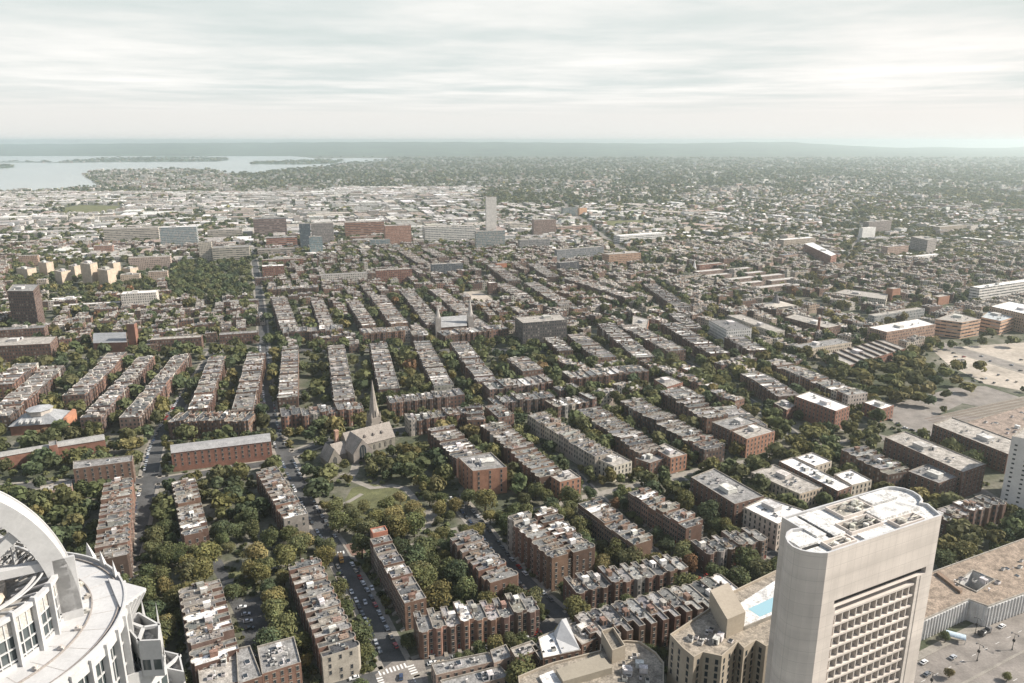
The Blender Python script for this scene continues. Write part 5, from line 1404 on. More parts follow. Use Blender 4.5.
def pit(u0, u1, v0, v1, depth_col, n, seed):
    rr = random.Random(seed)
    mb = MB(); o_ = [(u0, v0), (u1, v0), (u1, v1), (u0, v1)]; i_ = inset(o_, 0.4)
    for k in range(4):
        j = (k + 1) % 4
        mb.face([(*o_[k], Z), (*o_[j], Z), (*o_[j], Z + 1.1), (*o_[k], Z + 1.1)]); mb.face([(*o_[k], Z + 1.1), (*o_[j], Z + 1.1), (*i_[j], Z + 1.1), (*i_[k], Z + 1.1)]); mb.face([(*i_[j], Z), (*i_[k], Z), (*i_[k], Z + 1.1), (*i_[j], Z + 1.1)])
    w = mb.build('plant_well', M['tower'], t)
    mb = MB(); mb.face([(x, y, Z + 0.05) for x, y in i_]); mb.build('well_floor', M['roof'], w, depth_col)
    for k in range(n):
        mb = MB(); x, y = rr.uniform(u0 + 1.2, u1 - 1.2), rr.uniform(v0 + 1.2, v1 - 1.2)
        if k % 3 == 0:
            mb.prism(ngon(x, y, 0.9, 10), Z + 0.1, Z + 1.3); mb.prism(ngon(x, y, 0.6, 10), Z + 1.3, Z + 1.45)
            nm = 'fan'
        else:
            L = rr.uniform(1.5, 3.5)
            mb.bar((x - L / 2, y, Z + rr.uniform(.6, 1.6)), (x + L / 2, y + rr.uniform(-1, 1), Z + rr.uniform(.6, 1.6)), 0.3); nm = 'duct'
        mb.build(nm, M['fit'], w, jit(rr.choice([(0.4, 0.38, 0.33), (0.55, 0.52, 0.45), (0.3, 0.28, 0.25)]), 0.2))
pit(16.2, 30.5, 5.0, 11.5, (0.16, 0.15, 0.13), 18, 1)
pit(22.0, 36.5, 13.0, DPT - 1.4, (0.30, 0.28, 0.24), 16, 2)
pit(33.0, 45.0, 1.2, 5.6, (0.42, 0.40, 0.37), 9, 3)
pit(3.2, 14.0, 1.4, 5.6, (0.45, 0.43, 0.40), 8, 4)
slab('roof_gutter', -4.2, 2.5, 5.2, 5.9, Z + 0.01, Z + 0.5, M['rubber'])
slab('raised_roof', -4.6, 3.4, 6.4, 12.0, Z + 0.01, Z + 0.9, M['roof'], (0.56, 0.55, 0.525))

# ------------------------------------------------------------------ stepped concrete hotel with a roof pool
HH = 37.0
hp = [(670, 634), (688, 622), (712, 606), (726, 594), (784, 566), (800, 600), (798, 634), (766, 646), (756, 640), (744, 648), (738, 642), (722, 656), (703, 652), (694, 657), (683, 648)]
HCOL = (0.33, 0.285, 0.225)
poly = ccw([P(x, y, HH) for x, y in hp]); c = sum((Vector(p) for p in poly), Vector((0, 0))) / len(poly)
raster(poly, occ_b, 2)
t = thing('hotel', 'tan concrete hotel with notched front and a rooftop swimming pool', 'hotel', (c.x, c.y, 0))
loc = [(p[0] - c.x, p[1] - c.y) for p in poly]
mb, inn, zr = shell(loc, HH, 1.0, 0.5); mb.build('wall', [M['concrete'], M['concrete']], t, HCOL)
rb = MB(); rb.face([(x, y, zr) for x, y in inn]); rb.build('roof', M['roof'], t, (0.27, 0.235, 0.19))
def lp(x, y, z): v = Vector(P(x, y, z)) - c; return (v.x, v.y)
mb = MB(); mb.prism(ccw([lp(709, 606, HH), lp(726, 636, HH), lp(744, 628, HH), lp(727, 598, HH)]), zr, zr + 8.5)
mb.build('machine_room', M['concrete'], t, HCOL)
pz = zr + 1.6
dk = MB(); dk.prism(ccw([lp(730, 609, pz), lp(744, 627, pz), (lp(800, 604, pz)), lp(780, 578, pz)]), zr, pz); dk.build('pool_deck', M['pavement'], t);
dk2 = MB(); dk2.face([(*p, pz + 0.02) for p in ccw([lp(731, 609, pz), lp(744, 626, pz), (lp(799, 604, pz)), lp(779, 578, pz)])]); dk2.build('deck_paving', M['roof'], t, (0.55, 0.54, 0.52))
pl = MB(); pl.face([(*p, pz + 0.06) for p in ccw([lp(748, 609, pz), lp(760, 617, pz), lp(792, 603, pz), lp(774, 597, pz)])]); pl.build('pool_water', mat_flat('pool_water', (0.25, 0.40, 0.45), 0.08), t)
rooftop(t, [lp(676, 636, HH), lp(702, 646, HH), lp(740, 640, HH), lp(705, 622, HH)], zr, 9, 5, big=False)
wm = MB(); wm.box(-0.6, 0.6, -0.06, 0.1, 0, 2.1, 0); wm.box(-0.7, 0.7, -0.12, 0.1, -0.2, 0, 1); win = wm.build('window', [M['glass'], M['frame']]); 
spots = []
for i in range(len(loc)):
    a, b = Vector(loc[i]), Vector(loc[(i + 1) % len(loc)]); e = b - a; L = e.length
    nn2 = Vector((e.y, -e.x)).normalized(); m = (a + b) / 2 + c
    if nn2.dot(Vector((-m.x, -m.y)).normalized()) < 0.05 or L < 2.6: continue
    k = max(1, int(L / 3.4))
    for j in range(k):
        p = a + e * ((j + 0.5) / k)
        for f_ in range(11): spots.append((p.x, p.y, HH - 4.2 - f_ * 3.1, math.atan2(nn2.y, nn2.x) + PI / 2))
spots.sort(key=lambda s: -s[2])
for s in spots[:100]: link('window', win.data, t, None, s[:3], s[3])
bpy.data.objects.remove(win)

# its lower neighbour
HL = 22.0
hp2 = [(537, 668), (553, 662), (600, 650), (600, 644), (626, 640), (640, 641), (656, 652), (664, 662), (664, 700), (560, 720), (520, 690), (518, 676)]
poly = ccw([P(x, y, HL) for x, y in hp2]); c = sum((Vector(p) for p in poly), Vector((0, 0))) / len(poly)
raster(poly, occ_b, 2)
t = thing('concrete_block', 'low tan concrete block with rounded parapets and a hollow stair tower', 'building', (c.x, c.y, 0))
loc = [(p[0] - c.x, p[1] - c.y) for p in poly]
mb, inn, zr = shell(loc, HL, 0.9, 0.5); mb.build('wall', [M['concrete'], M['concrete']], t, HCOL)
rb = MB(); rb.face([(x, y, zr) for x, y in inn]); rb.build('roof', M['roof'], t, (0.25, 0.22, 0.18))
tw = ccw([lp(601, 642, HL), lp(612, 662, HL), lp(625, 657, HL), lp(613, 638, HL)])
mb, inn2, zr2 = shell(tw, HL + 5.5, 1.8, 0.4, zr); o = mb.build('stair_tower', [M['concrete'], M['concrete']], t, HCOL)
rb = MB(); rb.face([(x, y, zr2) for x, y in inn2]); rb.build('tower_roof', M['roof'], o, (0.2, 0.18, 0.15))
mb = MB(); mb.prism(ccw([lp(556, 674, HL), lp(563, 686, HL), lp(612, 672, HL), lp(601, 658, HL)]), zr, zr + 3.0); mb.build('upper_roof', M['concrete'], t, (0.27, 0.24, 0.19))
mb = MB(); mb.prism(ccw([lp(539, 676, HL), lp(547, 690, HL), lp(562, 684, HL), lp(553, 670, HL)]), zr, zr + 1.0); mb.build('white_roof', M['roof'], t, (0.62, 0.60, 0.57))
rooftop(t, [lp(618, 660, HL), lp(620, 690, HL), lp(658, 682, HL), lp(640, 650, HL)], zr, 10, 6, big=False)

# ------------------------------------------------------------------ low brown roofed building with courts beside the avenue
HB = 11.0
def bp(x, y, z=HB): return P(x, y, z)
t = thing('courtyard_building', 'low building with worn brown roof, open court and white fluted walls', 'building', (0, 0, 0))
ring = [bp(905, 582), bp(1040, 533), bp(1080, 575), bp(1024, 594), bp(988, 607), bp(969, 600), bp(925, 620), bp(905, 625)]
ring = ccw(ring); raster(ring, occ_b, 3)
hole = ccw([bp(957, 583), bp(973, 571), bp(994, 580), bp(976, 592)])
cc = sum((Vector(p) for p in ring), Vector((0, 0))) / len(ring); t.location = (cc.x, cc.y, 0)
rl = [(p[0] - cc.x, p[1] - cc.y) for p in ring]; hl = [(p[0] - cc.x, p[1] - cc.y) for p in hole]
wb = MB(); wb.prism(rl, 0, HB, 0, cap=False); wb.prism(hl[::-1], 0, HB, 0, cap=False); 
wb.build('wall', M['wall'], t, (0.55, 0.54, 0.52))
bm = bmesh.new()
ov = [bm.verts.new((x, y, HB)) for x, y in rl]; iv = [bm.verts.new((x, y, HB)) for x, y in hl]
ed = [bm.edges.new((L[i], L[(i + 1) % len(L)])) for L in (ov, iv) for i in range(len(L))]
bmesh.ops.triangle_fill(bm, use_beauty=True, use_dissolve=False, edges=ed, normal=(0, 0, 1))
me = bpy.data.meshes.new('roof'); bm.to_mesh(me); bm.free(); me.materials.append(M['roof']); link('roof', me, t, (0.25, 0.198, 0.152))
pr = MB()
for L in (rl, hl):
    io = inset(L, 0.5 if L is rl else -0.5)
    for i in range(len(L)):
        j = (i + 1) % len(L)
        pr.face([(*L[i], HB), (*L[j], HB), (*L[j], HB + 0.6), (*L[i], HB + 0.6)]); pr.face([(*io[i], HB), (*io[i], HB + 0.6), (*io[j], HB + 0.6), (*io[j], HB)]); pr.face([(*L[i], HB + 0.6), (*L[j], HB + 0.6), (*io[j], HB + 0.6), (*io[i], HB + 0.6)])
pr.build('parapet', M['coping'], t)
fb = MB(); fb.box(-0.35, 0.35, -0.5, 0.1, 0.3, HB - 0.5); fl_ = fb.build('pilaster', M['white'])
for i in range(len(rl)):
    a, b = Vector(rl[i]), Vector(rl[(i + 1) % len(rl)]); e = b - a; L = e.length; nn2 = Vector((e.y, -e.x)).normalized(); m = (a + b) / 2 + cc
    if nn2.dot(Vector((-m.x, -m.y)).normalized()) < -0.1: continue
    for j in range(int(L / 2.2)):
        p = a + e * ((j + 0.5) / max(1, int(L / 2.2))); link('pilaster', fl_.data, t, None, (p.x, p.y, 0), math.atan2(nn2.y, nn2.x) + PI / 2)
bpy.data.objects.remove(fl_)
for k, (x, y) in enumerate([(966, 584), (974, 589), (972, 580), (980, 585)]):
    mb = MB(); mb.prism(ngon(0, 0, 1.1, 10), 0.1, 0.8); mb.prism(ngon(0, 0, 0.5, 8), 0.8, 2.0); o = mb.build('court_table', M['fit'], t, (0.12, 0.12, 0.12)); v = Vector(P(x, y, 1)) - cc; o.location = (v.x, v.y, 0)
rooftop(t, [tuple(Vector(bp(x, y)) - cc) for x, y in ((925, 590), (1030, 548), (1050, 575), (1000, 596))], HB, 9, 9, big=False)
# lower wing and court wall
mb = MB(); mb.prism(ccw([tuple(Vector(bp(x, y, HB)) - cc) for x, y in ((936, 575), (960, 594), (962, 592), (938, 573))]), HB, HB + 1.4); mb.build('roof_wall', M['wall'], t, (0.2, 0.14, 0.1))
# pale glazed tent and entrance
X, Y = P(955, 640, 0)
tt = thing('barrel_tent', 'pale blue barrel roofed canopy at the avenue kerb', 'canopy', (X, Y, 0), -0.5)
mb = MB(); arc = [(2.0 * math.cos(PI * k / 10), 2.4 + 1.2 * math.sin(PI * k / 10)) for k in range(11)]
for (xa, za), (xb, zb) in zip(arc, arc[1:]): mb.face([(-4, xa, za), (-4, xb, zb), (4, xb, zb), (4, xa, za)])
for x in (-4, 4): mb.face([(x, a, z) for a, z in arc])
mb.build('canopy', M['fit'], tt, (0.42, 0.50, 0.56))
for sx in (-3.8, 3.8):
    for sy in (-1.8, 1.8):
        mb = MB(); mb.box(-0.1, 0.1, -0.1, 0.1, 0, 2.4); o = mb.build('post', M['white'], tt); o.location = (sx, sy, 0)

# ------------------------------------------------------------------ white slab tower at the frame edge
h = 46.0
poly = ccw([P(1012, 436, h), P(1060, 446, h), P(1075, 430, h), P(1027, 424, h)])
hs = h
c = sum((Vector(p) for p in poly), Vector((0, 0))) / 4; raster(poly, occ_b, 2)
t = thing('white_slab_tower', 'white slab tower with short dark window slits at the frame edge', 'tower block', (c.x, c.y, 0))
loc = [(p[0] - c.x, p[1] - c.y) for p in poly]
mb, inn, zr = shell(loc, h, 0.8, 0.4); mb.build('wall', [M['concrete'], M['coping']], t, (0.58, 0.56, 0.53))
rb = MB(); rb.face([(x, y, zr) for x, y in inn]); rb.build('roof', M['roof'], t, RT)
wm = MB(); wm.box(-0.75, 0.75, -0.06, 0.1, 0, 1.1, 0); win = wm.build('window', M['glass'])
a, b = None, None
spots = []
for i in range(4):
    a, b = Vector(loc[i]), Vector(loc[(i + 1) % 4]); e = b - a; L = e.length; nn2 = Vector((e.y, -e.x)).normalized(); m = (a + b) / 2 + c
    if nn2.dot(Vector((-m.x, -m.y)).normalized()) < 0.0: continue
    for j in range(int(L / 5)):
        p = a + e * ((j + 0.5) / int(L / 5))
        for f_ in range(16): spots.append((p.x, p.y, h - 6 - f_ * 3.1, math.atan2(nn2.y, nn2.x) + PI / 2))
spots.sort(key=lambda s: (s[0] + c.x) - 0.2 * s[2])
for s in spots[:100]: link('window', win.data, t, None, s[:3], s[3])
bpy.data.objects.remove(win)

# ------------------------------------------------------------------ white crowned tower beside the viewpoint
ZC = 150.0
cx, cy = -88.0, 99.0
CRZ = R(31)
t = thing('crown_tower', 'white steel crowned tower with arch, glazed drum and stepped terraces', 'tower', (cx, cy, 0), CRZ)
raster(ngon(cx, cy, 44, 12), occ_b)
RO, RD_ = 25.0, 16.4
def ring_wall(mb, r0, r1, z0, z1, n=90, mi=0, top=None):
    """an annular solid between two radii"""
    for k in range(n):
        p, q = 2 * PI * k / n, 2 * PI * (k + 1) / n
        c0, s0, c1, s1 = math.cos(p), math.sin(p), math.cos(q), math.sin(q)
        mb.face([(r1 * c0, r1 * s0, z0), (r1 * c1, r1 * s1, z0), (r1 * c1, r1 * s1, z1), (r1 * c0, r1 * s0, z1)], mi)
        mb.face([(r0 * c1, r0 * s1, z0), (r0 * c0, r0 * s0, z0), (r0 * c0, r0 * s0, z1), (r0 * c1, r0 * s1, z1)], mi)
        mb.face([(r0 * c0, r0 * s0, z1), (r1 * c0, r1 * s0, z1), (r1 * c1, r1 * s1, z1), (r0 * c1, r0 * s1, z1)], mi)
        mb.face([(r0 * c1, r0 * s1, z0), (r1 * c1, r1 * s1, z0), (r1 * c0, r1 * s0, z0), (r0 * c0, r0 * s0, z0)], mi)
mb = MB(); ring_wall(mb, 0.01, RO - 0.6, 0, ZC - 0.6, 60); mb.build('shaft', M['blueglass'], t)
mb = MB(); ring_wall(mb, RD_ - 2, RO, ZC - 0.6, ZC); mb.build('walkway', M['white'], t)
mb = MB(); ring_wall(mb, RO - 0.3, RO, ZC, ZC + 0.7); mb.build('parapet', M['white'], t)
mb = MB(); ring_wall(mb, RO - 1.1, RO - 0.9, ZC + 0.02, ZC + 0.3); mb.build('track_rail', M['fit'], t, (0.25, 0.225, 0.205))
mb = MB(); ring_wall(mb, RO - 5.2, RO - 5.0, ZC + 0.02, ZC + 0.3); mb.build('track_rail', M['fit'], t, (0.25, 0.225, 0.205))
rr = random.Random(8)
mb = MB(); mb.box(-0.5, 0.5, -0.3, 0.3, 0, 0.5); mb.prism(ngon(0, 0, 0.28, 8), 0.5, 0.8); lt = mb.build('roof_light', M['fit'])
for k in range(26):
    a = 2 * PI * (k + 0.3) / 26; link('roof_light', lt.data, t, jit((0.4, 0.37, 0.34), 0.2), ((RO - 5.7) * math.cos(a), (RO - 5.7) * math.sin(a), ZC), a)
bpy.data.objects.remove(lt)
mb = MB(); mb.box(-0.05, 0.05, -7.2, 0, 0, 0.03); jt = mb.build('walkway_joint', M['fit'])
for k in range(30): a = 2 * PI * k / 30; link('walkway_joint', jt.data, t, (0.4, 0.38, 0.36), ((RO - 0.9) * math.cos(a), (RO - 0.9) * math.sin(a), ZC + 0.004), a - PI / 2)
bpy.data.objects.remove(jt)
# drum: glass, pilasters, rails, ring beam
mb = MB(); ring_wall(mb, RD_ - 0.6, RD_ - 0.5, ZC, ZC + 7.8); mb.build('drum_glass', M['blueglass'], t)
mb = MB(); ring_wall(mb, RD_ - 0.62, RD_ - 0.42, ZC + 5.2, ZC + 7.9); mb.build('blind_panel', M['fit'], t, (0.40, 0.385, 0.35))
mb = MB(); ring_wall(mb, RD_ - 0.7, RD_ + 0.15, ZC + 7.9, ZC + 8.6); mb.build('ring_beam', M['white'], t)
mb = MB(); ring_wall(mb, RD_ - 3.2, RD_ - 2.8, ZC + 8.4, ZC + 8.9); mb.build('ring_beam', M['white'], t)
mb = MB(); ring_wall(mb, RD_ - 1.9, RD_ - 1.7, ZC + 9.2, ZC + 9.4); mb.build('hand_rail', M['white'], t)
for z in (1.0, 3.0, 5.1):
    mb = MB(); ring_wall(mb, RD_ - 0.55, RD_ - 0.3, ZC + z, ZC + z + 0.22); mb.build('glazing_rail', M['white'], t)
mb = MB(); ring_wall(mb, RD_ - 0.55, RD_ - 0.2, ZC, ZC + 0.7); mb.build('plinth', M['white'], t)
mb = MB(); mb.box(-0.2, 0.2, -0.5, 0.3, 0, 9.2); pil = mb.build('pilaster', M['white'])
mb = MB(); mb.box(-0.08, 0.08, -0.12, 0.12, 0, 7.9); mul = mb.build('mullion', M['white'])
for k in range(28):
    a = 2 * PI * k / 28; link('pilaster', pil.data, t, None, (RD_ * math.cos(a), RD_ * math.sin(a), ZC), a + PI / 2)
    for j in (1, 2): b_ = a + 2 * PI / 28 * j / 3; link('mullion', mul.data, t, None, ((RD_ - 0.42) * math.cos(b_), (RD_ - 0.42) * math.sin(b_), ZC), b_ + PI / 2)
mb = MB(); mb.prism(ngon(0, 0, RD_ - 0.7, 48), ZC + 4.6, ZC + 5.0); mb.build('drum_roof', M['roof'], t, (0.34, 0.32, 0.29))
mb = MB(); mb.prism(ngon(-1.0, 0.5, 9.6, 40), ZC + 5.0, ZC + 6.6); mb.build('plant_deck', M['roof'], t, (0.56, 0.48, 0.39))
for k in range(16):
    a = rr.uniform(0, 6.28); r_ = rr.uniform(2, 9); mb = MB(); s = rr.uniform(0.5, 1.3); mb.box(-s, s, -s * 0.6, s * 0.6, 0, rr.uniform(0.5, 1.4)); o = mb.build('deck_unit', M['fit'], t, jit((0.5, 0.46, 0.4), 0.25)); o.location = (r_ * math.cos(a) - 1, r_ * math.sin(a), ZC + 6.6); o.rotation_euler.z = a
mb = MB(); mb.bar((0, 0.8, 8.5 - 8.4), (0, 6.0, -1.6), 0.28); mb.bar((0, 1.0, -1.0), (0, 5.6, -2.2), 0.2); rf_ = mb.build('rafter', M['white'])
for k in range(40): a = 2 * PI * (k + 0.5) / 40; link('rafter', rf_.data, t, None, (RD_ * math.cos(a), RD_ * math.sin(a), ZC + 8.4), a + PI / 2)
bpy.data.objects.remove(rf_)
# outer wall below the walkway: pilasters and glass
for k in range(44):
    a = 2 * PI * k / 44
    o = link('outer_pilaster', pil.data, t, None, ((RO - 0.15) * math.cos(a), (RO - 0.15) * math.sin(a), ZC - 15.0), a + PI / 2); o.scale = (1.6, 1.3, 1.63)
    for j in (1, 2):
        b_ = a + 2 * PI / 44 * j / 3; o = link('mullion', mul.data, t, None, ((RO - 0.55) * math.cos(b_), (RO - 0.55) * math.sin(b_), ZC - 15.0), b_ + PI / 2); o.scale = (1, 1, 1.8)
bpy.data.objects.remove(pil); bpy.data.objects.remove(mul)
for z in (-5.0, -9.0):
    mb = MB(); ring_wall(mb, RO - 0.65, RO - 0.4, ZC + z, ZC + z + 0.3); mb.build('glazing_rail', M['white'], t)
mb = MB(); ring_wall(mb, RO - 0.6, RO + 0.1, ZC - 1.9, ZC - 0.61); mb.build('fascia', M['white'], t)
# the crown: arch girders, braces, lattice
def arch(name, ang, rx, rz_, wid, dep, zb, off_y=0.0):
    mb = MB(); n = 56
    ca, sa = math.cos(ang), math.sin(ang)
    def pt(a, off, side):
        x = (rx + off) * math.cos(a); z = (rz_ + off) * math.sin(a); side += off_y
        return (x * ca - side * sa, x * sa + side * ca, zb + z)
    h_ = wid / 2
    for k in range(n):
        a, b_ = PI * k / n, PI * (k + 1) / n
        rings = [[pt(aa, -dep, -h_), pt(aa, 0.25, -h_), pt(aa, 0.25, -h_ + 0.3), pt(aa, 0, -h_ + 0.3), pt(aa, 0, h_ - 0.3), pt(aa, 0.25, h_ - 0.3), pt(aa, 0.25, h_), pt(aa, -dep, h_)] for aa in (a, b_)]
        m = len(rings[0])
        for i in range(m):
            j = (i + 1) % m
            mb.face([rings[0][i], rings[0][j], rings[1][j], rings[1][i]])
    return mb.build(name, M['white'], t)
AZ = ZC + 1.5
arch('arch', 0.0, 18.3, 25.5, 4.0, 2.9, AZ, -2.0)
arch('arch', PI / 2, 18.0, 24.4, 3.4, 2.4, AZ, 0.0)
for k in range(4):
    a = k * PI / 2
    mb = MB(); mb.box(15.6, 18.6, -4.0 if k in (0,) else -2.2, -3.4 if k in (0,) else -1.4, 0, 11); mb.box(17.9, 18.5, -3.9 if k == 0 else -2.0, 0.2 if k == 0 else 2.0, 0, 9); o = mb.build('arch_foot', M['white'], t); o.location = (0, 0, ZC); o.rotation_euler.z = a
def bar_part(name, a, b_, w, d=None):
    mb = MB(); mb.bar(a, b_, w, d); mb.build(name, M['white'], t)
bar_part('brace', (15.3, -2.8, AZ + 8.6), (-15.3, -2.8, AZ + 9.6), 1.4)
bar_part('brace', (11.8, -2.8, AZ + 15.2), (5.2, -2.8, AZ + 9.6), 1.5)
bar_part('brace', (-11.8, -2.8, AZ + 15.2), (-5.2, -2.8, AZ + 9.6), 1.5)
bar_part('brace', (0, 15.0, AZ + 8.6), (0, -15.0, AZ + 9.6), 1.2)
mb = MB()
for k in range(5):                                      # lattice fan behind the arch
    a0, a1_ = 0.2 + k * 0.32, 0.2 + (k + 1) * 0.32
    col_ = lambda a, j: ((RD_ - 1.6 - j * j * 0.55) * math.cos(a), (RD_ - 1.6 - j * j * 0.55) * math.sin(a), ZC + 8.6 + j * 3.1)
    p0 = [col_(a0, j) for j in range(5)]; p1 = [col_(a1_, j) for j in range(5)]
    for p, q in zip(p0, p0[1:]): mb.bar(p, q, 0.26)
    for p, q in zip(p0, p1): mb.bar(p, q, 0.16)
    for p, q in zip(p0, p1[1:]): mb.bar(p, q, 0.1)
    for p, q in zip(p1, p0[1:]): mb.bar(p, q, 0.1)
mb.build('lattice', M['white'], t)
mb = MB()
for z in (0, 2.4, 4.8, 7.2, 9.6):
    for a, b_ in (((-3, -2), (3, -2)), ((3, -2), (3, 2)), ((3, 2), (-3, 2)), ((-3, 2), (-3, -2))): mb.bar((*a, z), (*b_, z), 0.2)
for x, y in ((-3, -2), (3, -2), (3, 2), (-3, 2), (0, -2), (0, 2)): mb.bar((x, y, 0), (x, y, 9.8), 0.22)
for z in (0, 2.4, 4.8, 7.2): mb.bar((-3, -2, z), (3, -2, z + 2.4), 0.14); mb.bar((3, 2, z), (-3, 2, z + 2.4), 0.14)
o = mb.build('mast_cage', M['white'], t); o.location = (7.0, 4.5, ZC + 6.4)
# terraces stepping down on the city side
INV = Matrix.Rotation(-CRZ, 4, 'Z')
def tl(x, y, z): return tuple((INV @ Vector((P(x, y, z)[0] - cx, P(x, y, z)[1] - cy, 0)))[:2])
def terrace(px, z, hgt, par=2.2):
    pl_ = ccw([tl(x, y, z) for x, y in px])
    mb, inn, zr = shell(pl_, z, par, 0.3, z - hgt)
    w = mb.build('terrace', [M['white'], M['white']], t)
    rb = MB(); rb.face([(x, y, zr) for x, y in inn]); rb.build('terrace_floor', M['roof'], w, (0.58, 0.56, 0.52))
    ctr = sum((Vector(p) for p in pl_), Vector((0, 0))) / len(pl_)
    for i in range(0, len(pl_), 2):
        g = MB(); g.bar((*pl_[i], z - 0.25), (*(ctr * 1.0), z - 0.25), 0.5); g.build('beam', M['white'], w)
        q = Vector(pl_[(i + 1) % len(pl_)]); g = MB(); n_ = (q - ctr).normalized(); n_ = Vector((-n_.y, n_.x)) * 0.08
        for s_ in (n_, -n_): g.face([(*(ctr + s_), zr), (*(q + s_), zr), (*(q + s_), z - 0.1)])
        g.build('screen_panel', M['white'], w)
    for i in range(len(pl_)):
        a, b_ = Vector(pl_[i]), Vector(pl_[(i + 1) % len(pl_)]); e = b_ - a; L = e.length
        nn2 = Vector((e.y, -e.x)).normalized(); k = max(1, int(L / 1.7))
        for j in range(k):
            p, q = a + e * ((j + 0.14) / k) + nn2 * 0.03, a + e * ((j + 0.86) / k) + nn2 * 0.03
            g = MB()
            for row in range(4):
                z1 = z - par - 0.9 - row * 3.0
                if z1 - 2.0 > z - hgt: g.face([(*p, z1 - 2.0), (*q, z1 - 2.0), (*q, z1), (*p, z1)])
            if g.f: g.build('glazing', M['blueglass'], w)
    return w
# wedge shaped canopy with a slatted soffit
top = ccw([tl(x, y, 150.5) for x, y in ((108, 578), (146, 588), (120, 607))]); low = [tuple(Vector(p) * 0.90) for p in top]
mb = MB()
for i in range(3):
    j = (i + 1) % 3; mb.face([(*low[i], 145), (*low[j], 145), (*top[j], 150), (*top[i], 150)]); mb.face([(*top[i], 150), (*top[j], 150), (*top[j], 150.5), (*top[i], 150.5)])
    e = Vector(top[j]) - Vector(top[i])
    for k in range(int(e.length / 0.9)):
        f_ = (k + 0.5) / int(e.length / 0.9); a = Vector(low[i]).lerp(Vector(low[j]), f_); b_ = Vector(top[i]).lerp(Vector(top[j]), f_); mb.bar((*a, 145), (*(b_ * 1.004), 150), 0.22)
mb.face([(*p, 150.5) for p in top]); mb.build('canopy', M['white'], t)
terrace([(119, 618), (139, 612), (160, 624), (160, 640), (138, 641)], 145, 7, 2.8)
terrace([(120, 640), (160, 641), (165, 655), (150, 668), (112, 682)], 139, 9, 2.8)
terrace([(163, 650), (180, 654), (184, 672), (164, 668)], 133, 24, 2.2)
terrace([(116, 678), (150, 664), (184, 674), (190, 704), (110, 704)], 131, 30, 2.4)
for (x, y), z, hh, w_ in (((161, 640), 140, 7.5, 0.55), ((144, 616), 144, 3.4, 0.5), ((116, 577), 150, 3.2, 0.6), ((104, 566), 150, 3.0, 0.6), ((91, 556), 150, 2.8, 0.6)):
    v = tl(x, y, z)
    mb = MB(); q = [(-w_ * 1.6, -w_ * 0.5), (w_ * 1.6, -w_ * 0.5), (w_ * 1.6, w_ * 0.5), (-w_ * 1.6, w_ * 0.5)]
    mb.prism(q, -hh * 0.5, 0, 0, cap=False); cone_ring(mb, [(*p, 0) for p in q], (w_, 0, hh)); o = mb.build('fin', M['white'], t); o.location = (*v, z); o.rotation_euler.z = math.atan2(v[1], v[0]) + PI / 2
# ------------------------------------------------------------------ trees
GREENS = [(0.098, 0.114, 0.054), (0.114, 0.126, 0.057), (0.078, 0.097, 0.052), (0.130, 0.134, 0.060), (0.118, 0.120, 0.058)]
OLIVES = [(0.150, 0.140, 0.058), (0.130, 0.128, 0.054), (0.17, 0.152, 0.062)]
GOLDS = [(0.205, 0.175, 0.078), (0.19, 0.165, 0.078)]
RUSTS = [(0.19, 0.115, 0.062), (0.17, 0.115, 0.062)]
TINTS = {'green': GREENS, 'olive': OLIVES, 'golden': GOLDS, 'rusty': RUSTS}

def crown_quads(seed, nq, size, lobes=10, flat=1.0):
    """leaf sprays spread over the lobes of a crown of radius about 1, centre at 0; quads (n,4,3) and tone per quad"""
    g = np.random.default_rng(seed)
    lc = g.normal(size=(lobes, 3)); lc /= np.linalg.norm(lc, axis=1)[:, None]
    lc *= g.uniform(0.22, 0.60, (lobes, 1)); lc[:, 2] *= 0.8
    lr = g.uniform(0.34, 0.56, lobes)
    tone = g.uniform(0.72, 1.32, lobes)
    w = lr ** 2; pick = g.choice(lobes, nq, p=w / w.sum())
    d = g.normal(size=(nq, 3)); d[:, 2] += 0.25; d /= np.linalg.norm(d, axis=1)[:, None]
    c = lc[pick] + d * (lr[pick] * g.uniform(0.72, 1.06, nq))[:, None]
    n = d + g.normal(scale=0.38, size=(nq, 3)); n /= np.linalg.norm(n, axis=1)[:, None]
    up = g.normal(size=(nq, 3)); a = np.cross(n, up); a /= np.linalg.norm(a, axis=1)[:, None]; b = np.cross(n, a)
    s = (size * g.uniform(0.6, 1.3, nq))[:, None]
    q = np.stack([c - a * s - b * s * 0.8, c + a * s - b * s * 0.6, c + a * s * 0.8 + b * s, c - a * s * 0.9 + b * s * 0.7], axis=1) 
    return q, (tone[pick] * g.uniform(0.78, 1.25, nq))

def crown_mesh(name, seed, nq, size, lobes):
    q, tn = crown_quads(seed, nq, size, lobes)
    hue = np.random.default_rng(seed + 50).uniform(-0.08, 0.08, nq)
    cols = np.stack([tn * (1 + hue), tn, tn * (1 - hue)], axis=1)
    o = np_mesh(name, q.reshape(-1, 3), np.arange(nq * 4).reshape(-1, 4), cols, M['leaf'])
    me = o.data; bpy.data.objects.remove(o)
    return me
CROWNS = [crown_mesh('crown', 100 + i, 2400, 0.056, 13 + 2 * i) for i in range(6)]
mb = MB(); prev = ngon(0, 0, 0.34, 8); z = 0
for rad, z1, dx in ((0.26, 1.5, 0.05), (0.22, 3.2, 0.1), (0.16, 5.4, 0.0)):
    cur = ngon(dx, 0, rad, 8)
    for i in range(8): mb.face([(*prev[i], z), (*prev[(i + 1) % 8], z), (*cur[(i + 1) % 8], z1), (*cur[i], z1)])
    prev, z = cur, z1
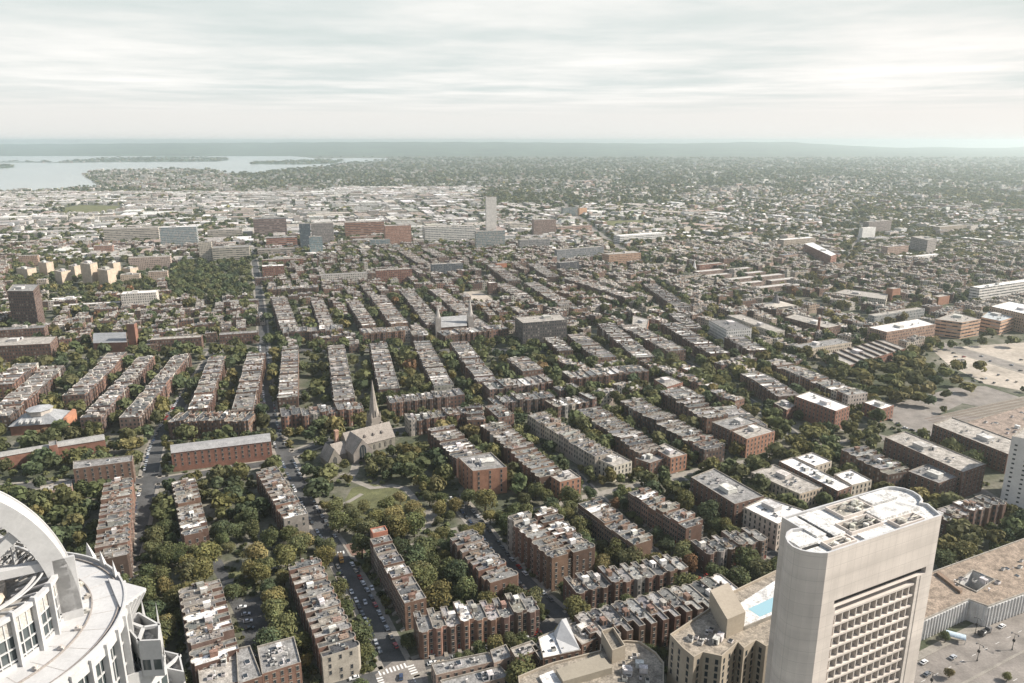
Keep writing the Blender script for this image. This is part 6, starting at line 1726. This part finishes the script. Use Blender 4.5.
for a in range(5):
    an = a * 1.26; mb.bar((0.08, 0, 2.6 + a * 0.45), (2.1 * math.cos(an), 2.1 * math.sin(an), 5.2 + 0.4 * a), 0.16)
o = mb.build('trunk', M['bark']); TRUNK = o.data; bpy.data.objects.remove(o)

# planting: gardens, streets and squares wherever nothing is built
occ_t = np.zeros_like(occ_b)
road_grown = occ_r
trees = []
def try_tree(x, y, r, force=False, clear=True):
    i, j = int(y - GY0), int(x - GX0)
    if not (3 < i < occ_t.shape[0] - 3 and 3 < j < occ_t.shape[1] - 3): return False
    if not force and (occ_b[i, j] or occ_r[i, j] or occ_t[i, j]): return False
    # crowns may overhang a little but not sit inside walls
    for a in range(4):
        dx, dy = int(round(math.cos(a * PI / 2) * r * 0.55)), int(round(math.sin(a * PI / 2) * r * 0.55))
        ii, jj = i + dy, j + dx
        if 0 <= ii < occ_b.shape[0] and 0 <= jj < occ_b.shape[1] and occ_b[ii, jj]: return False
        i2, j2 = i + int(round(math.sin(a * PI / 2) * r * 0.8)), j + int(round(math.cos(a * PI / 2) * r * 0.8))
        if clear and not force and 0 <= i2 < occ_r.shape[0] and 0 <= j2 < occ_r.shape[1] and occ_r[i2, j2]: return False
    k = int(r * random.uniform(0.85, 1.25)); occ_t[max(0, i - k):i + k + 1, max(0, j - k):j + k + 1] = True
    return True
def tint_for(px, py):
    u = random.random()
    warm = 0.24 + (0.22 if px > 780 and py < 440 else 0) + (0.28 if 380 < px < 520 and 490 < py < 540 else 0)
    if u < warm * 0.80: return 'olive'
    if u < warm * 0.97: return 'golden'
    if u < warm: return 'rusty'
    return 'green'
# trees that stand out in the photograph: pixel of the crown centre, radius, height, tint
for px, py, r, hgt, ti in [(75, 522, 6.8, 15, 'golden'), (48, 508, 5.0, 12, 'olive'), (62, 490, 5.0, 13, 'olive'), (88, 505, 5.5, 12, 'green'), (130, 442, 8.5, 14, 'golden'), (207, 552, 9.5, 15, 'olive'), (188, 562, 6.0, 13, 'olive'), (258, 552, 8, 14, 'golden'),
                           (318, 488, 10.0, 17, 'green'), (330, 470, 7.5, 13, 'green'), (305, 470, 5.0, 11, 'green'), (416, 466, 10.5, 18, 'green'), (385, 462, 7.5, 14, 'green'), (372, 468, 6.0, 12, 'green'), (398, 468, 6.0, 12, 'green'), (440, 462, 7, 14, 'green'), (436, 448, 7, 13, 'green'),
                           (395, 512, 8.0, 10, 'golden'), (376, 515, 6.5, 10, 'olive'), (412, 505, 6.5, 9, 'golden'), (355, 525, 6.5, 11, 'olive'), (364, 506, 5.5, 9, 'olive'), (386, 503, 6, 10, 'olive'), (400, 497, 5.5, 9, 'golden'), (352, 514, 6, 10, 'green'), (405, 520, 6, 9, 'golden'), (420, 514, 5, 9, 'olive'), (440, 508, 6.0, 11, 'olive'), (455, 503, 6.0, 12, 'golden'), (468, 495, 6.5, 13, 'green'), (490, 515, 5.5, 11, 'olive'), (478, 528, 5, 10, 'olive'),
                           (425, 547, 8.5, 14, 'green'), (404, 548, 6.5, 12, 'green'), (445, 545, 5.0, 10, 'green'), (338, 520, 8, 14, 'green'), (330, 545, 5, 9, 'green'),
                           (545, 494, 6.5, 13, 'olive'), (520, 480, 6, 12, 'green'), (500, 398, 6, 11, 'green'), (690, 563, 5.0, 12, 'rusty'), (632, 590, 4.6, 11, 'rusty'), (615, 503, 4.5, 9, 'rusty'), (600, 563, 6.0, 12, 'golden'), (583, 520, 5, 10, 'olive'), (580, 585, 6, 11, 'green'),
                           (680, 495, 6.5, 13, 'olive'), (812, 432, 8.5, 15, 'olive'), (795, 440, 8, 14, 'olive'), (830, 428, 6, 12, 'green'),
                           (979, 366, 7.0, 16, 'olive'), (962, 366, 4, 14, 'olive'), (968, 387, 7.5, 11, 'olive'), (873, 366, 10, 15, 'olive'), (888, 368, 9, 15, 'olive'), (905, 372, 9, 14, 'olive'), (918, 364, 7, 13, 'olive'), (865, 384, 7, 13, 'golden'), (928, 388, 8, 14, 'golden'), (908, 392, 8, 14, 'olive'), (884, 392, 9, 14, 'olive'), (945, 372, 7, 12, 'green'),
                           (895, 384, 8, 13, 'green'), (945, 393, 5, 10, 'green'), (858, 372, 9, 14, 'olive'), (850, 362, 8, 13, 'green'), (862, 356, 8, 13, 'olive'), (880, 358, 9, 14, 'green'), (898, 360, 9, 14, 'olive'), (912, 356, 8, 13, 'green'), (926, 372, 8, 14, 'olive'), (935, 380, 8, 13, 'green'), (918, 382, 9, 14, 'green'), (900, 396, 8, 13, 'golden'), (920, 398, 8, 13, 'olive'), (932, 400, 7, 12, 'green'), (886, 378, 9, 14, 'green'), (868, 378, 9, 14, 'olive'), (858, 388, 8, 13, 'green'), (870, 390, 8, 13, 'green'), (955, 380, 6, 11, 'olive'), (836, 352, 7, 12, 'green'), (872, 398, 7, 11, 'olive'),
                           (200, 602, 4.5, 10, 'olive'), (232, 590, 5, 10, 'green'), (275, 610, 7.5, 13, 'green'), (285, 595, 6, 12, 'olive'), (300, 640, 5.5, 11, 'olive'), (172, 600, 5, 10, 'olive'), (178, 617, 4.2, 9, 'olive'), (150, 590, 5, 9, 'olive'), (160, 575, 6, 11, 'green'),
                           (940, 345, 5, 11, 'green'), (952, 344, 5, 11, 'green'), (968, 342, 5, 11, 'green'), (982, 341, 5, 11, 'green'), (1012, 340, 8, 14, 'green'), (950, 672, 2.6, 5, 'golden'), (935, 637, 2.8, 6, 'green'), (946, 636, 2.6, 6, 'green'), (925, 642, 2.6, 6, 'green'), (1008, 676, 2.2, 4, 'olive')]:
    x, y = P(px, py, hgt * 0.6)
    if try_tree(x, y, r, True): trees.append((x, y, r, hgt, ti))
# grow the rest
cand = []
for _ in range(60000):
    py = 300 + (720 - 300) * random.random() ** 1.0; px = random.uniform(-30, 1054)
    cand.append((px, py))
def in_box(px, py, b): return b[0] < px < b[2] and b[1] < py < b[3]
for px, py in cand:
    x, y = P(px, py, 5)
    dens = 0.9
    if py < 330 and px > 650: dens = 0.5
    if py > 640 and px > 830: dens = 0.02
    if py > 560 and px > 890: dens = 0.05
    if px > 880 and 400 < py < 500: dens = 0.10
    if px > 930 and py < 400: dens = 0.05
    if random.random() > dens * 0.5: continue
    r = random.choice((3.2, 4.0, 4.8, 5.8, 6.8, 8.0))
    if try_tree(x, y, r, False, py > 445) and random.random() < 0.74: trees.append((x, y, r, min(17.0, r * random.uniform(1.8, 2.4)), tint_for(px, py) if r > 4.5 else random.choice(('green', 'green', 'green', 'olive'))))
# the dense dark grove beside the straight street and the band of gardens beyond
for _ in range(9000):
    py = random.uniform(250, 302); px = random.uniform(-20, 1040)
    grove = in_box(px, py, (172, 262, 258, 300))
    if not grove and random.random() > 0.4: continue
    x, y = P(px, py, 6); r = random.uniform(3.8, 7.5) if grove else random.uniform(4, 6.5)
    if try_tree(x, y, r): trees.append((x, y, r, r * 2.2, 'green' if grove else tint_for(px, py)))
trees.sort(key=lambda k: math.hypot(k[0], k[1]))
def seen(k):
    a, b = Q(k[0], k[1], k[3] * 0.6)
    if not (-8 < a < 1032 and b < 690): return False
    # hidden behind the three near towers
    if a > 700 and b > 500 and a < 940 and b > 620 - (a - 700) * 0.45: return b < 500
    if a < 70 and b > 545: return False
    if 520 < a < 780 and b > 655: return False
    return True
vis_t = [k for k in trees if seen(k)]
print('trees', len(trees), 'visible', len(vis_t))
near_t = vis_t[:300]; far_t = vis_t[300:]

# where a tree stands, in words: by the house row or building nearest to it
marks = []
for k in houses:
    if k['where']: marks.append((k['c'].x, k['c'].y, k['where']))
for x_, y_, w_ in [(352, 455, 'stone church'), (385, 500, 'park lawn'), (425, 520, 'park plaza'), (250, 622, 'little car park'), (220, 455, 'long brick block'), (60, 450, 'grey roofed brick halls'), (905, 380, 'dusty lot'), (975, 372, 'dusty lot'), (940, 640, 'low brown roof'), (1000, 670, 'wide avenue'), (815, 435, 'tall white roofed block'),
                   (620, 484, 'corridor path'), (550, 505, 'corridor path'), (690, 468, 'corridor path'), (430, 540, 'corridor path'), (250, 570, 'small green lawn'), (43, 420, 'octagon church'), (490, 480, 'orange corner block'), (790, 480, 'cream block')]:
    X, Y = P(x_, y_, 0)
    for dx in (-14, 0, 14):
        for dy in (-14, 0, 14): marks.append((X + dx, Y + dy, w_))
mk = np.array([(a, b) for a, b, _ in marks])
by = {}
for k in near_t:
    i = int(np.argmin((mk[:, 0] - k[0]) ** 2 + (mk[:, 1] - k[1]) ** 2)); by.setdefault((marks[i][2], k[4]), []).append(k)
SIZE = lambda k: 'broad' if k[2] >= 6.5 else ('small' if k[2] < 3.9 else 'round')
crown_far = None
for (where, ti), ks in by.items():
    ks.sort(key=lambda k: k[1])
    for i, k in enumerate(ks):
        x, y, r, hgt, _ = k
        t = thing('tree', f"{SIZE(k)} {ti} tree, {ORD[i]} {ti} one from near side, by {where}", 'tree', (x, y, 0), random.uniform(0, 6.28), f'{ti} trees by {where}')
        s = hgt / 7.5
        o = link('trunk', TRUNK, t, None, (0, 0, 0)); o.scale = (s * 0.9, s * 0.9, s * 0.95)
        o = link('crown', random.choice(CROWNS), t, jit(random.choice(TINTS[ti]), 0.16), (0, 0, hgt * 0.56)); o.scale = (r * random.uniform(0.98, 1.16), r * random.uniform(0.98, 1.16), hgt * 0.47)

# ------------------------------------------------------------------ stuff: the other trees, and the city running out to the hills
qs, cs = [], []
LOD = [(crown_quads(300 + i, 260, 0.17, 9), crown_quads(320 + i, 90, 0.28, 8), crown_quads(340 + i, 26, 0.46, 6)) for i in range(6)]
def add_crown(x, y, zc, r, hz_, col, lod):
    q, tn = LOD[rng.integers(6)][lod]
    a = rng.uniform(0, 6.28); ca, sa = math.cos(a), math.sin(a)
    p = q.reshape(-1, 3)
    X = (p[:, 0] * ca - p[:, 1] * sa) * r + x; Y = (p[:, 0] * sa + p[:, 1] * ca) * r + y
    qs.append(np.stack([X, Y, np.maximum(p[:, 2] * hz_ + zc, 0.3)], axis=1)); cs.append(tn[:, None] * np.array(col)[None, :])
for x, y, r, hgt, ti in far_t:
    d = math.hypot(x, y)
    add_crown(x, y, hgt * 0.58, r * 1.08, hgt * 0.45, jit(random.choice(TINTS[ti]), 0.18), 0 if d < 650 else 1)

def inside(p, poly):
    x, y = p; c = False; n = len(poly)
    for i in range(n):
        (xa, ya), (xb, yb) = poly[i], poly[(i + 1) % n]
        if (ya > y) != (yb > y) and x < (xb - xa) * (y - ya) / (yb - ya) + xa: c = not c
    return c
city = Stuff()
pale = [(0.42, 0.395, 0.365), (0.54, 0.52, 0.49), (0.33, 0.31, 0.285), (0.25, 0.235, 0.215), (0.38, 0.34, 0.295), (0.62, 0.60, 0.575), (0.27, 0.21, 0.175)]
wallc = [(0.46, 0.42, 0.37), (0.55, 0.52, 0.47), (0.38, 0.31, 0.26), (0.33, 0.22, 0.17), (0.42, 0.37, 0.32), (0.6, 0.58, 0.55)]
def free(x, y, w, d, ang):
    ca, sa = math.cos(ang), math.sin(ang)
    for u in (-0.5, 0, 0.5):
        for v in (-0.5, 0, 0.5):
            X, Y = x + u * w * ca - v * d * sa, y + u * w * sa + v * d * ca
            if at(occ_b, X, Y) or at(occ_r, X, Y): return False
    return True
def mark(x, y, w, d, ang):
    ca, sa = math.cos(ang), math.sin(ang)
    raster([(x + u * w * ca - v * d * sa, y + u * w * sa + v * d * ca) for u, v in ((-.5, -.5), (.5, -.5), (.5, .5), (-.5, .5))], occ_b, 0.5)
# short rows of houses that fill the blocks of the middle distance
nrow = 0
for _ in range(9000):
    py = random.uniform(246, 352 if random.random() < 0.7 else 410); px = random.uniform(-10, 1034)
    if (px > 800 and random.random() < 0.4) or (py > 352 and not (560 < px < 800)): continue
    if in_box(px, py, (165, 258, 262, 302)) or in_box(px, py, (10, 252, 160, 300)): continue
    x, y = P(px, py, 0)
    ang = random.choice((R(-70), R(-70), R(20))) if px < 520 else random.choice((R(-56), R(-56), R(28)))
    k = random.randint(3, 7); w = 6.8; L = k * w; d = random.uniform(10, 12.5)
    if not free(x, y, L + 6, d + 8, ang): continue
    mark(x, y, L, d, ang); tone = random.choice(BROWN + BRICK) if px < 600 else random.choice(PALE + BROWN + [(0.3, 0.22, 0.17)])
    for i in range(k):
        u = (i - (k - 1) / 2) * w
        far_house(rows_far, x + u * math.cos(ang), y + u * math.sin(ang), ang, w, d, random.uniform(10.5, 12.5), tone)
    nrow += 1
# beyond: sheds, blocks and houses, thinning into trees
nt_, nb_ = 0, 0
cells = rng.uniform(size=(56000, 3))
for a, b, c in cells:
    px = -40 + 1110 * a; py = 149.6 + (262 - 149.6) * b
    x, y = P(px, py, 0)
    d = math.hypot(x, y)
    if y > 10500 or (py < 198 and (inside((x, y), wpoly) and not any(inside((x, y), q) for q in ipolys))): continue
    if py < 154 and px < 260: continue
    m = F / (y * CP + HC * SP)                         # pixels per metre there
    indus = (px < 330 and 193 < py < 262) or (330 <= px < 480 and 188 < py < 232) or (480 <= px < 720 and 205 < py < 240 and c < 0.35)
    penin = in_box(px, py, (84, 166, 230, 190))
    greenery = 0.10 if indus else (0.52 if py > 215 else 0.76 if py > 180 else 0.90)
    if penin: greenery = 0.5
    if py < 163: greenery = 0.93
    # belts of trees and bare districts a few hundred metres across
    wv = math.sin(x / 310 + 1.3) * math.sin(y / 420 + 0.4) + 0.7 * math.sin(x / 137 + y / 390) * math.sin(y / 230 - x / 510) + 0.5 * math.sin(x / 71) * math.sin(y / 160 + 2)
    greenery = min(0.97, max(0.04, greenery + 0.26 * wv))
    u = rng.uniform()
    if u < greenery:
        r = rng.uniform(4.0, 8.0) * (1.0 if m > 0.22 else min(4.5, 0.22 / m * 0.9))
        if at(occ_b, x, y) or at(occ_r, x, y): continue
        pr = 0.25 + (0.33 if px > 660 and py > 190 else 0)
        ti = 'green' if rng.uniform() > pr else ('olive' if rng.uniform() < 0.88 else 'golden')
        add_crown(x, y, r * 0.9, r * 1.3, min(r, 9) * 0.9, jit(random.choice(TINTS[ti]), 0.12), 1 if m > 0.33 else 2); nt_ += 1
    else:
        ang = random.choice((R(18), R(-72))) + random.uniform(-0.06, 0.06) if px < 560 else random.choice((R(30), R(-58))) + random.uniform(-0.2, 0.2)
        sc = 1.0 if m > 0.2 else min(2.6, 0.2 / m * 0.75)
        if indus and rng.uniform() < 0.75: w, dd, h = rng.uniform(22, 110), rng.uniform(18, 60), rng.uniform(5, 10)
        elif rng.uniform() < 0.18: w, dd, h = rng.uniform(20, 48), rng.uniform(12, 20), rng.uniform(8, 16)
        else: w, dd, h = rng.uniform(8, 15) * sc, rng.uniform(8, 12) * sc, rng.uniform(6.5, 10.5) * min(sc, 1.4)
        if not free(x, y, w + 3, dd + 3, ang): continue
        if y < GY1: mark(x, y, w, dd, ang)
        big = w > 20
        rc = random.choice(pale) if (indus or rng.uniform() < 0.62) else random.choice(ROOFS)
        wc = random.choice(pale if indus else wallc)
        city.box(x, y, w, dd, ang, 0, h, jit(wc, 0.15), jit(rc, 0.15), 0.0, 0.0 if (big or rng.uniform() < 0.45) else 2.6)
        if big and m > 0.2:
            for _k in range(3):
                ox_, oy_ = random.uniform(-0.35, 0.35) * w, random.uniform(-0.35, 0.35) * dd
                city.box(x + ox_ * math.cos(ang) - oy_ * math.sin(ang), y + ox_ * math.sin(ang) + oy_ * math.cos(ang), random.uniform(2, 6), random.uniform(2, 5), ang, h, h + random.uniform(1, 2.6), jit(random.choice(pale), 0.15), jit(random.choice(pale), 0.15), 0.0)
        nb_ += 1
print('far trees', nt_, 'far buildings', nb_, 'filler rows', nrow)
V = np.concatenate(qs); C3 = np.concatenate(cs)
kind(np_mesh('distant_trees', V, np.arange(len(V)).reshape(-1, 4), C3, M['leaf']), 'stuff')
rows_far.build('distant_rowhouses')
city.build('distant_houses')
# understorey: shrubs and ground cover in the yards
qs, cs = [], []
for _ in range(5200):
    py = random.uniform(335, 690); px = random.uniform(-10, 1034)
    if (px > 870 and py > 545) or (px > 900 and py > 385 and py < 480): continue
    x, y = P(px, py, 0)
    if at(occ_b, x, y) or at(occ_r, x, y): continue
    r = random.uniform(1.2, 2.6); add_crown(x, y, r * 0.5, r, r * 0.75, jit(random.choice(GREENS), 0.25), 2)
V = np.concatenate(qs); C3 = np.concatenate(cs)
kind(np_mesh('shrubbery', V, np.arange(len(V)).reshape(-1, 4), C3, M['leaf']), 'stuff')

# ------------------------------------------------------------------ cars
def car_meshes():
    prof = [(-2.2, 0.45), (-2.2, 0.85), (-1.95, 0.98), (-1.45, 1.02), (0.75, 1.0), (1.95, 0.88), (2.2, 0.72), (2.2, 0.45)]
    mb = MB()
    for (xa, za), (xb, zb) in zip(prof, prof[1:]): mb.face([(xa, -0.88, za), (xa, 0.88, za), (xb, 0.88, zb), (xb, -0.88, zb)])
    for y in (-0.88, 0.88): mb.face([(x, y, z) for x, z in prof])
    mb.face([(-2.2, -0.88, 0.45), (2.2, -0.88, 0.45), (2.2, 0.88, 0.45), (-2.2, 0.88, 0.45)])
    mb.face([(-1.25, -0.68, 1.5), (0.15, -0.68, 1.5), (0.15, 0.68, 1.5), (-1.25, 0.68, 1.5)])
    for x in (2.21, -2.21): 
        for y in (-0.62, 0.62): mb.box(x - 0.02, x + 0.02, y - 0.2, y + 0.2, 0.6, 0.76, 1)
    body = mb.build('body', [M['car'], M['coping']])
    mb = MB(); lo = [(-1.85, -0.8, 1.0), (0.95, -0.8, 1.0), (0.95, 0.8, 1.0), (-1.85, 0.8, 1.0)]; hi = [(-1.25, -0.68, 1.49), (0.15, -0.68, 1.49), (0.15, 0.68, 1.49), (-1.25, 0.68, 1.49)]
    for i in range(4): mb.face([lo[i], lo[(i + 1) % 4], hi[(i + 1) % 4], hi[i]])
    win = mb.build('glazing', M['glass'])
    mb = MB(); n = 12
    c = [(0.33 * math.cos(2 * PI * k / n), 0.33 + 0.33 * math.sin(2 * PI * k / n)) for k in range(n)]
    for k in range(n):
        a, b = c[k], c[(k + 1) % n]; mb.face([(a[0], -0.11, a[1]), (b[0], -0.11, b[1]), (b[0], 0.11, b[1]), (a[0], 0.11, a[1])])
    for y in (-0.11, 0.11): mb.face([(a, y, b) for a, b in c])
    wh = mb.build('wheel', M['rubber'])
    r = (body.data, win.data, wh.data)
    for o in (body, win, wh): bpy.data.objects.remove(o)
    return r
CB, CG, CWH = car_meshes()
CARC = {'white': (0.62, 0.62, 0.61), 'silver': (0.36, 0.37, 0.38), 'black': (0.02, 0.02, 0.022), 'grey': (0.12, 0.125, 0.13), 'dark blue': (0.03, 0.045, 0.09), 'red': (0.3, 0.03, 0.025), 'beige': (0.36, 0.31, 0.24)}
car_list = []
def car(x, y, ang, colname, where, parts=True): car_list.append((math.hypot(x, y), x, y, ang, colname, where, parts))
def build_cars():
    cnum = {}
    for _, x, y, ang, colname, where, parts in sorted(car_list):
        i = cnum.get((colname, where), 0); cnum[(colname, where)] = i + 1
        t = thing('car', f"{colname} car, {ORD[i]} {colname} one from near end, {where}", 'car', (x, y, 0.05), ang, f'cars {where}')
        link('body', CB, t, CARC[colname]); link('glazing', CG, t)
        if parts:
            for sx in (-1.35, 1.35):
                for sy in (-0.8, 0.8): link('wheel', CWH, t, None, (sx, sy, 0))
names = ['white', 'silver', 'black', 'grey', 'grey', 'silver', 'white', 'black', 'dark blue', 'red', 'beige']
ncar = 0
for nme, pts, w, pw, where in street_lines:
    if where in ('the wide far avenue', 'the car lot lane', 'the far cross street', 'the far diagonal street', 'the side street', 'far road'): continue
    d = dense(pts, 1.0)
    for side in (1, -1):
        s = 0.0; nxt = 3.0
        for a, b in zip(d, d[1:]):
            L = (b - a).length; s += L
            if s < nxt: continue
            nxt = s + random.uniform(5.6, 7.2)
            tt_ = (b - a).normalized(); nrm = Vector((-tt_.y, tt_.x))
            p = a + nrm * side * (w / 2 - 1.15)
            q = Q(p.x, p.y, 1)
            if not (0 < q[0] < 1024 and 345 < q[1] < 683) or random.random() < 0.12: continue
            if any((p - Vector(P(*j))).length < 15 for j in ((400, 676), (566, 622), (334, 552), (150, 478), (280, 455))): continue
            car(p.x, p.y, math.atan2(tt_.y, tt_.x) + (PI if side > 0 else 0) + random.uniform(-0.03, 0.03), random.choice(names), 'parked on ' + where, q[1] > 520); ncar += 1
            if ncar > 255: break
def cars_at(lst, where):
    for px, py, ang, cn in lst:
        x, y = P(px, py, 0.6); car(x, y, R(ang), cn, where)
cars_at([(242, 607, 15, 'white'), (246, 614, 15, 'silver'), (248, 621, 15, 'white'), (250, 628, 15, 'black')], 'in the little car park')
cars_at([(401, 677, 100, 'dark blue')], 'crossing the crosswalk junction')
cars_at([(432, 663, 20, 'white')], 'waiting beside the crosswalk bars')
cars_at([(924, 662, 32, 'white'), (927, 674, 32, 'grey'), (953, 657, 32, 'silver'), (1002, 626, 30, 'white')], 'driving on the wide avenue')
cars_at([(999, 616, 30, 'silver'), (1009, 612, 30, 'white'), (1017, 608, 30, 'black'), (990, 621, 30, 'black')], 'parked by the white fluted wall')
cars_at([(372, 588, -68, 'white'), (365, 602, -68, 'silver'), (358, 570, -68, 'black')], 'driving down the church street')
cars_at([(x, y, a, c) for x, y, a, c in [(905, 428, -20, 'white'), (912, 430, -20, 'black'), (919, 432, -20, 'silver'), (927, 434, -20, 'white'), (898, 424, -20, 'grey'), (890, 420, -20, 'black'), (880, 417, -20, 'white')]], 'on the plaza behind the brown flats')
cars_at([(random.Random(i).uniform(945, 1024), 352 + 32 * random.Random(i + 99).random(), random.Random(i).choice((15, 100, 40)), random.Random(i + 7).choice(names)) for i in range(22)], 'on the dusty lot')
build_cars()

# orange truck and flatbed
x, y = P(341, 559, 1)
t = thing('delivery_truck', 'orange box truck standing on the near street crosswalk', 'truck', (x, y, 0.05), R(-68))
mb = MB(); mb.box(-3.4, 1.4, -1.15, 1.15, 0.7, 3.1); mb.build('cargo_box', M['car'], t, (0.55, 0.27, 0.06))
mb = MB(); mb.prism([(1.45, -1.05), (3.3, -1.05), (3.3, 1.05), (1.45, 1.05)], 0.5, 1.5); mb.prism([(1.45, -1.0), (2.7, -1.0), (2.7, 1.0), (1.45, 1.0)], 1.5, 2.4); mb.build('cab', M['car'], t, (0.5, 0.3, 0.1))
mb = MB(); mb.face([(2.72, -0.9, 1.55), (2.72, 0.9, 1.55), (2.72, 0.9, 2.3), (2.72, -0.9, 2.3)]); mb.build('windscreen', M['glass'], t)
for sx in (-2.3, 2.4):
    for sy in (-1.0, 1.0): o = link('wheel', CWH, t, None, (sx, sy, 0)); o.scale = (1.4, 1.4, 1.4)
x, y = P(985, 632, 1)
t = thing('dark_truck', 'dark flatbed truck waiting at the avenue kerb', 'truck', (x, y, 0.15), R(30))
mb = MB(); mb.box(-4.2, 1.6, -1.2, 1.2, 0.8, 1.6); mb.box(-4.2, -3.9, -1.2, 1.2, 1.6, 2.6); mb.box(-2.4, -0.4, -0.9, 0.9, 1.6, 2.3); mb.build('flatbed', M['car'], t, (0.035, 0.035, 0.037))
mb = MB(); mb.box(1.7, 3.6, -1.15, 1.15, 0.6, 2.7); mb.build('cab', M['car'], t, (0.10, 0.10, 0.105))
mb = MB(); mb.face([(3.61, -1.0, 1.7), (3.61, 1.0, 1.7), (3.61, 1.0, 2.5), (3.61, -1.0, 2.5)]); mb.build('windscreen', M['glass'], t)
for sx in (-3.2, -1.8, 2.7):
    for sy in (-1.0, 1.0): o = link('wheel', CWH, t, None, (sx, sy, 0)); o.scale = (1.4, 1.4, 1.4)

# street lamps on the median of the wide avenue
def lamp(px, py, label):
    x, y = P(px, py, 0)
    t = thing('street_lamp', label, 'street lamp', (x, y, 0.1), 0.6)
    mb = MB(); a, b = ngon(0, 0, 0.16, 8), ngon(0, 0, 0.08, 8)
    for i in range(8): mb.face([(*a[i], 0), (*a[(i + 1) % 8], 0), (*b[(i + 1) % 8], 8.5), (*b[i], 8.5)])
    mb.prism(ngon(0, 0, 0.3, 8), 0, 0.6); mb.build('pole', M['rubber'], t)
    mb = MB(); mb.bar((0, -1.4, 8.5), (0, 1.4, 8.5), 0.12); mb.build('arm', M['rubber'], t)
    for s in (-1.4, 1.4):
        mb = MB(); mb.prism(ngon(0, s, 0.32, 8), 7.9, 8.45); mb.prism(ngon(0, s, 0.2, 8), 8.45, 8.7); mb.build('lantern', M['fit'], t, (0.2, 0.2, 0.2))
    mb = MB(); mb.box(-0.3, 0.3, -0.5, 0.5, 4.4, 5.6); mb.build('banner', M['rubber'], t)
lamp(977, 661, 'twin armed dark street lamp farther from the golden street tree')
lamp(930, 690, 'twin armed dark street lamp closest to the golden street tree'.replace('closest', 'standing close'))
lamp(1012, 650, 'twin armed dark street lamp at the frame edge of the avenue')
lamp(975, 634, 'twin armed dark street lamp behind the parked flatbed truck')
